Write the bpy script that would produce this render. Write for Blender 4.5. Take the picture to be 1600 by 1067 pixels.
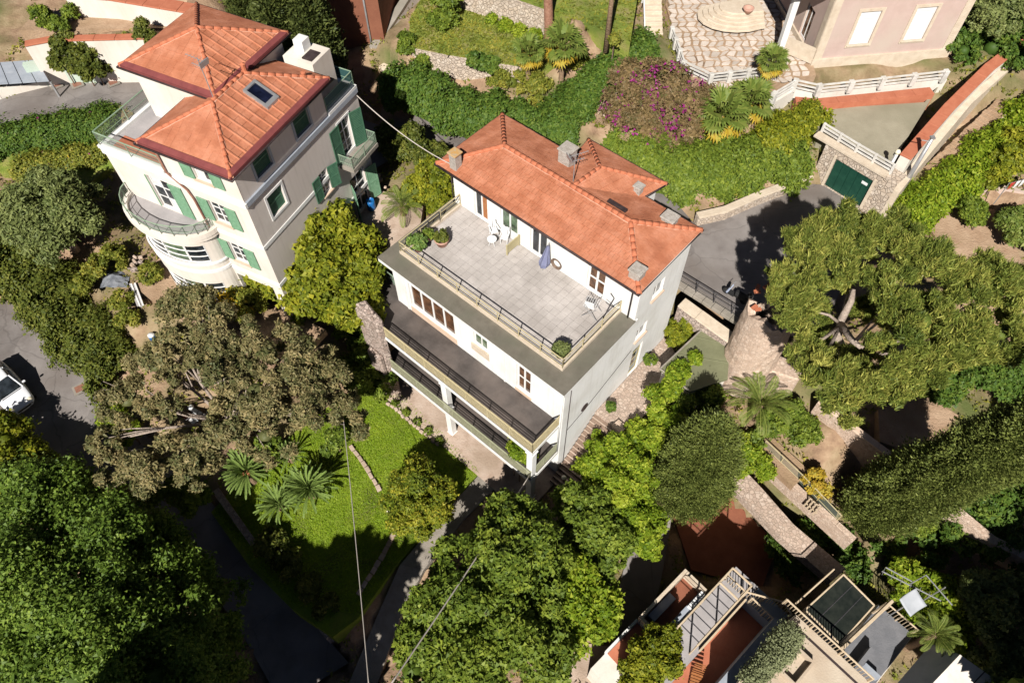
import bpy, bmesh, math, random
import numpy as np
from mathutils import Vector, Matrix
random.seed(7); RNG = np.random.default_rng(7)
for o in list(bpy.data.objects): bpy.data.objects.remove(o)
scene = bpy.context.scene
COL = scene.collection
# ---------------------------------------------------------------- camera
FPX = 1150.0; PITCH = math.radians(56.05); ROLL = math.radians(-0.55); CX, CY = 800.0, 533.5; HC = 42.0
_f = np.array([0, math.cos(PITCH), -math.sin(PITCH)]); _u = np.array([0, math.sin(PITCH), math.cos(PITCH)]); _x = np.array([1., 0, 0])
CAMX = _x*math.cos(ROLL)+_u*math.sin(ROLL); CAMU = -_x*math.sin(ROLL)+_u*math.cos(ROLL)
cd = bpy.data.cameras.new('camera'); cam = bpy.data.objects.new('camera', cd); COL.objects.link(cam)
cd.sensor_width = 36.0; cd.lens = 36.0*FPX/1600.0; cd.clip_end = 2000; cd.clip_start = 0.5
cam.matrix_world = Matrix(((CAMX[0], CAMU[0], -_f[0], 0), (CAMX[1], CAMU[1], -_f[1], 0), (CAMX[2], CAMU[2], -_f[2], HC), (0, 0, 0, 1)))
scene.camera = cam
# ---------------------------------------------------------------- sky and sun
SUN_EL = math.radians(43.0); SUN_AZ = math.radians(13.0)     # shadows run 13 deg right of +Y
world = bpy.data.worlds.new('World'); scene.world = world; world.use_nodes = True
wn = world.node_tree.nodes; wl = world.node_tree.links
bg = wn['Background']; sky = wn.new('ShaderNodeTexSky'); sky.sky_type = 'NISHITA'; sky.sun_disc = False
sky.sun_elevation = SUN_EL; sky.sun_rotation = math.pi+SUN_AZ; sky.air_density = 0.22; sky.dust_density = 0.2; sky.altitude = 60
wl.new(sky.outputs[0], bg.inputs[0]); bg.inputs[1].default_value = 0.05
sl = bpy.data.lights.new('sun', 'SUN'); sl.energy = 5.0; sl.angle = math.radians(0.53); sl.color = (1.0, 0.955, 0.885)
so = bpy.data.objects.new('sun', sl); COL.objects.link(so); so.location = (-10, -30, 60)
sd = Vector((math.sin(SUN_AZ)*math.cos(SUN_EL), math.cos(SUN_AZ)*math.cos(SUN_EL), -math.sin(SUN_EL)))
so.rotation_euler = sd.to_track_quat('-Z', 'Y').to_euler()
scene.view_settings.view_transform = 'Standard'; scene.view_settings.look = 'None'
scene.view_settings.exposure = 0.4; scene.view_settings.gamma = 1.0; scene.view_settings.use_curve_mapping = False
scene.cycles.max_bounces = 6; scene.cycles.diffuse_bounces = 1; scene.cycles.transparent_max_bounces = 6
# ---------------------------------------------------------------- coordinates
def W(px, py, z):
    """point of the place at height z seen at photograph position (px, py)"""
    d = _f+CAMX*(px-CX)/FPX+CAMU*(CY-py)/FPX
    return np.array([0, 0, HC])+d*((z-HC)/d[2])
def depth(p): return float((np.asarray(p)-[0, 0, HC])@_f)
def PR(p):
    q = np.asarray(p, float)-[0, 0, HC]; d = q@_f
    return CX+FPX*(q@CAMX)/d, CY-FPX*(q@CAMU)/d
class Frame:
    def __init__(s, O, yaw):
        y = math.radians(yaw); s.O = np.array(O[:2]); s.yaw = y
        s.a = np.array([math.cos(y), math.sin(y)]); s.b = np.array([-math.sin(y), math.cos(y)])
    def w(s, u, v, z=0): p = s.O+s.a*u+s.b*v; return np.array([p[0], p[1], z])
    def l(s, px, py, z):
        q = W(px, py, z)[:2]-s.O; return float(q@s.a), float(q@s.b)
MF = Frame(W(998.4, 460.2, 13), -41.9)
LF = Frame(W(360.3, 277.5, 18), -26.6)
# ---------------------------------------------------------------- objects
def link(o, parent=None):
    COL.objects.link(o)
    if parent is not None: o.parent = parent
    return o
def tag(o, label=None, cat=None, group=None, kind=None):
    if label: o['label'] = label
    if cat: o['category'] = cat
    if group: o['group'] = group
    if kind: o['kind'] = kind
    return o
def thing(name, label, cat, loc=(0, 0, 0), rotz=0, group=None):
    o = bpy.data.objects.new(name, None); o.empty_display_size = .3; link(o)
    o.location = [float(c) for c in loc]; o.rotation_euler = (0, 0, rotz)
    return tag(o, label, cat, group)
def inst(name, me, parent=None, loc=(0, 0, 0), rot=(0, 0, 0), sc=(1, 1, 1)):
    o = bpy.data.objects.new(name, me); link(o, parent); o.location = [float(c) for c in loc]; o.rotation_euler = rot; o.scale = sc
    return o
def rot2(p, a): c, s = math.cos(a), math.sin(a); return (p[0]*c-p[1]*s, p[0]*s+p[1]*c)
class MB:
    def __init__(s): s.v = []; s.f = []; s.uv = {}
    def add(s, vs, fs):
        n = len(s.v); s.v += [tuple(float(c) for c in p) for p in vs]; s.f += [tuple(i+n for i in f) for f in fs]
    def hexa(s, p):      # 8 points: bottom 4, top 4
        s.add(p, [(0, 3, 2, 1), (4, 5, 6, 7), (0, 1, 5, 4), (1, 2, 6, 5), (2, 3, 7, 6), (3, 0, 4, 7)])
    def box(s, x0, x1, y0, y1, z0, z1):
        s.hexa([(x0, y0, z0), (x1, y0, z0), (x1, y1, z0), (x0, y1, z0), (x0, y0, z1), (x1, y0, z1), (x1, y1, z1), (x0, y1, z1)])
    def cbox(s, c, sx, sy, sz, rz=0):
        P = []
        for z in (-.5, .5):
            for x, y in ((-.5, -.5), (.5, -.5), (.5, .5), (-.5, .5)):
                q = rot2((x*sx, y*sy), rz); P.append((c[0]+q[0], c[1]+q[1], c[2]+z*sz))
        s.hexa(P)
    def prism(s, pts, z0, z1=None):
        """pts: (x,y) with z0..z1, or (x,y,z) tops with z0 as depth below"""
        n = len(pts)
        ar = sum(pts[i][0]*pts[(i+1) % n][1]-pts[(i+1) % n][0]*pts[i][1] for i in range(n))
        if ar < 0: pts = list(pts)[::-1]
        if z1 is None: top = [(p[0], p[1], p[2]) for p in pts]; bot = [(p[0], p[1], p[2]-z0) for p in pts]
        else: top = [(p[0], p[1], z1) for p in pts]; bot = [(p[0], p[1], z0) for p in pts]
        s.add(bot+top, [tuple(range(n-1, -1, -1)), tuple(range(n, 2*n))]+[(i, (i+1) % n, n+(i+1) % n, n+i) for i in range(n)])
    def tube(s, path, r, n=8, cap=True):
        path = [Vector([float(c) for c in p]) for p in path]; R = r if hasattr(r, '__len__') else [r]*len(path)
        rings = []; prev = None
        for i, p in enumerate(path):
            t = (path[min(i+1, len(path)-1)]-path[max(i-1, 0)])
            if t.length < 1e-9: t = Vector((0, 0, 1))
            t.normalize()
            if prev is None:
                a = t.cross(Vector((0, 0, 1)) if abs(t.z) < .9 else Vector((1, 0, 0))).normalized()
            else:
                a = (prev-t*prev.dot(t)); a = a.normalized() if a.length > 1e-6 else t.orthogonal().normalized()
            prev = a; b = t.cross(a)
            rings.append([p+(a*math.cos(2*math.pi*k/n)+b*math.sin(2*math.pi*k/n))*R[i] for k in range(n)])
        vs = [q for rg in rings for q in rg]; fs = []
        for i in range(len(path)-1):
            for k in range(n): fs.append((i*n+k, i*n+(k+1) % n, (i+1)*n+(k+1) % n, (i+1)*n+k))
        if cap: fs += [tuple(range(n-1, -1, -1)), tuple(range((len(path)-1)*n, len(path)*n))]
        s.add(vs, fs)
    def lathe(s, prof, c=(0, 0, 0), n=16, a0=0, a1=2*math.pi):
        full = abs(a1-a0-2*math.pi) < 1e-6; m = n if full else n+1; vs = []
        for r, z in prof:
            for k in range(m):
                t = a0+(a1-a0)*k/n; vs.append((c[0]+r*math.cos(t), c[1]+r*math.sin(t), c[2]+z))
        fs = []
        for i in range(len(prof)-1):
            for k in range(n):
                k2 = (k+1) % m; fs.append((i*m+k, i*m+k2, (i+1)*m+k2, (i+1)*m+k))
        s.add(vs, fs)
    def build(s, name, mat, parent=None, smooth=False, bevel=0, label=None):
        me = bpy.data.meshes.new(name); me.from_pydata(s.v, [], s.f); me.update()
        if s.uv:
            uvl = me.uv_layers.new(name='UVMap')
            for pi, p in enumerate(me.polygons):
                for k, li in enumerate(p.loop_indices):
                    if pi in s.uv: uvl.data[li].uv = s.uv[pi][k]
        if mat: me.materials.append(mat)
        if smooth: me.polygons.foreach_set('use_smooth', [True]*len(me.polygons))
        o = bpy.data.objects.new(name, me); link(o, parent)
        if bevel:
            b = o.modifiers.new('bevel', 'BEVEL'); b.width = bevel; b.segments = 1; b.limit_method = 'ANGLE'
        if label: o['label'] = label
        return o
# ---------------------------------------------------------------- materials
MATS = {}
def _ramp(nt, cols, pos=None):
    r = nt.nodes.new('ShaderNodeValToRGB'); e = r.color_ramp.elements; n = len(cols)
    pos = pos or ([.32+.36*i/(n-1) for i in range(n)] if n > 1 else [0])
    while len(e) < n: e.new(.5)
    for i, c in enumerate(cols): e[i].position = pos[i]; e[i].color = (*c, 1)
    return r
def mat(name, cols, scale=1.5, rough=.85, bump=0., bscale=12., detail=8, metal=0., spec=.25, grime=None, gscale=.35, pos=None, rnd=0., streak=0., crack=None, wco=False):
    """procedural surface: noise between colours, optional large stains, fine bump"""
    m = bpy.data.materials.new(name); m.use_nodes = True; nt = m.node_tree; N = nt.nodes; L = nt.links
    b = N['Principled BSDF']; b.inputs['Roughness'].default_value = rough; b.inputs['Metallic'].default_value = metal
    b.inputs['Specular IOR Level'].default_value = spec
    tc = N.new('ShaderNodeTexCoord'); cols = cols if isinstance(cols[0], tuple) else [cols]
    geo = N.new('ShaderNodeNewGeometry'); CO = geo.outputs['Position'] if wco else tc.outputs['Object']
    if len(cols) == 1: cols = [tuple(c*.9 for c in cols[0]), tuple(min(1, c*1.08) for c in cols[0])]
    nz = N.new('ShaderNodeTexNoise'); nz.inputs['Scale'].default_value = scale; nz.inputs['Detail'].default_value = detail; nz.inputs['Roughness'].default_value = .65
    L.new(CO, nz.inputs['Vector']); r = _ramp(nt, cols, pos); L.new(nz.outputs[0], r.inputs[0]); out = r.outputs[0]
    if grime:
        g = N.new('ShaderNodeTexNoise'); g.inputs['Scale'].default_value = gscale; g.inputs['Detail'].default_value = 5; L.new(CO, g.inputs['Vector'])
        gr = _ramp(nt, [(0, 0, 0), (1, 1, 1)], [.45, .72]); L.new(g.outputs[0], gr.inputs[0])
        mx = N.new('ShaderNodeMix'); mx.data_type = 'RGBA'; L.new(gr.outputs[0], mx.inputs[0]); L.new(out, mx.inputs[6]); mx.inputs[7].default_value = (*grime, 1); out = mx.outputs[2]
    if streak:
        mp = N.new('ShaderNodeMapping'); mp.inputs['Scale'].default_value = (5, 5, .35); L.new(CO, mp.inputs[0]); sn = N.new('ShaderNodeTexNoise'); sn.inputs['Scale'].default_value = 1.0; sn.inputs['Detail'].default_value = 4; L.new(mp.outputs[0], sn.inputs['Vector'])
        sr = _ramp(nt, [(1, 1, 1), (1-streak, 1-streak*1.05, 1-streak*1.15)], [.5, .75]); L.new(sn.outputs[0], sr.inputs[0]); ml = N.new('ShaderNodeMix'); ml.data_type = 'RGBA'; ml.blend_type = 'MULTIPLY'; ml.inputs[0].default_value = 1; L.new(out, ml.inputs[6]); L.new(sr.outputs[0], ml.inputs[7]); out = ml.outputs[2]
    if crack:
        cn = N.new('ShaderNodeTexNoise'); cn.inputs['Scale'].default_value = 1.2; L.new(CO, cn.inputs['Vector']); cm = N.new('ShaderNodeMix'); cm.data_type = 'RGBA'; cm.inputs[0].default_value = .35; L.new(CO, cm.inputs[6]); L.new(cn.outputs['Color'], cm.inputs[7])
        cv = N.new('ShaderNodeTexVoronoi'); cv.feature = 'DISTANCE_TO_EDGE'; cv.inputs['Scale'].default_value = crack; L.new(cm.outputs[2], cv.inputs['Vector']); cr = _ramp(nt, [(.78, .78, .78), (1, 1, 1)], [.003, .010]); L.new(cv.outputs['Distance'], cr.inputs[0])
        pv = N.new('ShaderNodeTexVoronoi'); pv.inputs['Scale'].default_value = .3; L.new(cm.outputs[2], pv.inputs['Vector']); ps = N.new('ShaderNodeSeparateColor'); L.new(pv.outputs['Color'], ps.inputs[0]); pr = _ramp(nt, [(.84, .84, .84), (1, 1, 1), (1.0, .99, .97)], [.1, .5, .9]); L.new(ps.outputs[0], pr.inputs[0])
        for src in (cr, pr): ml = N.new('ShaderNodeMix'); ml.data_type = 'RGBA'; ml.blend_type = 'MULTIPLY'; ml.inputs[0].default_value = 1; L.new(out, ml.inputs[6]); L.new(src.outputs[0], ml.inputs[7]); out = ml.outputs[2]
    if rnd:
        oi = N.new('ShaderNodeObjectInfo'); mr = N.new('ShaderNodeMapRange'); mr.inputs[3].default_value = 1-rnd; mr.inputs[4].default_value = 1+rnd; L.new(oi.outputs['Random'], mr.inputs[0])
        hs = N.new('ShaderNodeHueSaturation'); L.new(mr.outputs[0], hs.inputs['Value']); L.new(out, hs.inputs['Color']); out = hs.outputs[0]
    L.new(out, b.inputs['Base Color'])
    if bump:
        n2 = N.new('ShaderNodeTexNoise'); n2.inputs['Scale'].default_value = bscale; n2.inputs['Detail'].default_value = 6; L.new(CO, n2.inputs['Vector'])
        bp = N.new('ShaderNodeBump'); bp.inputs['Strength'].default_value = bump; bp.inputs['Distance'].default_value = .08; L.new(n2.outputs[0], bp.inputs['Height']); L.new(bp.outputs[0], b.inputs['Normal'])
    MATS[name] = m; return m
def stone(name, cols, mortar, scale=2.2, bump=.8, rough=.9):
    m = bpy.data.materials.new(name); m.use_nodes = True; nt = m.node_tree; N = nt.nodes; L = nt.links
    b = N['Principled BSDF']; b.inputs['Roughness'].default_value = rough; b.inputs['Specular IOR Level'].default_value = .15
    tc = N.new('ShaderNodeTexCoord'); nz = N.new('ShaderNodeTexNoise'); nz.inputs['Scale'].default_value = 3; L.new(tc.outputs['Object'], nz.inputs['Vector'])
    mixv = N.new('ShaderNodeMix'); mixv.data_type = 'RGBA'; mixv.inputs[0].default_value = .12; L.new(tc.outputs['Object'], mixv.inputs[6]); L.new(nz.outputs['Color'], mixv.inputs[7])
    v1 = N.new('ShaderNodeTexVoronoi'); v1.inputs['Scale'].default_value = scale; L.new(mixv.outputs[2], v1.inputs['Vector'])
    v2 = N.new('ShaderNodeTexVoronoi'); v2.feature = 'DISTANCE_TO_EDGE'; v2.inputs['Scale'].default_value = scale; L.new(mixv.outputs[2], v2.inputs['Vector'])
    sep = N.new('ShaderNodeSeparateColor'); L.new(v1.outputs['Color'], sep.inputs[0])
    r = _ramp(nt, cols, [i/(len(cols)-1) for i in range(len(cols))]); L.new(sep.outputs[0], r.inputs[0])
    er = _ramp(nt, [(0, 0, 0), (1, 1, 1)], [.02, .09]); L.new(v2.outputs['Distance'], er.inputs[0])
    mx = N.new('ShaderNodeMix'); mx.data_type = 'RGBA'; L.new(er.outputs[0], mx.inputs[0]); mx.inputs[6].default_value = (*mortar, 1); L.new(r.outputs[0], mx.inputs[7]); L.new(mx.outputs[2], b.inputs['Base Color'])
    bp = N.new('ShaderNodeBump'); bp.inputs['Strength'].default_value = bump; bp.inputs['Distance'].default_value = .06; L.new(er.outputs[0], bp.inputs['Height']); L.new(bp.outputs[0], b.inputs['Normal'])
    MATS[name] = m; return m
def leafmat(name, cols, trans=.3, rough=.55):
    m = bpy.data.materials.new(name); m.use_nodes = True; nt = m.node_tree; N = nt.nodes; L = nt.links
    cols = [tuple(min(.75, c*k) for c, k in zip(q, (1.2, 1.26, .95))) for q in cols] if name.startswith('leaf') else cols
    b = N['Principled BSDF']; b.inputs['Roughness'].default_value = rough; b.inputs['Specular IOR Level'].default_value = .25
    at = N.new('ShaderNodeAttribute'); at.attribute_name = 'tint'
    r = _ramp(nt, cols, [i/(len(cols)-1) for i in range(len(cols))]); L.new(at.outputs['Fac'], r.inputs[0]); L.new(r.outputs[0], b.inputs['Base Color'])
    t = N.new('ShaderNodeBsdfTranslucent'); L.new(r.outputs[0], t.inputs[0]); mx = N.new('ShaderNodeMixShader'); mx.inputs[0].default_value = trans
    L.new(b.outputs[0], mx.inputs[1]); L.new(t.outputs[0], mx.inputs[2]); L.new(mx.outputs[0], N['Material Output'].inputs[0])
    MATS[name] = m; return m
def glass(name, col=(.02, .025, .03), rough=.08):
    m = bpy.data.materials.new(name); m.use_nodes = True; nt = m.node_tree; b = nt.nodes['Principled BSDF']
    b.inputs['Base Color'].default_value = (*col, 1); b.inputs['Roughness'].default_value = rough; b.inputs['Specular IOR Level'].default_value = .6
    tc = nt.nodes.new('ShaderNodeTexCoord'); n = nt.nodes.new('ShaderNodeTexNoise'); n.inputs['Scale'].default_value = 2.5; nt.links.new(tc.outputs['Object'], n.inputs['Vector'])
    r = _ramp(nt, [tuple(c*.5 for c in col), tuple(c*1.8 for c in col)]); nt.links.new(n.outputs[0], r.inputs[0]); nt.links.new(r.outputs[0], b.inputs['Base Color'])
    MATS[name] = m; return m
def sheer(name, col, alpha):
    m = bpy.data.materials.new(name); m.use_nodes = True; b = m.node_tree.nodes['Principled BSDF']
    b.inputs['Base Color'].default_value = (*col, 1); b.inputs['Alpha'].default_value = alpha; b.inputs['Roughness'].default_value = .3
    MATS[name] = m; return m
mat('white_wall', [(.82, .815, .79), (.88, .875, .855)], .8, bump=.15, bscale=25, grime=(.73, .715, .675), gscale=.6, streak=.09)
mat('cream_wall', [(.72, .66, .58), (.80, .75, .68)], .8, bump=.15, bscale=25, grime=(.68, .60, .52), streak=.08)
mat('grey_wall', [(.66, .59, .535), (.73, .665, .61)], .7, bump=.2, bscale=25, grime=(.62, .55, .50), streak=.1)
mat('white_trim', [(.72, .71, .68), (.82, .81, .79)], 3)
mat('old_white', [(.56, .53, .49), (.72, .70, .66)], 4, bump=.3, grime=(.45, .42, .37), gscale=2)
mat('peach', [(.62, .45, .33), (.70, .54, .42)], 2)
mat('pink_wall', [(.50, .37, .32), (.58, .44, .39)], .9, bump=.2, bscale=20, grime=(.55, .45, .38))
mat('sand_trim', [(.55, .45, .34), (.68, .58, .46)], 2, bump=.3)
mat('roof_tile', [(.40, .142, .072), (.50, .195, .108), (.57, .245, .15)], 1.1, rough=.8, bump=.35, bscale=9, grime=(.37, .13, .068), gscale=.9, rnd=.05)
mat('roof_tile_dark', [(.17, .045, .045), (.24, .065, .06)], 2)
mat('platform', [(.29, .26, .19), (.37, .335, .25)], .8, bump=.3, bscale=14, grime=(.26, .24, .17))
mat('panel_grey', [(.34, .36, .39), (.40, .42, .45)], 2, rough=.5)
mat('ridge_tile', [(.48, .15, .075), (.56, .20, .11)], 6, bump=.4, bscale=20)
mat('mortar', [(.50, .24, .15), (.60, .34, .24)], 8, bump=.5, bscale=20)
mat('gutter', [(.03, .02, .02), (.07, .05, .05)], 3, rough=.5)
mat('copper_pipe', [(.22, .10, .07), (.32, .16, .11)], 5, rough=.5)
mat('bitumen', [(.135, .12, .095), (.20, .18, .145)], 1.3, bump=.25, bscale=30, grime=(.15, .145, .11), gscale=.6)
mat('balcony_floor', [(.065, .055, .05), (.115, .098, .09)], 1.6, bump=.2, bscale=30, grime=(.16, .13, .115), gscale=.5)
mat('terrace_tile', [(.43, .39, .365), (.545, .50, .47)], 1.6, rough=.7, bump=.15, rnd=.05, grime=(.36, .325, .30), gscale=.6, wco=True)
mat('grout', [(.36, .315, .285), (.43, .38, .345)], 5)
mat('rail_cream', [(.40, .33, .18), (.52, .45, .28)], 4, rough=.6)
mat('rail_green', [(.20, .29, .20), (.30, .38, .27)], 4, rough=.5)
mat('rail_olive', [(.24, .25, .16), (.34, .34, .23)], 4, rough=.6)
mat('rail_dark', [(.04, .04, .045), (.07, .065, .07)], 4, rough=.5)
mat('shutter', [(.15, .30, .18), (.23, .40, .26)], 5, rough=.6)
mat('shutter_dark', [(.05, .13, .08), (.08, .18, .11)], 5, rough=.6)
mat('wood', [(.30, .11, .04), (.42, .18, .07)], 6, rough=.5)
mat('curtain', [(.55, .55, .54), (.75, .75, .74)], 5)
mat('concrete', [(.24, .21, .175), (.36, .32, .275)], 1.2, bump=.4, bscale=14, grime=(.24, .22, .18))
mat('chimney_stone', [(.32, .28, .24), (.50, .46, .42)], 5, bump=.5, bscale=14)
mat('lichen', [(.55, .28, .06), (.45, .36, .24)], 7)
mat('metal_grey', [(.36, .36, .37), (.50, .50, .50)], 3, rough=.4, metal=.5)
mat('asphalt', [(.19, .168, .158), (.25, .226, .214), (.29, .264, .25)], .55, bump=.3, bscale=40, grime=(.17, .145, .13), gscale=.25, crack=.45)
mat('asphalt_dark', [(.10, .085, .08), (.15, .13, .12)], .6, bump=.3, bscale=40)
mat('earth', [(.20, .125, .08), (.33, .22, .14), (.44, .32, .21)], .9, bump=.7, bscale=8, grime=(.10, .12, .035), gscale=.22)
mat('dry_earth', [(.34, .22, .14), (.48, .34, .23)], 1.2, bump=.7, bscale=8, grime=(.28, .19, .11))
mat('lawn', [(.16, .24, .018), (.21, .30, .024), (.27, .34, .036)], 1.7, rough=.9, bump=1., bscale=26, grime=(.14, .16, .035), gscale=.5)
mat('terrace_grass', [(.13, .20, .025), (.24, .28, .05), (.36, .28, .13)], .8, rough=.9, bump=1., bscale=16, grime=(.12, .17, .03), gscale=.5)
mat('pink_paving', [(.40, .29, .22), (.52, .40, .32), (.56, .45, .37)], 1.3, bump=.4, bscale=10, grime=(.36, .27, .2))
mat('pavestone', [(.50, .42, .35), (.68, .60, .53)], 1.6, bump=.3, bscale=14, rnd=.15, wco=True)
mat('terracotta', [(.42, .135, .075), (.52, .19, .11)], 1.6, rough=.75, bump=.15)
mat('terracotta_shaded', [(.22, .08, .048), (.29, .11, .065)], 1.6, rough=.75, bump=.15)  # terracotta darkened: shade on the court and sunken floor put into the colour
mat('brown_wall', [(.20, .075, .045), (.27, .11, .065)], .8, bump=.3)
mat('beige_floor', [(.50, .41, .31), (.62, .53, .42)], .9, bump=.2, grime=(.48, .37, .27))
mat('beige_metal', [(.52, .40, .27), (.64, .52, .37)], 3, rough=.5)
mat('grey_tile', [(.33, .31, .31), (.43, .40, .40)], 1.1, bump=.1)
mat('grey_roofing_shaded', [(.14, .145, .16), (.21, .21, .225)], 1.2, bump=.2, grime=(.17, .17, .18))  # grey flat roof, with the shade lying on it mixed into its colour
mat('blue_grey', [(.30, .33, .38), (.40, .43, .48)], 1.5, rough=.6)
mat('dark_glass_roof', [(.012, .016, .014), (.03, .034, .028)], 2, rough=.2)
mat('olive_roof', [(.155, .16, .09), (.21, .215, .125)], 1., rough=.8, bump=.15, grime=(.15, .15, .09))
mat('gate_green', [(.008, .045, .03), (.016, .07, .045)], 2, rough=.5)
mat('bark', [(.13, .085, .06), (.28, .20, .15)], 5, bump=1., bscale=12)
mat('bark_grey', [(.28, .22, .18), (.46, .38, .32)], 5, bump=.8, bscale=12)
mat('bark_red', [(.26, .12, .075), (.40, .22, .15)], 4, bump=.9, bscale=9)
mat('palm_trunk', [(.22, .14, .085), (.36, .25, .16)], 6, bump=1., bscale=14)
mat('pot_pink', [(.50, .28, .21), (.60, .37, .29)], 3)
mat('pot_white', [(.60, .58, .56), (.72, .70, .68)], 3)
mat('plastic_white', [(.74, .74, .74), (.82, .82, .82)], 3, rough=.4)
mat('plastic_blue', [(.01, .10, .32), (.02, .16, .42)], 3, rough=.35)
mat('cloth_blue', [(.13, .14, .24), (.22, .23, .34)], 3)
mat('cloth_grey', [(.09, .10, .12), (.22, .23, .25)], 3)
mat('paint_white', [(.72, .73, .76), (.80, .81, .84)], 1, rough=.22, spec=.5)
mat('paint_red', [(.45, .02, .02), (.55, .04, .035)], 1, rough=.3, spec=.5)
mat('paint_paleblue', [(.38, .44, .60), (.52, .58, .72)], 1, rough=.3, spec=.5)
mat('rubber', [(.012, .012, .012), (.03, .03, .03)], 3, rough=.7)
mat('cable', [(.45, .40, .35), (.56, .50, .45)], 3, rough=.6)
mat('lamp_globe', [(.74, .68, .52), (.84, .78, .62)], 2, rough=.4)
mat('mint_wall', [(.44, .55, .46), (.54, .64, .55)], .9, bump=.2, grime=(.46, .48, .4))
mat('cardboard', [(.42, .36, .20), (.5, .44, .27)], 2)
stone('stone_wall', [(.50, .40, .31), (.62, .52, .42), (.44, .36, .29), (.66, .57, .48)], (.46, .37, .29), 4.6)
stone('rubble', [(.33, .25, .21), (.46, .36, .31), (.40, .32, .28), (.54, .44, .38)], (.32, .26, .22), 4.5)
stone('tower_stone', [(.52, .38, .29), (.62, .48, .38), (.46, .33, .25), (.66, .53, .43)], (.52, .40, .31), 6.5, .5)
stone('rough_paving', [(.44, .33, .26), (.54, .42, .34), (.40, .30, .24), (.58, .47, .39)], (.36, .28, .22), 5.5, .5)
mat('worn_step', [(.20, .135, .10), (.33, .24, .185)], 3, bump=.5, bscale=12)
glass('glass'); glass('glass_green', (.08, .12, .07)); glass('glass_warm', (.10, .045, .02)); glass('skylight_glass', (.006, .008, .02), .05)
sheer('glass_rail', (.30, .36, .30), .28); sheer('mesh_panel', (.40, .34, .2), .22); sheer('tinted', (.05, .12, .12), .75)
leafmat('leaf_citrus', [(.08, .105, .012), (.175, .19, .018), (.33, .30, .032)])
leafmat('leaf_lime', [(.085, .14, .012), (.20, .27, .022), (.40, .42, .06)], .4)
leafmat('leaf_big', [(.06, .10, .018), (.115, .175, .03), (.21, .27, .055)], .25)
leafmat('leaf_mid', [(.065, .10, .018), (.13, .175, .028), (.23, .265, .045)], .28)
leafmat('leaf_hedge', [(.045, .085, .02), (.08, .135, .026), (.14, .18, .036)], .25)
leafmat('leaf_olive', [(.085, .11, .042), (.15, .17, .07), (.235, .25, .11)], .2)
leafmat('leaf_drive', [(.045, .06, .014), (.095, .11, .022), (.175, .17, .042)], .2)
leafmat('leaf_euca', [(.08, .09, .04), (.17, .145, .08), (.32, .24, .145)], .2)
leafmat('leaf_pine', [(.08, .11, .026), (.185, .21, .05), (.40, .365, .11)], .2)
leafmat('leaf_cypress', [(.065, .085, .025), (.125, .145, .042), (.20, .215, .07)], .12)
leafmat('leaf_cypress_dark', [(.04, .055, .02), (.075, .09, .03), (.13, .14, .045)], .12)
leafmat('leaf_boug', [(.09, .08, .035), (.17, .11, .07), (.24, .16, .09)], .2)
leafmat('flower_magenta', [(.25, .025, .14), (.38, .04, .23), (.46, .09, .31)], .3)
leafmat('flower_yellow', [(.55, .33, .02), (.65, .45, .03)], .3)
leafmat('leaf_palm', [(.075, .11, .025), (.13, .17, .04), (.22, .23, .07)], .2)
leafmat('leaf_palm_dry', [(.30, .17, .03), (.42, .28, .035), (.36, .30, .07)], .25)
leafmat('leaf_cycad', [(.06, .11, .03), (.12, .18, .05), (.24, .29, .10)], .15)
leafmat('leaf_bush', [(.075, .11, .016), (.18, .20, .022), (.36, .31, .04)], .3)
leafmat('leaf_grass', [(.15, .23, .014), (.22, .31, .02), (.32, .38, .04)], .4)
leafmat('leaf_meadow', [(.09, .11, .02), (.18, .19, .035), (.33, .28, .06)], .3)
leafmat('leaf_grey', [(.12, .13, .08), (.19, .20, .13), (.26, .27, .18)], .15)
# ---------------------------------------------------------------- foliage tools
LN, LS = 1.7, .80      # leaf number and leaf size
def leafmesh(name, P, Nn, size, tint, m, parent=None, aspect=1.5, core=None, origin=(0, 0, 0), needle=False):
    n = len(P); Nn = Nn/np.linalg.norm(Nn, axis=1, keepdims=True)
    R = RNG.normal(size=(n, 3)); T = np.cross(Nn, R); T /= np.linalg.norm(T, axis=1, keepdims=True)+1e-9; B = np.cross(Nn, T)
    if needle: T, B = Nn, T
    L = (size*.5*aspect)[:, None]; Wd = (size*.5)[:, None]
    V = np.stack([P-T*L+B*Wd, P-T*L-B*Wd, P+T*L], 1).reshape(-1, 3)-np.array(origin)
    idx = np.arange(3*n); tv = np.repeat(tint, 3); ls = np.arange(0, 3*n, 3)
    if core is not None:
        cv, cf = core; off = 3*n; V = np.vstack([V, cv-np.array(origin)]); ls = np.concatenate([ls, len(idx)+np.arange(0, cf.size, 4)]); idx = np.concatenate([idx, (cf+off).ravel()]); tv = np.concatenate([tv, np.full(len(cv), .12)])  # inner core takes a dark tint, painting the shade inside the foliage
    me = bpy.data.meshes.new(name); me.vertices.add(len(V)); me.vertices.foreach_set('co', V.astype(np.float32).ravel())
    me.loops.add(len(idx)); me.loops.foreach_set('vertex_index', idx.astype(np.int32)); me.polygons.add(len(ls))
    me.polygons.foreach_set('loop_start', ls.astype(np.int32)); me.update(calc_edges=True)
    a = me.attributes.new('tint', 'FLOAT', 'POINT'); a.data.foreach_set('value', np.clip(tv, 0, 1).astype(np.float32))
    me.materials.append(m); o = bpy.data.objects.new(name, me); link(o, parent); return o
def sph(n):
    d = RNG.normal(size=(n, 3)); return d/np.linalg.norm(d, axis=1, keepdims=True)
def lump(d, ph):
    return .5*np.sin(d[:, 0]*4.1+ph)+.5*np.sin(d[:, 1]*4.7+2*ph+1)*np.cos(d[:, 2]*3.9+ph)+.35*np.sin(d[:, 0]*8.3+d[:, 1]*7.1+3*ph)
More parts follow.
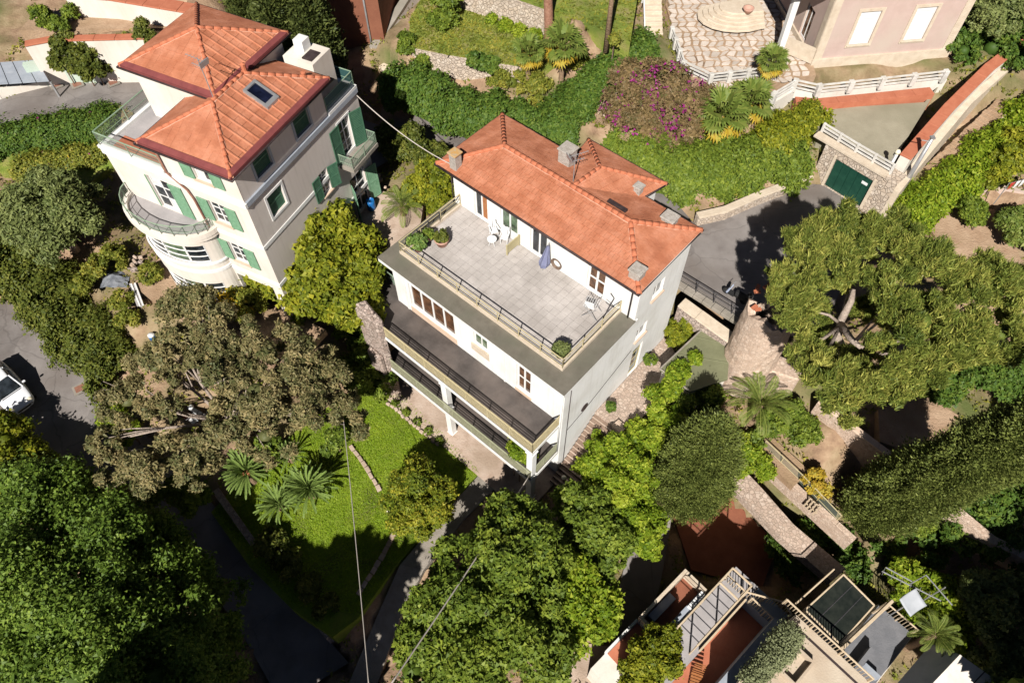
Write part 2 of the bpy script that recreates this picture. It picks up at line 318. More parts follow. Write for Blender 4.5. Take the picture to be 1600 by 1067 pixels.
def core_of(blobs, k=.6, nu=12, nv=7):
    vs = []; fs = []; off = 0
    for c, r in blobs:
        c = np.array(c); r = np.array(r)
        for j in range(nv+1):
            ph = math.pi*j/nv
            for i in range(nu):
                th = 2*math.pi*i/nu; d = np.array([math.sin(ph)*math.cos(th), math.sin(ph)*math.sin(th), math.cos(ph)]); vs.append(c+d*r*k*(1+.12*math.sin(5*th+3*ph)))
        for j in range(nv):
            for i in range(nu): fs.append((off+j*nu+i, off+j*nu+(i+1) % nu, off+(j+1)*nu+(i+1) % nu, off+(j+1)*nu+i))
        off += nu*(nv+1)
    return np.array(vs), np.array(fs)
def crown_pts(blobs, n, per=12, spread=.16, rough=.16, zmin=-.45, deep=.18, up=.45, sub=True, tuft=(.26, .46)):
    """every lobe breaks up into tufts; clumps of leaves sit on the outer part of each tuft"""
    B = []
    for c, r in blobs:
        c = np.array(c, float); r = np.array(r, float); rm = float(np.mean(r))
        if not sub or rm < .5: B.append((c, r, sph(1)[0]*0)); continue
        k = int(np.clip(9+rm*6, 10, 24)); d = sph(k*3); d = d[d[:, 2] > -.35][:k]; ph = RNG.uniform(0, 6); lp = lump(d, ph)
        for i in range(len(d)):
            q = RNG.uniform(*tuft); B.append((c+d[i]*r*(RNG.uniform(.62, .92)+rough*.8*lp[i]), np.array([q, q, q*.8])*rm*(1+.2*RNG.normal()), d[i]))
    area = np.array([abs(np.prod(r))**(2/3) for c, r, _ in B]); share = (area/area.sum()*n/per).astype(int)+1
    P = []; Nn = []; T = []
    for (c, r, dd), k in zip(B, share):
        d = sph(int(k*2.2)+2)+dd*.5; d /= np.linalg.norm(d, axis=1, keepdims=True); d = d[d[:, 2] > zmin][:k]; k = len(d); ph = RNG.uniform(0, 6)
        rad = np.clip(1-np.abs(RNG.normal(0, deep, k)), .3, 1.1)*(1+rough*lump(d, ph))
        C = c+d*r*rad[:, None]; ct = RNG.normal(.5, .17, k)+RNG.normal(0, .12)
        Q = np.repeat(C, per, 0)+RNG.normal(size=(k*per, 3))*spread*np.mean(r)**.5*.9
        P.append(Q); Nn.append(np.repeat(d, per, 0)*.7+RNG.normal(size=(k*per, 3))*.6+np.array([0, 0, up])); T.append(np.repeat(ct, per)+RNG.normal(0, .16, k*per))
    return np.vstack(P), np.vstack(Nn), np.concatenate(T)
def crown(name, blobs, n, leaf, m, parent=None, origin=(0, 0, 0), per=12, spread=.16, rough=.16, zmin=-.45, deep=.18, up=.45, aspect=1.5, corek=.4, tuft=(.26, .46), needle=False):
    n = int(n*LN); leaf *= LS; P, Nn, T = crown_pts(blobs, n, per, spread, rough, zmin, deep, up, True, tuft)
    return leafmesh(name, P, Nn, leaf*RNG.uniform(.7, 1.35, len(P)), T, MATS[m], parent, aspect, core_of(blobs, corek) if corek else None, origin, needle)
def PB(*bl):
    """lobes given as (px, py, z, radius px, flatness)"""
    out = []
    for b in bl:
        c = W(b[0], b[1], b[2]); r = b[3]*depth(c)/FPX; fl = b[4] if len(b) > 4 else 1; out.append((c, (r, r, r*fl)))
    return out
def limbs(base, blobs, r0, split=.45, seed=0):
    mb = MB(); rg = random.Random(seed); base = Vector(base); cen = Vector(np.mean([b[0] for b in blobs], 0)); fork = base+(cen-base)*split
    fork = Vector((base.x*.6+fork.x*.4, base.y*.6+fork.y*.4, fork.z))
    mid = (base+fork)/2+Vector((rg.uniform(-.15, .15), rg.uniform(-.15, .15), 0))
    mb.tube([base-Vector((0, 0, .4)), base+Vector((0, 0, .15)), mid, fork], [r0*1.5, r0*1.1, r0*.95, r0*.8], 8)
    for c, r in blobs:
        c = Vector(c); m1 = fork+(c-fork)*.5+Vector((rg.uniform(-.3, .3), rg.uniform(-.3, .3), .25))
        mb.tube([fork, m1, c], [r0*.6, r0*.4, r0*.15], 6)
        for k in range(3):
            e = c+Vector((rg.uniform(-1, 1)*r[0], rg.uniform(-1, 1)*r[1], rg.uniform(-.2, .8)*r[2]))*.8; mb.tube([m1, (m1+e)/2+Vector((0, 0, .15)), e], [r0*.3, r0*.2, r0*.06], 5)
    return mb
def local(mb, o):
    mb.v = [(p[0]-o[0], p[1]-o[1], p[2]-o[2]) for p in mb.v]; return mb
def tree(name, label, cat, base, blobs, n, leaf, m, r0=.2, bark='bark', group=None, split=.45, **k):

    base = np.array(base, float); t = thing(name, label, cat, base, 0, group)
    local(limbs(base, blobs, r0, split, seed=int(abs(base[0]*10))), base).build('trunk', MATS[bark], t, True)
    crown('crown', blobs, n, leaf, m, t, base, **k); return t
def bush(name, label, cat, base, blobs, n, leaf, m, group=None, extra=None, **k):
    """low plant: foliage from the ground up with a few stems"""
    base = np.array(base, float); t = thing(name, label, cat, base, 0, group); mb = MB()
    for c, r in blobs[:5]: mb = MB(); mb.tube([(c[0], c[1], min(base[2], c[2]-r[2])-.3), c], [.06, .03], 5); local(mb, base).build('stem', MATS['bark'], t)
    crown('foliage', blobs, n, leaf, m, t, base, **k)
    if extra:
        for nm, mm, nn, lf in extra:
            P, Nn, T = crown_pts(blobs, nn, 2, .2, .2, .0, .05); leafmesh(nm, P, Nn, lf*RNG.uniform(.7, 1.3, len(P)), T, MATS[mm], t, 1.2, None, base)
    return t
def cypress(name, label, base, h, R, n, leaf, m, group=None, blunt=1.6, low=.12, lean=(0, 0)):
    n = int(n*LN); leaf *= LS; base = np.array(base, float); t = thing(name, label, 'cypress', base, 0, group)
    mb = MB(); mb.tube([(0, 0, -.3), (lean[0]*.5, lean[1]*.5, h*.5), (lean[0], lean[1], h*.93)], [.22, .14, .03], 7); mb.build('trunk', MATS['bark'], t, True)
    def prof(s): return R*np.where(s < low, (np.maximum(s, .001)/low)**.45, np.maximum(0, 1-(np.maximum(0, s-low)/(1-low))**blunt)**.75)
    per = 10; k = n//per; s = RNG.uniform(0.0, 1, k*3); s = s[RNG.uniform(0, 1, len(s)) < (prof(s)/R*.85+.15)][:k]; k = len(s); th = RNG.uniform(0, 2*math.pi, k)
    rr = prof(s)*(1-np.abs(RNG.normal(0, .13, k)))*(1+.13*np.sin(th*4+s*7)*np.sin(s*h*1.1+th*2)+.2*np.sin(th*8+s*h*1.7+2*np.sin(s*h*.7))*np.sin(s*h*2.6-th*3)+np.where(RNG.uniform(0, 1, k) < .05, RNG.uniform(.05, .22, k), 0))
    C = np.stack([np.cos(th)*rr+lean[0]*s, np.sin(th)*rr+lean[1]*s, s*h+.1], 1); ct = RNG.normal(.5, .2, k)
    P = np.repeat(C, per, 0)+RNG.normal(size=(k*per, 3))*np.array([.13, .13, .22])
    d = np.stack([np.cos(th), np.sin(th), np.full(k, .35)], 1); Nn = np.repeat(d, per, 0)+RNG.normal(size=(k*per, 3))*.5+np.array([0, 0, .5])
    cv = []; cf = []; nu = 14; nv = 16
    for j in range(nv+1):
        q = prof(np.array([j/nv]))[0]*.7
        for i in range(nu): a = 2*math.pi*i/nu; cv.append((q*math.cos(a)+lean[0]*j/nv, q*math.sin(a)+lean[1]*j/nv, .15+h*.97*j/nv))
    for j in range(nv):
        for i in range(nu): cf.append((j*nu+i, j*nu+(i+1) % nu, (j+1)*nu+(i+1) % nu, (j+1)*nu+i))
    leafmesh('crown', P, Nn, leaf*RNG.uniform(.7, 1.3, len(P)), np.repeat(ct, per)+RNG.normal(0, .13, k*per), MATS[m], t, 2.0, (np.array(cv), np.array(cf)), (0, 0, 0), True)
    return t
def hedge(name, label, path, width, height, n, leaf, m, cat='hedge', extra=None, rough=.2, per=10):
    """clipped or loose planting along a line of ground points"""
    n = int(n*LN); leaf *= LS; path = [np.array(p, float) for p in path]; base = path[0].copy(); t = thing(name, label, cat, base)
    seg = [np.linalg.norm(path[i+1]-path[i]) for i in range(len(path)-1)]; cum = np.concatenate([[0], np.cumsum(seg)]); tot = cum[-1]
    X = np.array([p[0] for p in path]); Y = np.array([p[1] for p in path]); Z = np.array([p[2] for p in path])
    def pts(k, pr, sp):
        s = RNG.uniform(-.02, 1.02, k)*tot; x = np.interp(s, cum, X); y = np.interp(s, cum, Y); z = np.interp(s, cum, Z)
        dx = np.interp(s+.3, cum, X)-np.interp(s-.3, cum, X); dy = np.interp(s+.3, cum, Y)-np.interp(s-.3, cum, Y); l = np.hypot(dx, dy)+1e-6
        nx, ny = dy/l, -dx/l; th = RNG.uniform(-.15, math.pi+.15, k); e = .7
        cx = np.sign(np.cos(th))*np.abs(np.cos(th))**e*(.9+.16*np.sin(s*1.7)); sz = np.sign(np.sin(th))*np.abs(np.sin(th))**e
        rd = (1-np.abs(RNG.normal(0, .12, k)))*(1+rough*np.sin(s*2.1+th*2)*np.sin(s*.9+1)+rough*.7*np.sin(s*5.3+th*4+np.sin(s*2.3)*2)*np.sin(s*3.1-th*5))
        C = np.stack([x+nx*cx*width/2*rd, y+ny*cx*width/2*rd, z+np.maximum(.03, sz*height*rd)], 1); ct = np.repeat(RNG.normal(.5, .2, k), pr)
        P = np.repeat(C, pr, 0)+RNG.normal(size=(k*pr, 3))*sp; d = np.stack([nx*cx, ny*cx, sz+.3], 1)
        return P, np.repeat(d, pr, 0)+RNG.normal(size=(k*pr, 3))*.6, ct+RNG.normal(0, .15, k*pr)
    P, Nn, T = pts(n//per, per, .14); bl = []
    ns = max(2, int(tot/(width*.45))); cv = []; cf = []
    for q in range(ns+1):
        s = tot*q/ns; x, y, z = np.interp(s, cum, X), np.interp(s, cum, Y), np.interp(s, cum, Z); dx = np.interp(s+.3, cum, X)-np.interp(s-.3, cum, X); dy = np.interp(s+.3, cum, Y)-np.interp(s-.3, cum, Y); l = math.hypot(dx, dy)+1e-6
        for ww, hh in ((-.36, -.3), (-.34, .6), (0, .74), (.34, .6), (.36, -.3)): cv.append((x+dy/l*ww*width, y-dx/l*ww*width, z+hh*height))
    for q in range(ns):
        for k in range(4): cf.append((q*5+k, q*5+k+1, q*5+5+k+1, q*5+5+k))
    leafmesh('foliage', P, Nn, leaf*RNG.uniform(.7, 1.3, len(P)), T, MATS[m], t, 1.5, (np.array(cv), np.array(cf)), base)
    if extra:
        for nm, mm, nn, lf in extra:
            P, Nn, T = pts(nn//4, 4, .1); leafmesh(nm, P, Nn, lf*RNG.uniform(.7, 1.3, len(P)), T, MATS[mm], t, 1.2, None, base)
    return t
def frond_mesh(name, L, droop, lw, n, m, seed=0, vee=.35, ldroop=.25, lwid=.035):
    """feather leaf along +X: arching midrib with paired leaflets"""
    V = []; Fq = []; tv = []
    def q(a, b, c, d, t): k = len(V); V.extend([a, b, c, d]); Fq.append((k, k+1, k+2, k+3)); tv.extend([t]*4)
    def mid(s): return Vector((L*math.sin(min(1.5, s*1.25))/math.sin(1.25)*(1-.12*droop*s), 0, L*(.55*s-droop*s*s)))
    rg = random.Random(seed)
    for i in range(8):
        a, b = mid(i/8), mid((i+1)/8); w = .03; q(a+Vector((0, -w, 0)), b+Vector((0, -w*.7, 0)), b+Vector((0, w*.7, 0)), a+Vector((0, w, 0)), .8)
    for i in range(n):
        s = .12+.88*i/n; p = mid(s); t = (mid(min(1, s+.02))-mid(s-.02)).normalized(); ll = lw*math.sin(math.pi*min(1, .15+.85*s))**.6*rg.uniform(.85, 1.1)
        for sd in (-1, 1):
            d = (Vector((0, sd, 0))+t*.55+Vector((0, 0, vee))).normalized(); e = p+d*ll*.6; e2 = p+d*ll+Vector((0, 0, -ldroop*ll)); w = t*lwid*max(1, L/2)
            q(p-w*.6, e-w, e2, e+w, rg.uniform(.25, .8))
    me = bpy.data.meshes.new(name); me.from_pydata([tuple(v) for v in V], [], Fq); me.update(); a = me.attributes.new('tint', 'FLOAT', 'POINT'); a.data.foreach_set('value', tv); me.materials.append(MATS[m]); return me
def fan_mesh(name, L, R, nb, m, seed=0):
    """fan leaf: stalk along +X with a disc of narrow blades"""
    V = []; Fq = []; tv = []; rg = random.Random(seed)
    def q(a, b, c, d, t): k = len(V); V.extend([a, b, c, d]); Fq.append((k, k+1, k+2, k+3)); tv.extend([t]*4)
    h = Vector((L, 0, L*.25)); q(Vector((0, -.025, 0)), h+Vector((0, -.02, 0)), h+Vector((0, .02, 0)), Vector((0, .025, 0)), .7)
    for i in range(nb):
        a = math.radians(-125+250*i/(nb-1)); d = Vector((math.cos(a), math.sin(a), .1)); s = Vector((-math.sin(a), math.cos(a), 0))*R*.09; rr = R*rg.uniform(.8, 1.05)
        q(h, h+d*rr*.6-s, h+d*rr+Vector((0, 0, -.22*R)), h+d*rr*.6+s, rg.uniform(.2, .85))
    me = bpy.data.meshes.new(name); me.from_pydata([tuple(v) for v in V], [], Fq); me.update(); a = me.attributes.new('tint', 'FLOAT', 'POINT'); a.data.foreach_set('value', tv); me.materials.append(MATS[m]); return me
def palm(name, label, base, h, r, meshes, nf, el0=-.5, el1=1.2, group=None, cat='palm', dry=None, sc=1., lean=(0, 0)):
    base = np.array(base, float); t = thing(name, label, cat, base, 0, group); rg = random.Random(int(base[0]*100+base[1]*10)); mb = MB()
    k = max(3, int(h/.35)); path = []; rad = []
    for i in range(k*2+1):
        s = i/(k*2); path.append((lean[0]*s*s, lean[1]*s*s, -.3+(h+.3)*s)); rad.append(r*(1.1 if i % 2 else .92)*(1.15-.2*s))
    mb.tube(path, rad, 9); mb.build('trunk', MATS['palm_trunk'], t, True)
    for i in range(nf):
        s = (i+.5)/nf; el = el1+(el0-el1)*s+rg.uniform(-.12, .12); az = i*2.39996+rg.uniform(-.2, .2); c = sc*rg.uniform(.85, 1.1)
        me = (dry if dry and s > .74 else meshes)[i % len(dry if dry and s > .74 else meshes)]
        inst('frond', me, t, (lean[0]+.05*math.cos(az), lean[1]+.05*math.sin(az), h), (rg.uniform(-.3, .3), -el, az), (c, c, c))
    return t
# ---------------------------------------------------------------- ground zones
SLABS = []
def pxs(pts): return [W(*p) for p in pts]
def slab(name, pts, m, dep=.6, kind='structure', label=None, cat=None, lower=True):
    """flat or sloping piece of ground with real edges; pts are world points"""
    mb = MB(); mb.prism([tuple(p) for p in pts], dep); o = mb.build(name, MATS[m]); tag(o, label, cat, None, kind)
    if lower: SLABS.append([np.array(p) for p in pts])
    return o
def strip(name, pairs, m, dep=.5, kind='structure', sub=6):
    """road-like ribbon from pairs of (front, back) world points, finely divided"""
    mb = MB(); A = [];
    for i in range(len(pairs)-1):
        for k in range(sub):
            s = k/sub; A.append([pairs[i][j]*(1-s)+pairs[i+1][j]*s for j in (0, 1)])
    A.append(list(pairs[-1])); n = len(A)
    vs = [a[0] for a in A]+[a[1] for a in A]; vs += [v-np.array([0, 0, dep]) for v in vs]
    fs = []
    for i in range(n-1): fs += [(i, i+1, n+i+1, n+i), (2*n+i, 2*n+i+1, i+1, i), (n+i, n+i+1, 3*n+i+1, 3*n+i)]
    mb.add(vs, fs); o = mb.build(name, MATS[m]); tag(o, kind=kind)
    for i in range(len(pairs)-1): SLABS.append([pairs[i][0], pairs[i+1][0], pairs[i+1][1], pairs[i][1]])
    return o
def inside(poly, x, y):
    n = len(poly); r = np.zeros(x.shape, bool); j = n-1
    for i in range(n):
        xi, yi, xj, yj = poly[i][0], poly[i][1], poly[j][0], poly[j][1]
        c = ((yi > y) != (yj > y)) & (x < (xj-xi)*(y-yi)/((yj-yi) if abs(yj-yi) > 1e-9 else 1e-9)+xi); r ^= c; j = i
    return r
CTRL = [(50, 600, 2), (170, 650, 1.4), (0, 500, 2.4), (100, 800, 1), (200, 1000, -1), (400, 900, -1.5), (480, 1060, -2.6), (350, 800, -.3), (0, 1060, -1), (0, 750, 1.5),
 (650, 700, -.1), (750, 800, -.2), (700, 1000, -2), (850, 900, -1), (850, 1060, -3), (800, 760, -.1), (560, 640, 0), (480, 720, 0), (540, 900, -.2),
 (250, 460, 5.6), (200, 400, 5.8), (100, 350, 5.8), (350, 480, 5), (60, 240, 7.6), (20, 300, 6.8), (500, 440, 4.2), (560, 500, 2.5), (400, 560, 3), (250, 600, 2.5), (330, 680, 1), (120, 460, 4.2), (40, 400, 4.6),
 (590, 320, 7.3), (620, 270, 7.3), (640, 190, 7.3), (100, 140, 8.4), (50, 60, 10), (200, 40, 11.5), (300, -20, 12.5), (480, 60, 9), (0, 0, 10.5), (400, 10, 10),
 (700, 160, 9), (650, 60, 10.8), (800, 70, 10.8), (730, 50, 10.8), (800, -30, 13), (900, 30, 13.5), (900, 120, 10), (960, 180, 8.8), (850, 160, 9.4), (950, 70, 11.5),
 (1020, 160, 9), (1100, 250, 7.8), (1180, 240, 7.9), (1150, 180, 9), (1050, 60, 10.8), (1200, 60, 10.8), (1360, 200, 9.5), (1300, 100, 10.8), (1500, 60, 10.8), (1150, -30, 13), (1590, 20, 10.5),
 (1150, 350, 6.6), (1280, 330, 6.6), (1080, 490, 3.4), (1000, 590, 3.1), (940, 690, 1.6), (880, 750, 0.1), (960, 760, 0), (900, 850, -1),
 (1050, 560, 3), (1100, 620, 2), (1200, 650, 2), (1250, 700, 1.5), (1300, 650, 2.5), (1420, 670, 3), (1480, 620, 3.5), (1560, 400, 6), (1480, 260, 7.4), (1400, 380, 6.2), (1590, 300, 7.4), (1550, 780, 1), (1590, 900, -1), (1290, 860, -3.6), (1150, 820, -4), (1230, 870, -4.2), (1050, 900, -4.2), (960, 900, -4), (1000, 1050, -3.2), (1200, 1000, -3.2), (1450, 1000, -2), (1400, 880, -3.2), (1500, 900, -2), (1240, 560, 3.5), (1330, 520, 4.2), (1400, 800, 1)]
def build_ground():
    C = np.array([W(*c) for c in CTRL])
    def ax(a, b, st, far): 
        core = np.arange(a, b+st, st); return np.concatenate([a-np.array([far, far*.4, far*.15, far*.05]), core, b+np.array([far*.05, far*.15, far*.4, far])])
    xs = ax(-48, 54, .6, 400); ys = ax(-4, 72, .6, 400); X, Y = np.meshgrid(xs, ys); x, y = X.ravel(), Y.ravel()
    d2 = (x[:, None]-C[None, :, 0])**2+(y[:, None]-C[None, :, 1])**2+.6; w = d2**-1.8; z = (w*C[None, :, 2]).sum(1)/w.sum(1)
    z += .10*np.sin(x*1.3+.7*y)*np.sin(y*1.1-.4*x)+.05*np.sin(x*3.1)*np.sin(y*2.7)+RNG.normal(0, .02, len(z))
    for p in SLABS:
        P = np.array(p); c = P[:, :2].mean(0); E = [(q[:2]-c)*(1+.45/max(.5, np.linalg.norm(q[:2]-c)))+c for q in P]
        m = inside(E, x, y)
        if m.any():
            dd = (x[m][:, None]-P[None, :, 0])**2+(y[m][:, None]-P[None, :, 1])**2+.01; ww = dd**-1.5; pz = (ww*P[None, :, 2]).sum(1)/ww.sum(1)
            if P[:, 2].max()-P[:, 2].min() > .8: pz = np.minimum(pz, pz-.25)
            z[m] = np.minimum(z[m], pz-.22)
    nx, ny = len(xs), len(ys); V = np.stack([x, y, z], 1); i = np.arange(nx*ny).reshape(ny, nx); Fq = np.stack([i[:-1, :-1], i[:-1, 1:], i[1:, 1:], i[1:, :-1]], -1).reshape(-1, 4)
    me = bpy.data.meshes.new('ground'); me.from_pydata(V.tolist(), [], Fq.tolist()); me.update(); me.polygons.foreach_set('use_smooth', [True]*len(me.polygons)); me.materials.append(MATS['earth'])
    o = bpy.data.objects.new('ground', me); link(o); tag(o, kind='structure')
    global GZ
    zz = z.reshape(ny, nx)
    def GZ(gx, gy): return float(zz[np.abs(ys-gy).argmin(), np.abs(xs-gx).argmin()])
# ---------------------------------------------------------------- the setting: roads, lawns, paved ground
MW = lambda u, v, z: MF.w(u, v, z)
LW = lambda u, v, z: LF.w(u, v, z)
slab('lawn', pxs([(600, 592, 0), (645, 630, 0), (752, 736, 0), (690, 803, 0), (618, 884, 0), (560, 965, 0), (520, 995, 0), (455, 950, 0), (390, 885, 0), (330, 800, 0), (400, 720, 0), (520, 630, 0)]), 'lawn', 1.6)
slab('patio', [MW(-12.6, -8.55, .05), MW(.1, -8.55, .05), MW(.1, -5.0, .05), MW(-12.6, -5.0, .05)], 'pink_paving', .8)
strip('garden_path', [(W(752, 738, .03), W(800, 735, .03)), (W(690, 805, .02), W(725, 810, .02)), (W(625, 882, -.1), W(662, 890, -.1)), (W(590, 960, -1), W(625, 965, -1)), (W(545, 1067, -2.2), W(590, 1067, -2.2))], 'concrete', .5)
strip('driveway', [(W(-260, 470, 2.9), W(-120, 380, 2.9)), (W(-60, 600, 2.5), W(0, 462, 2.5)), (W(0, 680, 2.0), W(95, 525, 2.1)), (W(70, 740, 1.5), W(150, 585, 1.7)), (W(150, 760, .9), W(215, 660, 1.1)), (W(270, 850, -.1), W(335, 790, -.1)), (W(370, 975, -1.5), W(440, 915, -1.4)), (W(440, 1100, -2.8), W(545, 1035, -2.7))], 'asphalt', .6)
strip('upper_road', [(W(-120, 205, 8.7), W(-120, 185, 8.7)), (W(0, 192, 8.5), W(0, 156, 8.5)), (W(90, 172, 8.4), W(90, 127, 8.4)), (W(190, 168, 8.3), W(190, 122, 8.3)), (LW(-11.6, 9, 8.1), LW(-11, 15.5, 8.1)), (LW(-2, 11.2, 7.8), LW(0, 16, 7.8)), (W(590, 212, 7.4), W(602, 131, 7.4)), (W(690, 262, 7.1), W(752, 212, 7.1)), (MW(-8, 7.0, 6.8), MW(-8, 13.5, 6.8)), (MW(-1.1, 7.0, 6.7), W(1088, 353, 6.7)), (MW(3.5, 7.0, 6.7), W(1180, 318, 6.7)), (MW(7.5, 9, 6.7), W(1262, 287, 6.7)), (W(1360, 345, 6.7), W(1300, 290, 6.7))], 'asphalt', .6)
slab('landing', [MW(-.2, -1.9, 3.2), MW(2.0, -1.9, 3.2), MW(2.4, 4.2, 3.2), MW(-.2, 5.3, 3.2)], 'rough_paving', 1.5)
slab('house_yard', [LW(-11, -1.9, 6), LW(-6, -2.6, 6), LW(-1, -2.4, 6), LW(1.6, -1.6, 6), LW(1.8, .6, 6), LW(-11, 1, 6)], 'dry_earth', .5)
slab('side_yard', [LW(-.5, 2.6, 7.6), LW(2.0, 2.6, 7.6), LW(3.6, 9, 7.6), LW(2.6, 11.3, 7.6), LW(-.5, 10.6, 7.6)], 'pink_paving', 1.)
LOWT = pxs([(640, 74, 11), (700, 86, 11), (835, 108, 11), (872, 100, 11), (866, 62, 11), (850, 54, 11), (780, 29, 11), (720, 9, 11), (660, -5, 11), (640, 30, 11)])
slab('grass_terrace_low', LOWT, 'terrace_grass', 1.8)
def up_to(p, z): return np.array([p[0], p[1], z])
HIGHT = [up_to(W(640, -22, 11), 12.9), up_to(W(720, 7, 11), 12.9), up_to(W(780, 27, 11), 12.9), up_to(W(850, 52, 11), 12.9), up_to(W(868, 60, 11), 12.9), *pxs([(985, 66, 12.9), (1005, -60, 12.9), (640, -90, 12.9)])]
slab('grass_terrace_high', HIGHT, 'terrace_grass', 2.2)
slab('flower_bank', pxs([(0, 215, 7.9), (60, 198, 7.9), (180, 188, 7.9), (190, 250, 7.0), (140, 285, 6.6), (60, 280, 6.8), (0, 270, 7.2)]), 'terrace_grass', 1.)
slab('parking_platform', pxs([(1262, 172, 9.7), (1445, 160, 9.7), (1470, 130, 9.7), (1400, 245, 9.7), (1388, 268, 9.7), (1283, 205, 9.7)]), 'platform', 3.2)
slab('tiled_court', pxs([(1050, 800, -4), (1130, 765, -4), (1215, 850, -4), (1190, 920, -4), (1080, 890, -4)]), 'terracotta_shaded', .8)
slab('lower_court', pxs([(880, 1000, -3), (960, 1010, -3), (990, 1067, -3), (850, 1067, -3)]), 'pink_paving', .5)
strip('lane', [(W(945, 990, -4), W(1000, 1005, -4)), (W(965, 925, -4), W(1030, 920, -4)), (W(985, 850, -3.8), W(1045, 838, -3.8)), (W(985, 800, -3.4), W(1050, 800, -3.4))], 'asphalt', .5)
strip('garden_walk', [(W(1126, 738, .6), W(1148, 718, .6)), (W(1166, 782, .4), W(1190, 762, .4)), (W(1218, 836, .1), W(1240, 819, .1)), (W(1300, 908, -.8), W(1322, 888, -.8))], 'rough_paving', .8)
slab('earth_terrace', pxs([(1372, 640, 3.2), (1440, 615, 3.2), (1500, 650, 3.2), (1420, 705, 3.2), (1375, 690, 3.2)]), 'dry_earth', 1.)
slab('earth_garden', pxs([(1455, 360, 6.4), (1490, 318, 6.4), (1570, 330, 6.4), (1600, 420, 6.2), (1480, 400, 6.3)]), 'dry_earth', 1.)
slab('earth_path', pxs([(1165, 690, 1.7), (1195, 672, 1.7), (1265, 735, 1.4), (1240, 760, 1.3)]), 'dry_earth', .6)
for q in ([(1036, 5), (1055, 75), (1070, 125), (1112, 143), (1200, 136), (1280, 122), (1500, 95), (1520, -30), (1040, -30)],): SLABS.append([W(*p, 10.6) for p in q])
SLABS.append([W(*p, 11.4) for p in ((30, 48), (260, 44), (290, 10), (60, 5))])
SLABS.append([W(*p, 9.6) for p in ((1200, 175), (1240, 140), (1475, 120), (1460, 160), (1250, 180))])
build_ground()
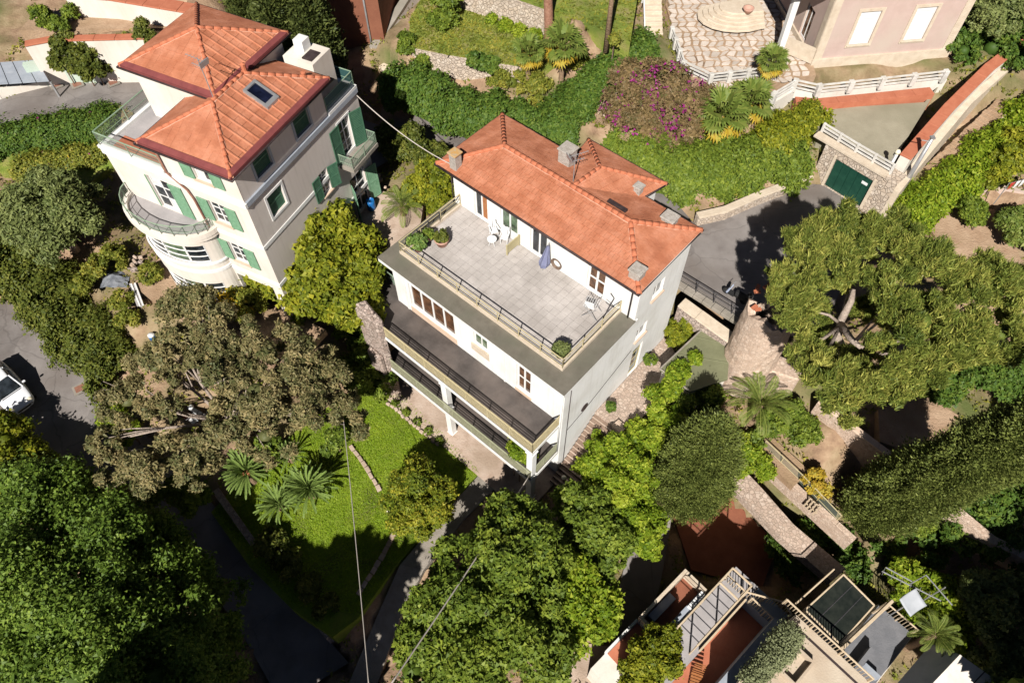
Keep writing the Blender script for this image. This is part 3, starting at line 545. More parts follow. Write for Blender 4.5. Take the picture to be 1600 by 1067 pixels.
# ---------------------------------------------------------------- building kit
class Wall:
    """wall plane from p0 to p1 (house coordinates); outside lies to the right of the walking direction"""
    def __init__(s, p0, p1):
        s.p0 = np.array(p0, float); d = np.array(p1, float)-s.p0; s.L = float(np.linalg.norm(d)); s.d = d/s.L; s.n = np.array([s.d[1], -s.d[0]])
    def P(s, a, o, z): q = s.p0+s.d*a+s.n*o; return (q[0], q[1], z)
    def box(s, mb, a0, a1, o0, o1, z0, z1):
        mb.hexa([s.P(a0, o1, z0), s.P(a1, o1, z0), s.P(a1, o0, z0), s.P(a0, o0, z0), s.P(a0, o1, z1), s.P(a1, o1, z1), s.P(a1, o0, z1), s.P(a0, o0, z1)])
    def face(s, mb, z0, z1, ops=(), dep=.22, a0=0, a1=None):
        a1 = s.L if a1 is None else a1
        A = sorted({a0, a1, *[o[0] for o in ops], *[o[1] for o in ops]}); Z = sorted({z0, z1, *[o[2] for o in ops], *[o[3] for o in ops]})
        for i in range(len(A)-1):
            for j in range(len(Z)-1):
                ca, cz = (A[i]+A[i+1])/2, (Z[j]+Z[j+1])/2
                if any(o[0] < ca < o[1] and o[2] < cz < o[3] for o in ops): continue
                mb.add([s.P(A[i], 0, Z[j]), s.P(A[i+1], 0, Z[j]), s.P(A[i+1], 0, Z[j+1]), s.P(A[i], 0, Z[j+1])], [(0, 1, 2, 3)])
        for o in ops:
            b0, b1, y0, y1 = o[:4]
            for (p, q) in (((b0, y0), (b1, y0)), ((b1, y0), (b1, y1)), ((b1, y1), (b0, y1)), ((b0, y1), (b0, y0))):
                mb.add([s.P(p[0], 0, p[1]), s.P(p[0], -dep, p[1]), s.P(q[0], -dep, q[1]), s.P(q[0], 0, q[1])], [(0, 1, 2, 3)])
    def window(s, par, a0, a1, z0, z1, nx=2, nz=1, fm='white_trim', gm='glass', name='window', sill=None, set_=.14, fw=.07, label=None, mats=None):
        mb = MB(); w = fw
        s.box(mb, a0, a1, -set_-.05, -set_+.03, z0, z0+w); s.box(mb, a0, a1, -set_-.05, -set_+.03, z1-w, z1)
        s.box(mb, a0, a0+w, -set_-.047, -set_+.027, z0+w, z1-w); s.box(mb, a1-w, a1, -set_-.047, -set_+.027, z0+w, z1-w)
        for i in range(1, nx): c = a0+(a1-a0)*i/nx; s.box(mb, c-w*.55, c+w*.55, -set_-.044, -set_+.024, z0+w, z1-w)
        for j in range(1, nz): c = z0+(z1-z0)*j/nz; s.box(mb, a0+w, a1-w, -set_-.04, -set_+.02, c-w*.4, c+w*.4)
        f = mb.build(name, MATS[fm], par)
        if label: f['label'] = label
        for i in range(nx):
            for j in range(nz):
                g = MB(); s.box(g, a0+(a1-a0)*i/nx+w*.5, a0+(a1-a0)*(i+1)/nx-w*.5, -set_-.03, -set_-.005, z0+(z1-z0)*j/nz+w*.5, z0+(z1-z0)*(j+1)/nz-w*.5)
                g.build('pane', MATS[mats[(i+j*nx) % len(mats)] if mats else gm], f)
        if sill: g = MB(); s.box(g, a0-.1, a1+.1, -.1, .12, z0-.09, z0-.005); g.build('sill', MATS[sill], f)
        return f
    def shutter(s, par, a0, a1, z0, z1, m='shutter', o=.03, ang=0, hinge=0, parent_label=None):
        """louvred leaf; ang swings it out from the wall about its hinge edge (0 left, 1 right)"""
        mb = MB(); w = a1-a0; h = z1-z0; t = .05
        def B(x0, x1, y0, y1, zz0, zz1):
            P = []
            for z in (zz0, zz1):
                for x, y in ((x0, y1), (x1, y1), (x1, y0), (x0, y0)):
                    xx = x if not hinge else x-w; q = rot2((xx, y), ang if not hinge else -ang); P.append(s.P((a0 if not hinge else a1)+q[0], o+q[1], z))
            mb.hexa(P)
        r = .07; B(0, r, 0, t, z0, z1); B(w-r, w, 0, t, z0, z1)
        for zz in (z0, (z0+z1)/2-r/2, z1-r): B(r, w-r, 0, t, zz, zz+r)
        n = int(h/.11)
        for i in range(n):
            zz = z0+r+(h-2*r)*i/n; B(r, w-r, .008, .04, zz, zz+.055)
        B(r, w-r, .0, .007, z0+r, z1-r)
        return mb.build('shutter', MATS[m], par)
    def moulding(s, par, a0, a1, z0, z1, o=.06, m='white_trim', name='band'):
        mb = MB(); s.box(mb, a0, a1, -.02, o, z0, z1); return mb.build(name, MATS[m], par)
    def surround(s, par, a0, a1, z0, z1, w=.14, o=.035, m='white_trim'):
        mb = MB()
        s.box(mb, a0-w, a1+w, -.01, o, z1, z1+w); s.box(mb, a0-w, a1+w, -.01, o, z0-w, z0); s.box(mb, a0-w, a0, -.01, o-.003, z0, z1); s.box(mb, a1, a1+w, -.01, o-.003, z0, z1)
        return mb.build('window_surround', MATS[m], par)
def clip(poly, ax, val, keep_gt):
    out = []; n = len(poly)
    for i in range(n):
        p, q = poly[i], poly[(i+1) % n]; a = (p[ax] >= val) if keep_gt else (p[ax] <= val); b = (q[ax] >= val) if keep_gt else (q[ax] <= val)
        if a: out.append(p)
        if a != b: t = (val-p[ax])/(q[ax]-p[ax]); r = [p[k]+(q[k]-p[k])*t for k in range(2)]; r[ax] = val; out.append(tuple(r))
    return out
def roof_face(par, pts, m='roof_tile', course=.34, tw=.27, mode='tile', rg=random.Random(3)):
    """pts[0]->pts[1] is the eave. Builds lapped tiles row by row; each row is one child"""
    P = [Vector([float(c) for c in p]) for p in pts]; e = (P[1]-P[0]).normalized(); nrm = (P[1]-P[0]).cross(P[-1]-P[0]).normalized(); 
    if nrm.z < 0: nrm = -nrm
    up = nrm.cross(e).normalized()
    if (P[-1]-P[0]).dot(up) < 0: up = -up
    poly = [((p-P[0]).dot(e), (p-P[0]).dot(up)) for p in P]; X0, X1 = min(p[0] for p in poly), max(p[0] for p in poly); Y1 = max(p[1] for p in poly)
    def at(x, y, h): return P[0]+e*x+up*y+nrm*h
    base = MB(); base.add([at(x, y, -.06) for x, y in poly], [tuple(range(len(poly)))]); 
    roof = base.build('roof', MATS[m], par)
    if mode == 'tile':
        ny = max(1, int(Y1/course)); ch = Y1/ny
        for j in range(ny):
            row = clip(clip(poly, 1, j*ch, True), 1, (j+1)*ch+.02, False)
            if len(row) < 3: continue
            mb = MB(); x = X0-(tw/2 if j % 2 else 0)
            while x < X1:
                c = clip(clip(row, 0, x+.006, True), 0, x+tw-.006, False)
                if len(c) >= 3:
                    j1 = rg.uniform(-.012, .018); j2 = rg.uniform(-.006, .012)
                    def H(px, py): s = (py-j*ch)/ch; tx = (px-x)/tw; return .07-.042*s+j1*.7+j2*(tx-.5)+.015*math.sin(math.pi*max(0, min(1, tx)))
                    n = len(c); top = [at(px, py, H(px, py)) for px, py in c]; bot = [at(px, py, -.03) for px, py in c]
                    mb.add(bot+top, [tuple(range(n, 2*n))]+[(i, (i+1) % n, n+(i+1) % n, n+i) for i in range(n)])
                x += tw
            if mb.f: mb.build('tile_row', MATS[m], roof)
    else:
        nx = max(1, int((X1-X0)/tw)); cw = (X1-X0)/nx
        for i in range(nx):
            x0 = X0+i*cw; mb = MB()
            ny = max(1, int(Y1/course)); ch = Y1/ny
            for j in range(ny):
                c = clip(clip(clip(clip(poly, 0, x0, True), 0, x0+cw-.004, False), 1, j*ch, True), 1, (j+1)*ch+.01, False)
                if len(c) < 3: continue
                jt = rg.uniform(-.006, .008)
                def H(px, py): s = (py-j*ch)/ch; return .05-.022*s+jt
                n = len(c); top = [at(px, py, H(px, py)) for px, py in c]; bot = [at(px, py, -.03) for px, py in c]
                mb.add(bot+top, [tuple(range(n, 2*n))]+[(q, (q+1) % n, n+(q+1) % n, n+q) for q in range(n)])
            seg = clip(clip(poly, 0, x0+cw*.02, True), 0, x0+cw*.02+.09, False)
            if mode == 'rib' and len(seg) >= 3:
                ys = [p[1] for p in seg]; y0, y1 = min(ys), max(ys); xc = x0+cw*.02+.045
                if y1-y0 > .3: mb.tube([at(xc, y0, .05), at(xc, y1-.08, .05)], .06, 6)
            if mb.f: mb.build('tile_row', MATS[m], roof)
    return roof
def ridge_cap(par, a, b, r=.13, mort=True):
    a, b = Vector([float(c) for c in a]), Vector([float(c) for c in b]); L = (b-a).length; n = max(2, int(L/.38)); mb = MB()
    for i in range(n):
        p, q = a.lerp(b, i/n), a.lerp(b, (i+1)/n+.01); mb.tube([p+Vector((0, 0, .05)), q+Vector((0, 0, .035))], [r*1.08, r*.92], 10)
    o = mb.build('ridge_cap', MATS['ridge_tile'], par, True)
    if mort:
        m2 = MB(); t = (b-a).normalized(); s = t.cross(Vector((0, 0, 1))).normalized(); k = max(4, int(L/.3))
        for sd in (-1, 1):
            m2.tube([a.lerp(b, i/k)+s*sd*(r*.95+random.uniform(-.02, .02))+Vector((0, 0, -.01)) for i in range(k+1)], [random.uniform(.03, .055) for _ in range(k+1)], 6)
        m2.build('mortar', MATS['mortar'], o, True)
    return o
def gutter(par, pts, r=.075, m='gutter'):
    mb = MB(); mb.tube(pts, r, 7); return mb.build('gutter', MATS[m], par, True)
def pipe(par, pts, r=.05, m='gutter', name='downpipe'):
    mb = MB(); mb.tube(pts, r, 7); return mb.build(name, MATS[m], par, True)
def railing(par, pts, h=1.0, m='rail_cream', bars=5, post=1.5, panel=None, vert=0, name='railing', r=.022, top=.035, kick=None):
    """posts, top rail and horizontal bars (or uprights) along a line of points"""
    mb = MB(); pn = MB()
    for i in range(len(pts)-1):
        a, b = Vector([float(c) for c in pts[i]]), Vector([float(c) for c in pts[i+1]]); L = (b-a).length; n = max(1, round(L/post)); up = Vector((0, 0, h))
        mb.tube([a+up, b+up], top, 6)
        for k in range(n+1): p = a.lerp(b, k/n); mb.tube([p-Vector((0, 0, .05)), p+up], r*1.3, 6)
        for k in range(bars): zz = Vector((0, 0, h*(k+.5)/(bars+.3))); mb.tube([a+zz, b+zz], r*.75, 5)
        if vert:
            q = int(L/vert)
            for k in range(q): p = a.lerp(b, (k+.5)/q); mb.tube([p+Vector((0, 0, .08)), p+up], r*.6, 4)
        if panel: pn.add([a+Vector((0, 0, .1)), b+Vector((0, 0, .1)), b+up*.96, a+up*.96], [(0, 1, 2, 3)])
    o = mb.build(name, MATS[m], par)
    if panel: pn.build('infill_panel', MATS[panel], o)
    return o
def pavers(par, u0, u1, v0, v1, z, du, dv, m, th=.05, gap=.025, jit=.004, rot=0):
    """individual floor tiles sharing one mesh"""
    nx, ny = round((u1-u0)/du), round((v1-v0)/dv); sx, sy = (u1-u0)/nx, (v1-v0)/ny; mb = MB(); mb.box(-sx/2+gap/2, sx/2-gap/2, -sy/2+gap/2, sy/2-gap/2, -th, 0)
    me = None
    for i in range(nx):
        for j in range(ny):
            loc = (u0+(i+.5)*sx, v0+(j+.5)*sy, z+random.uniform(-jit, jit))
            if me is None: o = mb.build('paving_tile', MATS[m], par); me = o.data; o.location = loc
            else: o = inst('paving_tile', me, par, loc)
            o.rotation_euler = (random.uniform(-.004, .004), random.uniform(-.004, .004), 0)
# ---------------------------------------------------------------- main house
MH = thing('villa', 'white villa with orange hipped roof and a big tiled roof terrace in the middle', 'house', MF.w(0, 0, 0), MF.yaw)
ZB2, ZB1, ZT, ZE, ZR = 3.1, 6.4, 9.9, 12.95, 13.98
def main_house():
    H = MH; UL, UR = -13.0, -.22; VF, VU, VB = -5.22, .62, 5.25
    # walls
    wf = Wall((UL, VF), (UR, VF)); mb = MB()
    ops = [(1.25, 4.85, 7.0, 9.15), (6.36, 7.38, 8.05, 9.3), (9.5, 10.5, 6.75, 9.15)]
    low = [(1.2, 2.4, ZB2+.05, ZB2+2.3), (3.6, 5.6, ZB2+.05, ZB2+2.3), (7.0, 8.2, ZB2+.05, ZB2+2.3), (9.6, 10.8, ZB2+.05, ZB2+2.3)]
    gr = [(2.0, 3.2, .1, 2.3), (7.0, 8.2, .1, 2.3)]
    wf.face(mb, -.3, ZT-.3, ops+low+gr); mb.build('front_wall', MATS['white_wall'], H)
    wu = Wall((-13.5, VU), (UR, VU)); mb = MB()
    uo = [(1.6, 2.65, ZT+.08, 12.1), (3.65, 4.95, ZT+.5, 12.1), (5.9, 7.1, ZT+.08, 12.1), (9.95, 11.15, ZT+.08, 12.1)]
    wu.face(mb, ZT, ZE+.1, uo); mb.build('upper_front_wall', MATS['white_wall'], H)
    wr = Wall((UR, VF), (UR, VB)); mb = MB()
    ro = [(6.55, 7.55, 3.2, 6.1), (6.45, 7.45, 7.2, 8.3), (7.3, 8.3, 9.3, 10.3)]
    wr.face(mb, -.3, ZT-.3, [o for o in ro[:2]]); wr.face(mb, ZT-.3, ZE+.1, [(7.3, 8.3, 10.2, 11.4)], a0=VU-VF); mb.build('side_wall', MATS['white_wall'], H)
    mb = MB(); Wall((-13.5, VB), (-13.5, VU)).face(mb, ZT-.3, ZE+.1); Wall((UL, VB), (UL, VF)).face(mb, -.3, ZT-.28); Wall((UR, VB), (UL-.5, VB)).face(mb, -.3, ZE+.1, [(2, 3, 10.2, 11.6), (8, 9, 10.2, 11.6)]); mb.build('back_wall', MATS['white_wall'], H)
    # front windows
    wf.window(H, *ops[0], nx=4, nz=1, gm='glass_warm', sill=None, fw=.11, label='four-pane window with wooden furniture behind'); wf.window(H, *ops[1], nx=2, gm='glass_green', sill='sand_trim'); wf.window(H, *ops[2], nx=2, nz=2, gm='glass_warm', fw=.1, name='door')
    wf.moulding(H, 1.2, 4.95, ZB1+.05, 6.95, .03, 'peach', 'plinth_panel'); wf.moulding(H, 6.15, 7.5, 7.3, 7.95, .03, 'sand_trim', 'plinth_panel'); wf.moulding(H, 9.4, 10.6, ZB1+.05, 6.7, .03, 'peach', 'plinth_panel')
    wf.moulding(H, .9, 1.0, ZB1, ZT-.3, .05, 'white_wall', 'pilaster'); wf.moulding(H, 8.6, 8.7, ZB1, ZT-.3, .05, 'white_wall', 'pilaster')
    for o in low: wf.window(H, *o, nx=2, nz=1, fw=.09, name='door')
    for o in gr: wf.window(H, *o, nx=2, nz=1, fw=.09, name='door')
    # upper windows
    wu.window(H, *uo[0], nx=2, nz=1, name='door', mats=['glass', 'wood'], fw=.09, label='white door with one orange wooden leaf'); wu.window(H, *uo[1], nx=2, nz=1, fw=.1, gm='glass_green'); wu.window(H, *uo[2], nx=2, nz=1, name='door', fw=.1); wu.window(H, *uo[3], nx=2, nz=2, name='door', gm='glass_warm', fw=.12)
    wr.window(H, *ro[0], nx=1, nz=4, fm='cardboard', gm='glass', name='door', fw=.06); wr.window(H, *ro[1], nx=2, nz=1, sill='peach'); wr.window(H, 7.3, 8.3, 10.2, 11.4, nx=2, sill='peach')
    # roof-terrace slab, its bare border and the tiled floor
    mb = MB(); mb.prism([(-13.85, -5.42), (-.16, -5.42), (-.16, VU+.25), (-13.85, VU+.25)], ZT-.32, ZT-.03); mb.build('roof_slab', MATS['white_wall'], H)
    mb = MB(); mb.prism([(-13.87, -5.44), (-.14, -5.44), (-.14, VU+.02), (-13.87, VU+.02)], ZT-.03, ZT+.02); mb.build('roof_border', MATS['bitumen'], H)
    mb = MB(); mb.prism([(-13.0, -4.3), (-1.18, -4.3), (-1.18, VU), (-13.0, VU)], ZT+.02, ZT+.06); terr = mb.build('terrace', MATS['grout'], H)
    pavers(terr, -12.86, -1.32, -4.16, VU-.04, ZT+.10, .45, .45, 'terrace_tile', .05, .012)
    mb = MB()
    for (a, b) in (((-13.1, -4.4), (-1.1, -4.28)), ((-13.1, -4.28), (-12.98, VU-.02)), ((-1.22, -4.28), (-1.1, VU-.02))): mb.box(a[0], b[0], a[1], b[1], ZT+.03, ZT+.24)
    mb.build('kerb', MATS['sand_trim'], H)
    railing(H, [(-13.04, VU-.05, ZT+.2), (-13.04, -4.34, ZT+.2), (-1.16, -4.34, ZT+.2), (-1.16, VU-.1, ZT+.2)], .82, 'rail_cream', 2, 1.45, None, 0, 'terrace_railing', .024, .036)
    railing(H, [(-13.0, -1.2, ZT+.2), (-13.0, -3.9, ZT+.2)], .78, 'rail_dark', 1, .9, None, 0, 'lattice_railing', .02)
    # balconies
    for z, u0, m, lab in ((ZB1, -15.1, 'rail_cream', None), (ZB2, -13.2, 'rail_olive', None)):
        mb = MB()
        poly = [(u0, -6.3), (-13.3, -6.3), (-13.3, -7.62), (-.3, -7.62), (-.3, VF-.01), (-13.01, VF-.01), (-13.01, -4.5), (u0, -4.5)] if z == ZB1 else [(-12.6, -7.75), (-.25, -7.75), (-.25, VF-.01), (-12.6, VF-.01)]
        mb.prism(poly, z-.26, z-.01); b = mb.build('balcony', MATS['white_wall'], H)
        mb = MB(); q = .02; mb.prism([(p[0], p[1]) for p in ([(u0+q, -6.28), (-13.28, -6.28), (-13.28, -7.58), (-.34, -7.58), (-.34, VF-.03), (-13.03, VF-.03), (-13.03, -4.52), (u0+q, -4.52)] if z == ZB1 else [(-12.58, -7.7), (-.3, -7.7), (-.3, VF-.03), (-12.58, VF-.03)])], z-.01, z+.03); mb.build('balcony_floor', MATS['balcony_floor'], b)
        v = -7.56 if z == ZB1 else -7.68
        railing(b, [(-11.6 if z == ZB1 else -12.4, v, z+.03), (-.34, v, z+.03), (-.34, VF+.02, z+.03)], .95, m, 6, 1.6, 'mesh_panel', 0, 'balcony_railing', .026, .04)
        if z == ZB1: railing(b, [(u0+.1, -6.2, z), (u0+.1, -4.58, z), (-13.1, -4.58, z)], .9, 'rail_green', 1, 1.2, 'glass_rail', 0, 'balcony_railing', .02, .03)
    for u in (-7.0, -.5):
        for z0, z1 in ((-.1, ZB2-.27), (ZB2+.02, ZB1-.27)):
            mb = MB(); mb.box(u-.2, u+.2, -7.6, -7.2, z0, z1-.12); mb.box(u-.26, u+.26, -7.66, -7.14, z1-.12, z1); mb.box(u-.25, u+.25, -7.65, -7.15, z0, z0+.16); mb.build('column', MATS['white_wall'], H, bevel=.02)
    mb = MB(); rg = random.Random(2); n = 6
    mb.prism([(-13.55, -7.95), (-11.75, -7.95), (-11.6, -7.5), (-13.2, -7.2)], -.3, 8.0); mb.prism([(-13.45, -7.9), (-12.3, -7.9), (-12.2, -7.55), (-13.2, -7.3)], 8.0, 8.4); mb.prism([(-12.9, -8.35), (-11.8, -8.3), (-11.8, -7.95), (-13.0, -7.95)], -.3, 4.6); mb.build('stone_pier', MATS['rubble'], H, bevel=.08)
    # hipped roof
    E = ZE; ul, ur, vf, vb, vm = -14.2, -.03, 0.05, 5.68, 2.84; rl, rr = -11.45, -2.77
    A, B, C, D, R0, R1 = (ul, vf, E), (ur, vf, E), (ur, vb, E), (ul, vb, E), (rl, vm, ZR), (rr, vm, ZR)
    roof_face(H, [A, B, R1, R0]); roof_face(H, [B, C, R1]); roof_face(H, [C, D, R0, R1]); roof_face(H, [D, A, R0])
    mb = MB(); mb.prism([A[:2], B[:2], C[:2], D[:2]], E-.16, E-.08); mb.build('eave_board', MATS['white_trim'], H)
    gutter(H, [(ul-.05, vf-.06, E-.02), (ur+.05, vf-.06, E-.02), (ur+.05, vb+.06, E-.02), (ul-.05, vb+.06, E-.02), (ul-.05, vf-.06, E-.02)])
    for a, b in ((A, R0), (D, R0), (B, R1), (C, R1), (R0, R1)): ridge_cap(H, a, b)
    # rear wing with its own small hipped roof
    w0, w1, wv = -8.9, -3.4, 7.3; cxm = -6.7
    mb = MB(); mb.box(w0+.35, w1-.35, VB-.02, wv-.4, 6.0, E-.02); mb.build('rear_wing', MATS['white_wall'], H)
    p0, p1 = (w1, wv, E), (w0, wv, E); j = (-6.6, 2.95, ZR-.02); k = (-6.4, 5.0, ZR-.02); va, vbv = (w1-.4, 5.5, E+.06), (w0+.3, 5.5, E+.06)
    roof_face(H, [p0, p1, k]); roof_face(H, [va, p0, k, j]); roof_face(H, [p1, vbv, j, k])
    for a, b in ((p0, k), (p1, k), (k, j)): ridge_cap(H, a, b, .11)
    gutter(H, [(va[0]+.05, va[1], E), (w1+.05, wv+.05, E), (w0-.05, wv+.05, E), (vbv[0]-.05, vbv[1], E)])
    # chimneys
    def chim(u, v, z0, z1, w, d, capm='chimney_stone', lab=None):
        mb = MB(); mb.box(u-w/2, u+w/2, v-d/2, v+d/2, z0, z1-.1); c = mb.build('chimney', MATS['chimney_stone'], H, bevel=.015, label=lab); mb = MB(); mb.box(u-w/2-.07, u+w/2+.07, v-d/2-.07, v+d/2+.07, z1-.1, z1); mb.build('chimney_cap', MATS[capm], c, bevel=.02)
    chim(-13.05, .5, 12.9, 14.2, .5, .5, 'lichen', 'tall chimney with orange lichen on its cap'); chim(-.72, .75, 12.9, 13.75, .62, .62); chim(-1.55, 4.75, 12.9, 13.75, .7, .6); chim(-8.35, 4.6, 13.0, 14.5, .75, .75); chim(-4.15, 5.6, 13.0, 13.65, .4, .4)
    # ridge vent, downpipes, wall lamp
    mb = MB(); mb.box(-4.6, -3.4, 3.25, 3.5, 13.75, 13.95); mb.build('roof_vent', MATS['gutter'], H)
    pipe(H, [(-.62, VU-.08, E-.05), (-.62, VU-.08, E-.3), (-.62, VU-.08, ZT+.03)]); pipe(H, [(-.3, VF-.1, ZT-.1), (-.3, VF-.1, ZB2)], .045, 'white_trim'); pipe(H, [(-13.6, VU-.05, E-.1), (-13.6, VU-.05, ZT)], .04)
    pipe(H, [(UR+.05, VF+.45, ZT-.35), (UR+.05, VF+.45, .6)], .02, 'gutter', 'wall_cable'); pipe(H, [(UR+.03, VF+.5, 5.0), (UR+.03, -3.2, 5.25), (UR+.03, 1.0, 6.6)], .012, 'gutter', 'wall_cable')
    mb = MB(); mb.lathe([(0, .03), (.27, .03), (.3, 0), (.3, -.02)], (0, 0, 0), 18); l = mb.build('wall_vent', MATS['gutter'], H, True); l.location = (UR+.02, -3.17, 5.55); l.rotation_euler = (0, math.pi/2, 0)
main_house()
# outside stair along the right wall of the villa
def side_stair():
    t = thing('garden_stair', 'worn stone stair going down along the white villa wall', 'stairs', MF.w(.9, -3.6, 0), MF.yaw)
    n = 16
    for i in range(n):
        mb = MB(); v1 = -1.9-i*.25+3.6; z = 3.2-(i+1)*.185; mb.box(-1.08, .55+.02*(i % 3), v1-.27, v1, z-.5, z); st = mb.build('step', MATS['worn_step'], t, bevel=.015); mb = MB(); mb.box(-1.07, .56+.02*(i % 3), v1-.28, v1-.2, z+.001, z+.03); mb.build('nosing', MATS['pink_paving'], st)
side_stair()
# ---------------------------------------------------------------- left house
LH = thing('tall_house', 'tall cream house with green shutters, round balcony and two orange hipped roofs', 'house', LF.w(0, 0, 0), LF.yaw)
def left_house():
    H = LH; UR, VF, UL, VB = -.4, .45, -9.7, 10.45; ZT = 15.72; ZE = 17.95; ZG = 5.8
    wf = Wall((UL, VF), (UR, VF)); s = lambda u: u-UL
    ops = [(s(-3.15), s(-2.1), 13.25, 14.75), (s(-3.15), s(-2.1), 10.1, 11.6), (s(-7.2), s(-5.75), 12.55, 14.85), (s(-3.7), s(-1.1), ZG+.1, 8.55)]
    mb = MB(); wf.face(mb, ZG-.5, ZT, ops); mb.build('front_wall', MATS['cream_wall'], H)
    for o in ops[:2]:
        wf.window(H, *o, nx=2, nz=3, sill='peach', gm='glass'); w = .72
        wf.shutter(H, o[0]-w, o[0]-.02, o[2]-.02, o[3]); wf.shutter(H, o[1]+.02, o[1]+w, o[2]-.02, o[3])
    o = ops[2]; wf.window(H, *o, nx=2, nz=3, name='door', mats=['glass', 'curtain', 'glass']); wf.shutter(H, o[0]-.85, o[0]-.03, o[2], o[3], ang=-.9, hinge=1); wf.shutter(H, o[1]+.03, o[1]+.9, o[2], o[3])
    mb = MB(); wf.box(mb, ops[3][0], ops[3][1], -1.6, -1.5, ZG, 8.6); mb.build('porch_back', MATS['pink_wall'], H)
    # attic storey under the front roof
    wa = Wall((-5.3, VF+.01), (UR, VF+.01)); ao = [(5.3-3.15, 5.3-2.1, 16.25, 17.6)]; mb = MB(); wa.face(mb, ZT, ZE+.05, ao); mb.build('attic_front_wall', MATS['cream_wall'], H)
    wa.window(H, *ao[0], nx=2, nz=2, sill='peach', mats=['curtain', 'glass']); wa.shutter(H, 5.3-3.9, 5.3-3.18, 16.2, 17.6); wa.shutter(H, 5.3-2.07, 5.3-1.35, 16.2, 17.6)
    wr = Wall((UR, VF), (UR, VB)); t = lambda v: v-VF
    ro = [(t(1.78), t(3.0), 13.45, 14.85), (t(8.25), t(9.3), 12.35, 14.75), (t(5.75), t(6.5), 11.45, 13.05), (t(8.1), t(9.6), 7.7, 10.6)]
    mb = MB(); wr.face(mb, ZG-.5, ZT, ro); wra = Wall((UR-.01, VF), (UR-.01, 7.7)); ra = [(t(1.78), t(3.0), 16.25, 17.6), (t(5.1), t(6.35), 16.2, 17.6)]; wra.face(mb, ZT, ZE+.05, ra); mb.build('side_wall', MATS['grey_wall'], H)
    for o in ra+ro[:1]:
        w = wr if o in ro else wra; w.surround(H, *o, m='blue_grey' if o in ra else 'white_trim'); mb = MB(); 
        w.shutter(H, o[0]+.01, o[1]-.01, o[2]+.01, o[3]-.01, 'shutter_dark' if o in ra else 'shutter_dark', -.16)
    for o, w in ((ro[1], .85), (ro[2], .68)):
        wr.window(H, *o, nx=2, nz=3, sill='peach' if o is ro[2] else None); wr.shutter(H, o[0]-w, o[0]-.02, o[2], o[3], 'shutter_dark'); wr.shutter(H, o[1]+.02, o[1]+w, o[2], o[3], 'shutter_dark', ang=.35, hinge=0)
    wr.surround(H, *ro[1], w=.12); o = ro[3]; wr.window(H, *o, nx=2, nz=3, name='door'); wr.shutter(H, o[0]-.8, o[0]-.03, o[2], o[3]-.3, ang=.9, hinge=1); wr.shutter(H, o[1]+.03, o[1]+.85, o[2], o[3]-.3, ang=.3)
    mb = MB(); Wall((UR, VB), (UL, VB)).face(mb, ZG-.5, ZT); Wall((UL, VB), (UL, VF)).face(mb, ZG-.5, ZT); Wall((UR-.01, 7.7), (-5.3, 7.7)).face(mb, ZT, ZE+.05); Wall((-5.3, 7.7), (-5.3, VF)).face(mb, ZT, ZE+.05); mb.build('back_wall', MATS['cream_wall'], H)
    # string courses
    for z, w, oo, m in ((ZT-.28, .3, .12, 'white_trim'), (12.25, .24, .05, 'white_trim'), (9.1, .24, .05, 'white_trim')):
        wf.moulding(H, 0 if z > 15 else s(-3.95), wf.L+oo-.001, z, z+w, oo, m); wr.moulding(H, -.0, wr.L, z+.002, z+w-.002, oo*.9, 'blue_grey' if z > 15 else m)
    # terrace deck and parapet kerb
    mb = MB(); mb.prism([(UL+.05, VF+.05), (UR-.05, VF+.05), (UR-.05, VB-.05), (UL+.05, VB-.05)], ZT-.2, ZT+.03); mb.build('terrace', MATS['grey_tile'], H)
    for r in ((UL-.12, UL+.2, VF-.12, VB), (UL+.2, -5.35, VF-.12, VF+.2), (UR-.2, UR+.1, 7.75, VB), (-3, UR-.2, VB-.2, VB+.1)): mb = MB(); mb.box(*r, ZT+.02, ZT+.2); mb.build('parapet', MATS['white_trim'], H)
    mb = MB(); mb.box(UL+.5, -5.36, VF+.3, VF+1.2, ZT+.035, ZT+.07); mb.build('terrace_strip', MATS['terracotta'], H)
    railing(H, [(UL, 9.0, ZT+.2), (UL, VF, ZT+.2), (-5.45, VF, ZT+.2)], .85, 'rail_green', 1, 2.2, 'glass_rail', 0, 'terrace_railing', .022, .035)
    railing(H, [(UR-.05, 7.8, ZT+.2), (UR-.05, VB-.05, ZT+.2), (-3.0, VB-.05, ZT+.2)], .85, 'rail_green', 1, 1.8, 'tinted', 0, 'terrace_railing', .022, .03)
    # front roof
    def flash(P0, P1, T, w=.3):
        a, b, t = Vector(P0), Vector(P1), Vector(T); e = (b-a).normalized(); up = (t-a)-e*(t-a).dot(e); n = up.normalized(); nn = e.cross(n).normalized(); nn = nn if nn.z > 0 else -nn; k = w/abs(up.length); m = MB()
        q = [a, b, b.lerp(t, k*.98), a.lerp(t, k*.98)]; m.hexa([p+nn*.03 for p in q]+[p+nn*.115 for p in q]); m.build('eave_flashing', MATS['roof_tile_dark'], H)
    E = ZE; A, B, C, D = (-5.7, 0, E), (0, 0, E), (0, 8.13, E), (-5.7, 8.13, E); R0, R1 = (-2.85, 2.88, 19.25), (-2.85, 5.25, 19.25)
    roof_face(H, [A, B, R0], mode='flat', tw=.36, course=.4); roof_face(H, [B, C, R1, R0], mode='rib', tw=.5, course=.4); roof_face(H, [C, D, R1], mode='flat', tw=.36); roof_face(H, [D, A, R0, R1], mode='flat', tw=.4)
    for a, b in ((A, R0), (B, R0), (C, R1), (D, R1), (R0, R1)): ridge_cap(H, a, b, .095)
    mb = MB(); mb.prism([A[:2], B[:2], C[:2], D[:2]], E-.16, E-.08); mb.build('eave_board', MATS['white_trim'], H)
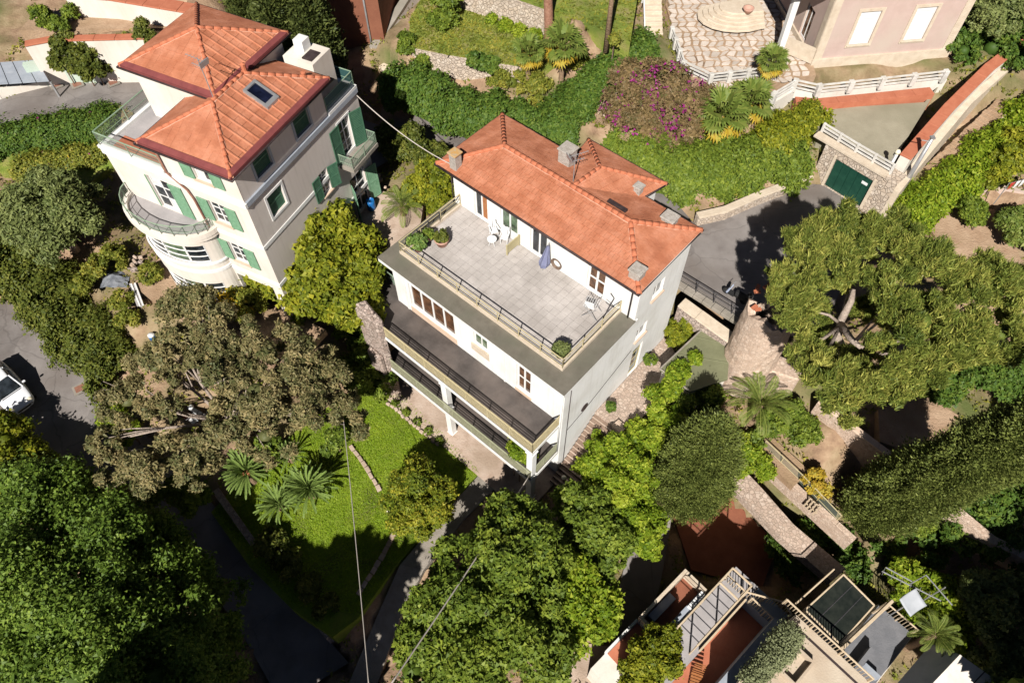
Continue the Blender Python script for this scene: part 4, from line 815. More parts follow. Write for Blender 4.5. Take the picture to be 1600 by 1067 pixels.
    flash((-5.7, 0, E), (0, 0, E), R0); flash((0, 0, E), (0, 8.13, E), R0)
    mb = MB(); mb.box(-5.74, .04, -.05, 0, E-.12, E+.06); mb.box(0, .045, -.05, 8.15, E-.121, E+.061); mb.build('fascia', MATS['roof_tile_dark'], H)
    gutter(H, [(-5.75, -.12, E-.06), (.12, -.12, E-.06), (.12, 8.25, E-.06), (-5.8, 8.25, E-.06), (-5.8, -.12, E-.06)], .06)
    # rear tower block and its pyramid roof
    mb = MB(); mb.box(-8.85, -3.45, 3.65, 8.95, ZT, 18.95); mb.build('tower_block', MATS['cream_wall'], H)
    e = 19.0; A, B, C, D, R0 = (-9.2, 3.28, e), (-3.12, 3.28, e), (-3.12, 9.27, e), (-9.2, 9.27, e), (-6.17, 6.27, 20.2)
    roof_face(H, [A, B, R0], mode='flat', tw=.36, course=.4); roof_face(H, [B, C, R0], mode='rib', tw=.45, course=.4); roof_face(H, [C, D, R0], mode='flat', tw=.36); roof_face(H, [D, A, R0], mode='flat', tw=.4)
    for a in (A, B, C, D): ridge_cap(H, a, R0, .095)
    mb = MB(); mb.prism([A[:2], B[:2], C[:2], D[:2]], e-.16, e-.08); mb.build('eave_board', MATS['white_trim'], H)
    flash(A, B, R0); flash(B, C, R0)
    mb = MB(); mb.box(-9.24, -3.08, 3.23, 3.28, e-.12, e+.06); mb.box(-3.12, -3.07, 3.23, 9.3, e-.121, e+.061); mb.build('fascia', MATS['roof_tile_dark'], H)
    gutter(H, [(-9.3, 3.18, e-.06), (-3.02, 3.18, e-.06), (-3.02, 9.38, e-.06), (-9.3, 9.38, e-.06), (-9.3, 3.18, e-.06)], .055)
    # stair head and chimney block behind the front roof
    mb = MB(); mb.box(-3.0, -1.1, 8.3, 9.9, ZT, 18.3); mb.build('stair_head', MATS['cream_wall'], H); mb = MB(); mb.box(-2.7, -2.1, 9.0, 9.6, 18.3, 18.9); c = mb.build('chimney', MATS['white_trim'], H); mb = MB(); mb.box(-1.9, -1.3, 8.5, 9.3, 18.32, 18.4); mb.build('vent_grille', MATS['gutter'], H)
    mb = MB(); mb.lathe([(.1, 0), (.1, .45), (.14, .46), (.14, .52), (0, .55)], (-.9, 7.3, 18.1), 10); mb.build('flue', MATS['ridge_tile'], H); mb = MB(); mb.lathe([(.12, 0), (.12, .5), (.15, .5), (0, .6)], (-2.85, 5.4, 19.2), 8); mb.build('flue', MATS['ridge_tile'], H)
    # skylight on the front roof's sunny side
    sl_ = (E-19.25)/2.85; zz = lambda u: 19.25+sl_*(u+2.85)+.1; mb = MB()
    def q(m, u0, u1, v0, v1, h0, h1): m.hexa([(u0, v0, zz(u0)+h0), (u1, v0, zz(u1)+h0), (u1, v1, zz(u1)+h0), (u0, v1, zz(u0)+h0), (u0, v0, zz(u0)+h1), (u1, v0, zz(u1)+h1), (u1, v1, zz(u1)+h1), (u0, v1, zz(u0)+h1)])
    for r in ((-2.2, -.9, 4.3, 4.42), (-2.2, -.9, 5.13, 5.25), (-2.2, -2.08, 4.42, 5.13), (-1.1, -.9, 4.42, 5.13)): q(mb, *r, -.1, .1)
    k = mb.build('skylight', MATS['metal_grey'], H); mb = MB(); q(mb, -2.08, -1.1, 4.42, 5.13, -.05, .04); mb.build('pane', MATS['skylight_glass'], k)
    # round bay with balcony on top
    c = -6.55; def_r = [(math.cos(a), math.sin(a)) for a in np.linspace(math.pi, 2*math.pi, 25)]
    arc = lambda ru, rv: [(c+ru*x, VF+rv*y) for x, y in def_r]
    mb = MB(); P = arc(2.75, 1.55)
    wins = [(10.15, 11.55, range(4, 20)), (6.9, 8.3, range(4, 20))]
    for i in range(24):
        zs = [(ZG-.5, 12.1)]
        if 4 <= i < 20: zs = [(ZG-.5, 6.9), (8.3, 10.15), (11.55, 12.1)]
        for z0, z1 in zs: mb.add([(*P[i], z0), (*P[i+1], z0), (*P[i+1], z1), (*P[i], z1)], [(0, 1, 2, 3)])
    mb.build('bay_wall', MATS['cream_wall'], H)
    Q = arc(2.66, 1.46)
    for z0, z1, r in wins:
        fr = MB()
        for i in range(4, 21, 4):
            d = np.array(Q[i])-np.array([c, VF]); fr.cbox((Q[i][0], Q[i][1], (z0+z1)/2), .1, .1, z1-z0, math.atan2(d[1], d[0]))
        for zz_ in (z0+.04, (2*z0+z1)/3, (z0+2*z1)/3, z1-.04): fr.tube([(*Q[i], zz_) for i in range(4, 21)], .035, 5)
        f = fr.build('bay_window', MATS['white_trim'], H)
        for i in range(4, 20, 4):
            for (y0, y1) in ((z0+.06, (2*z0+z1)/3-.03), ((2*z0+z1)/3+.03, (z0+2*z1)/3-.03), ((z0+2*z1)/3+.03, z1-.06)):
                g = MB(); a, b, m_ = np.array(Q[i]), np.array(Q[i+4]), np.array(Q[i+2]); 
                for p0, p1 in ((a, m_), (m_, b)): p0 = p0*.98+np.array([c, VF])*.02; p1 = p1*.98+np.array([c, VF])*.02; g.add([(*p0, y0), (*p1, y0), (*p1, y1), (*p0, y1)], [(0, 1, 2, 3)])
                g.build('pane', MATS['glass_green' if (i//4) % 2 else 'glass'], f)
    for zz_, dr, h in ((9.3, .07, .2), (9.98, .1, .12)):
        mb = MB(); O, I = arc(2.75+dr, 1.55+dr), arc(2.6, 1.4); mb.prism([*O, *I[::-1]], zz_, zz_+h); mb.build('band', MATS['white_trim'], H)
    mb = MB(); mb.prism(arc(3.05, 1.85), 12.08, 12.42); b = mb.build('balcony', MATS['cream_wall'], H); mb = MB(); mb.prism(arc(2.8, 1.6), 12.42, 12.46); mb.build('balcony_floor', MATS['grey_tile'], b)
    mb = MB(); O, I = arc(3.1, 1.9), arc(2.85, 1.65); mb.prism([*O, *I[::-1]], 12.3, 12.62); mb.build('parapet', MATS['cream_wall'], b)
    R = arc(2.95, 1.75); railing(b, [(*p, 12.6) for p in R[::2]], .75, 'rail_green', 1, 2, 'glass_rail', 0, 'balcony_railing', .02, .03)
    # small balcony on the side wall
    mb = MB(); mb.box(UR+.01, UR+1.0, 7.6, 10.2, 12.05, 12.3); b = mb.build('balcony', MATS['concrete'], H); railing(b, [(UR+.05, 7.65, 12.3), (UR+.95, 7.65, 12.3), (UR+.95, 10.15, 12.3), (UR+.05, 10.15, 12.3)], .8, 'rail_green', 1, 1, 'glass_rail', .12, 'balcony_railing', .018, .028)
    pipe(H, [(-5.2, VF-.1, ZE-.1), (-5.2, VF-.1, ZT+.2), (-4.2, VF-.12, ZT-.6), (-4.05, VF-.1, ZT-1.2), (-3.95, VF-.1, 12.5), (-4.0, VF-.12, 12.1), (-3.9, VF-.1, ZG)], .055, 'copper_pipe')
left_house()
# ---------------------------------------------------------------- walls, steps and the other buildings
def wallthing(name, label, pts, h, th, m, cap=None, dep=1.0, cat='wall', cov=.06, caph=.12):
    """wall along ground points; each point (x,y,z) is its foot"""
    pts = [np.array(p, float) for p in pts]; o = pts[0].copy(); t = thing(name, label, cat, o); mb = MB(); cp = MB()
    for i in range(len(pts)-1):
        a, b = pts[i]-o, pts[i+1]-o; d = b-a; L = math.hypot(d[0], d[1]); n = np.array([-d[1], d[0], 0])/L*th/2; e = d/L*th*.25 if i < len(pts)-2 else d*0
        k = max(1, int(L/1.2))
        for j in range(k):
            p, q = a+(b+e-a)*j/k, a+(b+e-a)*(j+1)/k
            up = np.array([0, 0, h]); dn = np.array([0, 0, -dep]); mb.hexa([p-n+dn, q-n+dn, q+n+dn, p+n+dn, p-n+up, q-n+up, q+n+up, p+n+up])
            if cap:
                c0 = np.array([0, 0, h+.005]); c1 = np.array([0, 0, h+caph+random.uniform(-.01, .01)]); m2 = n*(1+cov*2/th); gap = (q-p)*.006
                cc = MB(); p2, q2 = p+gap, q-gap; cc.hexa([p2-m2+c0, q2-m2+c0, q2+m2+c0, p2+m2+c0, p2-m2+c1, q2-m2+c1, q2+m2+c1, p2+m2+c1]); cc.build('coping', MATS[cap], t, bevel=.015)
    mb.build('wall_body', MATS[m], t); return t
def steps(name, label, a, b, n, wid, m, th=.35, side=None, cat='stairs'):
    a, b = np.array(a, float), np.array(b, float); t = thing(name, label, cat, a); d = (b-a)[:2]; L = np.linalg.norm(d); d = d/L; rz = math.atan2(d[1], d[0])
    for i in range(n):
        s = (i+.5)/n; p = (b-a)*s; mb = MB(); mb.cbox((p[0], p[1], p[2]-th/2), L/n*1.1, wid*random.uniform(.94, 1.04), th, rz); mb.build('step', MATS[m], t, bevel=.02)
    return t
wallthing('stone_wall', 'cream stone wall along the far side of the road behind the villa', [W(600, 131, 7.4), W(680, 172, 7.25), W(752, 212, 7.1)], 1.5, .5, 'stone_wall', 'sand_trim')
wallthing('stone_wall', 'low pale wall curving under the hedge by the grey road', [W(1086, 350, 6.7), W(1130, 340, 6.7), W(1180, 318, 6.7), W(1262, 287, 6.7)], .7, .4, 'stone_wall', 'sand_trim')
wallthing('stone_wall', 'lower dry stone terrace wall below the grass strip', [up_to(W(634, 70, 11), 9.3), up_to(W(700, 88, 11), 9.3), up_to(W(838, 111, 11), 9.3)], 1.68, .35, 'stone_wall')
wallthing('stone_wall', 'upper dry stone terrace wall beside the tall trunk', [up_to(W(640, -18, 11), 11), up_to(W(720, 11, 11), 11), up_to(W(780, 31, 11), 11), up_to(W(852, 57, 11), 11)], 1.86, .35, 'stone_wall')
wallthing('retaining_wall', 'rubble retaining wall below the road railing right of the villa', [MW(-.2, 6.35, 3.2), MW(2.2, 6.3, 3.0), MW(4.4, 6.3, 2.8)], 2.6, .7, 'rubble', 'sand_trim')
t = thing('road_railing', 'thin double metal railing along the road edge behind the villa', 'railing', MW(-1, 6.9, 6.7), MF.yaw); railing(t, [(0, 0, 0), (5.0, 0, 0)], .9, 'rail_dark', 2, 1.3, None, 0, 'rail_bars', .025)
t = thing('kerb', 'pale stone kerb under the road railing', 'kerb', MW(-1, 6.8, 6.5), MF.yaw)
for i in range(8): mb = MB(); mb.box(i*.65, i*.65+.63, -.25, .3, 0, .26+random.uniform(0, .02)); mb.build('kerb_stone', MATS['concrete'], t, bevel=.02)
for lab, pts in (('low stone edging across the lawn above the round bush', [(548, 697), (572, 730), (594, 768)]), ('stone edging strip on the shaded lower lawn', [(622, 824), (600, 865), (560, 930)])):
    t = thing('edging', lab, 'edging', W(*pts[0], 0)); o = W(*pts[0], 0); P = [W(*p, 0)-o for p in pts]; L = [np.linalg.norm(P[i+1]-P[i]) for i in range(2)]
    for i in range(2):
        k = int(L[i]/.42); d = P[i+1]-P[i]; rz = math.atan2(d[1], d[0])
        for j in range(k): c = P[i]+d*(j+.5)/k; mb = MB(); mb.cbox((c[0]+random.uniform(-.03, .03), c[1], .05), .4, .26+random.uniform(-.04, .04), .26+random.uniform(-.05, .05), rz+random.uniform(-.08, .08)); mb.build('edging_stone', MATS['pink_paving'], t, bevel=.03)
t = thing('flower_border', 'row of small stones and clipped plants between patio and lawn', 'border', MW(-11.5, -8.7, 0), MF.yaw)
for i in range(14): mb = MB(); mb.cbox((i*.34, random.uniform(-.05, .05), .08), .28, .22, .22, random.uniform(-.4, .4)); mb.build('border_stone', MATS['pink_paving'], t, bevel=.04)
for i in range(5):
    P, Nn, T = crown_pts([((.4+i*1.0, .25, .15), (.28, .25, .25))], 260, 6, .05); leafmesh('clipped_plant', P, Nn, np.full(len(P), .09), T, MATS['leaf_mid'], t)
# olive-roofed shed
def shed():
    z = 5.0; P = [W(1113, 500, z), W(1142, 512, z), W(1137, 592, z), W(1078, 612, z), W(1031, 577, z)]; o = P[4]*1; t = thing('shed', 'low shed with flat olive green roof between villa and ruined tower', 'shed', (o[0], o[1], 2.2)); o[2] = 2.2
    mb = MB(); mb.prism([tuple(p-o)[:2] for p in P], 2.65, 2.8); mb.build('roof', MATS['olive_roof'], t)
    c = np.mean(P, 0); mb = MB(); mb.prism([tuple(((p-c)*.93+c-o)[:2]) for p in P], -.3, 2.65); mb.build('wall', MATS['cream_wall'], t)
    for a, b in ((P[4], P[0]), (P[4], P[3])): mb = MB(); mb.tube([a-o+np.array([0, 0, .06]), b-o+np.array([0, 0, .06])], .055, 6); mb.build('roof_edge', MATS['concrete'], t)
    a, b = P[1]-o, P[4]-o
    for s in (.35, .7): q = P[0]*(1-s)+P[4]*s-o; r = P[1]*(1-s)+P[2]*s-o; mb = MB(); mb.tube([q+np.array([0, 0, .02]), r+np.array([0, 0, .02])], .025, 5); mb.build('roof_seam', MATS['olive_roof'], t)
shed()
def tower():
    c = W(1160, 582, 3.0); t = thing('ruined_tower', 'ruined round stone tower with broken rim under the pine', 'tower', c); mb = MB(); n = 28; rg = random.Random(5); rows = 14; R = 1.4; H = 7.0
    top = [H-.1+.9*math.sin(k*1.1)*.3-rg.uniform(0, .5)-(1.6 if 5 < k < 12 else 0) for k in range(n)]; V = []; Fs = []
    for j in range(rows+1):
        for k in range(n):
            a = 2*math.pi*k/n; r = R*(1.16-.16*j/rows)+rg.uniform(-.04, .04); V.append((r*math.cos(a), r*math.sin(a), -.4+(top[k]+.4)*j/rows))
    for k in range(n): a = 2*math.pi*k/n; V.append((R*.68*math.cos(a), R*.68*math.sin(a), top[k]-rg.uniform(0, .15)))
    for k in range(n): a = 2*math.pi*k/n; V.append((R*.66*math.cos(a), R*.66*math.sin(a), 2.8))
    for j in range(rows+2):
        for k in range(n): Fs.append((j*n+k, j*n+(k+1) % n, (j+1)*n+(k+1) % n, (j+1)*n+k))
    Fs.append(tuple((rows+2)*n+k for k in range(n))); mb.add(V, Fs); mb.build('drum', MATS['tower_stone'], t)
    mb = MB(); mb.prism([(.6, -1.2), (2.4, -1.9), (2.9, -.9), (1.2, .2)], -.4, 2.2); mb.build('buttress', MATS['tower_stone'], t, bevel=.1)
    for i in range(16):
        a = rg.uniform(.3, 3.6); r = R*rg.uniform(.7, 1.0); mb = MB(); mb.cbox((r*math.cos(a), r*math.sin(a), H+.05+rg.uniform(-.2, .15)), .36, .2, .09, rg.uniform(0, 3)); mb.build('roof_tile_fragment', MATS['ridge_tile'], t)
tower()
# ---------------------------------------------------------------- right: lane, boundary wall, garage, platform
GF = Frame(W(1285, 289, 6.7), -48.3)
def garage():
    t = thing('garage', 'stone garage front with dark green metal door at the end of the road', 'garage', GF.w(0, 0, 6.7), GF.yaw)
    w = Wall((-.9, 0), (4.2, 0)); mb = MB(); w.face(mb, -.3, 3.0, [(1.0, 3.75, .02, 2.35)], .3); mb.add([(-.9, 0, 3.0), (4.2, 0, 3.0), (4.2, 1.2, 3.0), (-.9, 1.2, 3.0)], [(0, 1, 2, 3)]); mb.add([(-.9, 1.2, -.3), (-.9, 0, -.3), (-.9, 0, 3.0), (-.9, 1.2, 3.0)], [(0, 1, 2, 3)]); mb.build('front_wall', MATS['stone_wall'], t)
    d = MB(); w.box(d, 1.0, 3.75, -.22, -.12, .02, 2.35); g = d.build('door', MATS['gate_green'], t)
    for i in range(5): mb = MB(); w.box(mb, 1.03+i*.545, 1.03+i*.545+.5, -.12, -.085, .08, 2.28); mb.build('door_panel', MATS['gate_green'], g)
    mb = MB(); w.box(mb, -.95, 4.25, -.5, .1, 3.005, 3.13); mb.build('coping', MATS['sand_trim'], t); mb = MB(); w.box(mb, 3.1, 3.5, -.08, -.06, 1.7, 1.9); mb.build('sign_plate', MATS['plastic_white'], g)
    mb = MB(); w.box(mb, .82, 1.0, -.05, .06, 0, 2.55); w.box(mb, 3.75, 3.93, -.05, .06, 0, 2.55); mb.build('door_post', MATS['sand_trim'], t)
garage()
def post_rail(name, label, pts, h, post=1.4, m='white_trim', pw=.2, rails=2, cat='balustrade'):
    o = np.array(pts[0], float); t = thing(name, label, cat, o)
    for i in range(len(pts)-1):
        a, b = np.array(pts[i])-o, np.array(pts[i+1])-o; d = b-a; L = np.linalg.norm(d[:2]); rz = math.atan2(d[1], d[0]); n = max(1, round(L/post))
        for k in range(n+(i == len(pts)-2)): p = a+d*k/n; mb = MB(); mb.cbox((p[0], p[1], p[2]+h/2), pw, pw, h, rz); mb.build('post', MATS[m], t, bevel=.015)
        for r in range(rails):
            zz = h*(.93-.3*r); mb = MB(); mb.hexa([(*(a+q)[:2], (a+q)[2]+zz+e) for e in (-.035, .035) for q in (np.array([-math.sin(rz)*-.06, math.cos(rz)*-.06, 0]), d+np.array([-math.sin(rz)*-.06, math.cos(rz)*-.06, 0]), d+np.array([-math.sin(rz)*.06, math.cos(rz)*.06, 0]), np.array([-math.sin(rz)*.06, math.cos(rz)*.06, 0]))]); mb.build('rail', MATS[m], t)
    return t
post_rail('balustrade', 'white two-rail fence along the platform above the green garage door', [W(1283, 208, 9.7), W(1335, 240, 9.7), W(1390, 272, 9.7)], .8, 1.6, 'old_white', .16, 3)
post_rail('balustrade', 'white thick-posted balustrade above the red brick strip', [W(1205, 162, 10.2), W(1238, 142, 10.2), W(1275, 150, 10.2), W(1470, 128, 10.2)], .9, 2.0, 'old_white', .34, 3)
post_rail('balustrade', 'weathered white balustrade round the crazy paved terrace', [W(1048, 60, 10.6), W(1066, 112, 10.6), W(1108, 132, 10.6), W(1195, 122, 10.6)], .85, 1.5, 'old_white', .3, 3)
t = wallthing('planter', 'long terracotta brick planter below the white balustrade', [W(1240, 165, 9.7), W(1275, 168, 9.7), W(1452, 150, 9.7)], .42, .7, 'terracotta', 'terracotta', cat='planter', cov=0, caph=.03)
wallthing('terrace_wall', 'cream footing wall behind the brick planter', [W(1205, 168, 9.6), W(1238, 148, 9.7), W(1275, 155, 9.7), W(1472, 133, 9.7)], .55, .35, 'cream_wall')
wallthing('boundary_wall', 'long diagonal wall with red tile coping at the right', [W(1402, 268, 9.4), W(1470, 190, 9.6), W(1532, 128, 9.8), W(1620, 60, 10)], 1.1, .62, 'cream_wall', 'terracotta', 3.2)
wallthing('boundary_wall', 'white outer ledge of the diagonal wall facing the lane', [W(1388, 318, 7.8), W(1440, 252, 8.3), W(1500, 180, 8.9), W(1610, 82, 9.6)], 1.1, .5, 'sand_trim', None, 3)
steps('lane_steps', 'long flight of shallow brown steps in the lane beside the hedge', W(1425, 312, 7.0), W(1580, 165, 9.4), 26, 2.0, 'dry_earth', .5)
wallthing('garden_wall', 'low pink wall between lane steps and bright hedge', [W(1478, 272, 7.6), W(1540, 215, 8.4), W(1590, 170, 9)], .5, .3, 'tower_stone')
p = W(1395, 320, 6.6); t = thing('utility_pole', 'tall grey utility pole leaning over the lane steps', 'pole', p); mb = MB(); mb.tube([(0, 0, -.4), (0, 0, 5.6)], [.17, .12], 10); mb.build('shaft', MATS['metal_grey'], t, True); mb = MB(); mb.cbox((0, 0, 5.62), .26, .26, .1); mb.build('cap', MATS['metal_grey'], t); mb = MB(); mb.tube([(0, 0, 5.3), (-.5, .1, 5.35)], .03, 6); mb.build('arm', MATS['metal_grey'], t)
p = W(1387, 266, 9.7); t = thing('gate_post', 'white lamp post standing on the platform corner', 'post', p); mb = MB(); mb.cbox((0, 0, .65), .18, .18, 1.3); mb.build('post', MATS['white_trim'], t, bevel=.02); mb = MB(); mb.lathe([(0, 0), (.15, .08), (.17, .2), (.1, .32), (0, .35)], (0, 0, 1.3), 10); mb.build('lamp', MATS['lamp_globe'], t, True)
# ---------------------------------------------------------------- pink villa, upper right
VFm = Frame(W(1270, 95, 10.9), 6.4)
def pink_villa():
    t = thing('pink_house', 'pink rendered house with pale quoins and white roller shutters, upper right', 'house', VFm.w(0, 0, 10.9), VFm.yaw)
    wf = Wall((0, 0), (9.7, 0)); ops = [(2.1, 3.5, 1.0, 3.4), (5.9, 7.3, 1.0, 3.4)]; mb = MB(); wf.face(mb, -1, 7.5, ops); Wall((9.7, 0), (9.7, 8)).face(mb, -1, 7.5); Wall((9.7, 8), (0, 8)).face(mb, -1, 7.5); wl_ = Wall((0, 8), (0, 0)); wl_.face(mb, -1, 7.5, [(5, 6.2, .1, 2.4)]); mb.build('wall', MATS['pink_wall'], t)
    for o in ops:
        f = wf.window(t, *o, nx=1, nz=1, gm='plastic_white', set_=.1, sill='sand_trim'); wf.surround(t, *o, w=.2, o=.05, m='sand_trim')
        for i in range(9): mb = MB(); wf.box(mb, o[0]+.08, o[1]-.08, -.095, -.075, o[2]+.25*i+.08, o[2]+.25*i+.31); mb.build('shutter_slat', MATS['plastic_white'], f)
    wl_.window(t, 5, 6.2, .1, 2.4, nx=2, name='door', gm='glass_warm')
    for a0, a1 in ((0, .55), (9.15, 9.7)): wf.moulding(t, a0, a1, -1, 7.5, .04, 'sand_trim', 'quoin')
    wf.moulding(t, -.1, 9.8, -1, .12, .14, 'sand_trim', 'plinth'); wl_.moulding(t, 0, 8, -1, .12, .12, 'sand_trim', 'plinth'); wl_.moulding(t, 7.45, 7.99, -1, 7.5, .03, 'sand_trim', 'quoin')
    mb = MB(); mb.prism([(-.5, -.5), (10.2, -.5), (10.2, 8.5), (-.5, 8.5)], 7.5, 7.7); mb.build('cornice', MATS['sand_trim'], t)
    A, B, C, D, R0, R1 = (-.6, -.6, 7.7), (10.3, -.6, 7.7), (10.3, 8.6, 7.7), (-.6, 8.6, 7.7), (4, 4, 9.5), (5.7, 4, 9.5)
    for f in ([A, B, R1, R0], [B, C, R1], [C, D, R0, R1], [D, A, R0]): roof_face(t, f, mode='flat', tw=1.2, course=.6)
    mb = MB(); mb.box(-2.2, -1.8, 1.0, 1.4, 0, 4.2); mb.build('porch_column', MATS['white_trim'], t); mb = MB(); mb.prism([(-2.5, .6), (.02, .6), (.02, 6), (-2.5, 6)], 4.2, 4.5); mb.build('porch_roof', MATS['sand_trim'], t)
    mb = MB(); Wall((-.02, 0), (-1.9, 2.0)).box(mb, 0, 2.6, -.12, .12, -.2, .85); mb.build('ramp_wall', MATS['sand_trim'], t)
pink_villa()
def entrance_steps():
    c = W(1150, 25, 10.9); t = thing('entrance_steps', 'broad rounded cream steps on the paved terrace of the pink house', 'stairs', c, VFm.yaw)
    for i in range(5):
        r = 2.6-i*.33; mb = MB(); mb.prism([(1.6, -r*.7), *[(r*math.cos(a)*1.1, r*math.sin(a)*.8) for a in np.linspace(-.35*math.pi, -1.2*math.pi, 9)], (1.6, r*.7)], i*.16, i*.16+.16); mb.build('step', MATS['sand_trim'], t, bevel=.02)
entrance_steps()
p = W(1168, 20, 11.72); t = thing('flower_pot', 'terracotta bowl on the rounded cream steps', 'pot', p); mb = MB(); mb.lathe([(0, 0), (.2, 0), (.38, .3), (.4, .36), (.34, .36), (.2, .2), (0, .2)], (0, 0, 0), 14); mb.build('bowl', MATS['pot_pink'], t, True)
def crazy_paving():
    poly = [W(*q, 10.6) for q in [(1040, 8), (1060, 70), (1075, 120), (1115, 138), (1200, 130), (1275, 118), (1262, 70), (1240, 20), (1235, -20), (1045, -20)]]
    s = slab('paved_terrace', poly, 'dry_earth', 2.2, lower=False); o = poly[0]; x0, x1 = min(p[0] for p in poly), max(p[0] for p in poly); y0, y1 = min(p[1] for p in poly), max(p[1] for p in poly)
    rg = random.Random(11); g = .57; nx, ny = int((x1-x0)/g)+1, int((y1-y0)/g)+1; J = {(i, j): (x0+(i+(j % 2)*.5)*g+rg.uniform(-.15, .15), y0+j*g+rg.uniform(-.15, .15)) for i in range(nx+2) for j in range(ny+2)}
    cnt = 0
    for i in range(nx+1):
        for j in range(ny+1):
            q = [J[(i, j)], J[(i+1, j)], J[(i+1, j+1)], J[(i, j+1)]]; c = np.mean(q, 0)
            if not inside(poly, np.array([c[0]]), np.array([c[1]]))[0] or cnt > 290: continue
            cnt += 1; k = rg.uniform(.68, .84); mb = MB(); pts = []
            for a in range(4):
                p, r = np.array(q[a]), np.array(q[(a+1) % 4]); pts += [c+(p-c)*k*rg.uniform(.86, 1.0), c+((p+r)/2-c)*k*rg.uniform(.95, 1.12)]
            h = rg.uniform(0, .015); mb.prism([tuple(p) for p in pts], 10.6-.02, 10.635+h); mb.build('paving_stone', MATS['pavestone'], s)
crazy_paving()
wallthing('terrace_wall', 'rough cream wall below the crazy paved terrace', [W(1036, 20, 8.9), W(1058, 110, 8.9), W(1104, 142, 8.9), W(1200, 140, 9)], 1.7, .4, 'stone_wall')
steps('garden_steps', 'narrow rosy stone steps between dark hedge and bougainvillea', W(912, 226, 8.0), W(955, 140, 9.9), 11, 1.2, 'pink_paving')
steps('garden_steps', 'pale steps climbing past the yellow-leaved palms', W(1175, 195, 8.2), W(1225, 150, 9.4), 8, 1.2, 'sand_trim')
t = thing('stair_rail', 'white pipe handrail beside the terrace steps', 'handrail', W(1005, 70, 10.4)); a, b = W(1005, 70, 10.4), W(1003, 5, 12.0); mb = MB(); mb.tube([(0, 0, 0), (0, 0, .9), tuple(b-a+np.array([0, 0, .9])), tuple(b-a)], .05, 6); mb.build('pipe', MATS['white_trim'], t)
steps('garden_steps', 'grassy steps with white handrail at the top of the picture', W(1022, 72, 10.4), W(1020, -5, 12.2), 9, 1.3, 'sand_trim')
# ---------------------------------------------------------------- upper left: lane walls, carport; brown house at the top
wallthing('lane_wall', 'pale mint green wall along the lane at upper left', [W(58, 136, 8.4), W(98, 129, 8.4), W(250, 122, 8.3)], 1.9, .4, 'mint_wall', None, 1)
wallthing('lane_wall', 'cream upper wall with red coping above the mint wall', [W(58, 100, 10.2), W(100, 92, 10.2), W(260, 88, 10.2)], 1.5, .5, 'cream_wall', 'terracotta', 2)
slab('roof_yard', pxs([(30, 48, 11.4), (260, 44, 11.4), (280, 18, 11.4), (60, 14, 11.4)]), 'dry_earth', 1.2, lower=False)
wallthing('lane_wall', 'long cream wall with broad red coping at the top left edge', [W(120, 16, 11.6), W(190, 22, 11.5), W(320, 44, 11.4)], 1.3, 1.0, 'cream_wall', 'terracotta', 2)
def carport():
    z = 9.7; P = [W(-40, 100, z), W(58, 93, z), W(78, 127, z), W(-30, 134, z)]; o = P[3]*1; t = thing('carport', 'grey panelled carport roof beside the upper left lane', 'carport', (o[0], o[1], 8.4)); o[2] = 8.4
    for i in range(5):
        for j in range(2):
            def Q(s, r): a = P[3]*(1-s)+P[2]*s; b = P[0]*(1-s)+P[1]*s; return a*(1-r)+b*r-o
            mb = MB(); c = [Q((i+.03)/5, (j+.03)/2), Q((i+.97)/5, (j+.03)/2), Q((i+.97)/5, (j+.97)/2), Q((i+.03)/5, (j+.97)/2)]; mb.hexa([(*p[:2], p[2]-.06) for p in c]+[tuple(p) for p in c]); mb.build('roof_panel', MATS['blue_grey'], t)
    for p in P: q = p-o; mb = MB(); mb.cbox((q[0], q[1], .6), .12, .12, 1.25); mb.build('post', MATS['metal_grey'], t)
    mb = MB(); mb.tube([P[1]-o, P[2]-o], .06, 6); mb.build('gutter', MATS['gutter'], t)
carport()
wallthing('lane_wall', 'short sunlit wall beneath the carport by the lane', [W(-60, 158, 8.5), W(0, 150, 8.5), W(78, 131, 8.4)], .5, .6, 'cream_wall', None)
def brown_house():
    a = W(535, 100, 8); yaw = -10; t = thing('brown_house', 'dark reddish brown house wall with drainpipe at the top edge', 'house', a, math.radians(yaw)); mb = MB(); Wall((-2, 0), (3.6, 0)).face(mb, -1, 8, [(.6, 1.6, 3, 4.6)]); Wall((3.6, 0), (3.6, 9)).face(mb, -1, 8); Wall((-2, 9), (-2, 0)).face(mb, -1, 8); Wall((3.6, 9), (-2, 9)).face(mb, -1, 8); mb.build('wall', MATS['brown_wall'], t)
    w = Wall((-2, 0), (3.6, 0)); w.window(t, .6, 1.6, 3, 4.6); pipe(t, [(2.6, -.08, 8), (2.6, -.08, 0)], .07, 'metal_grey')
    A, B, C, D, R0, R1 = (-2.4, -.4, 8), (4, -.4, 8), (4, 9.4, 8), (-2.4, 9.4, 8), (.8, 3, 9.6), (.8, 6, 9.6)
    for f in ([A, B, R0], [B, C, R1, R0], [C, D, R1], [D, A, R0, R1]): roof_face(t, f, mode='flat', tw=1.2, course=.6)
brown_house()
wallthing('ramp_wall', 'beige concrete ramp wall beside the dark brown house', [W(590, 118, 7.8), W(628, 60, 8.8), W(672, -10, 10)], 2.2, .5, 'grey_wall', 'concrete', 1.5)
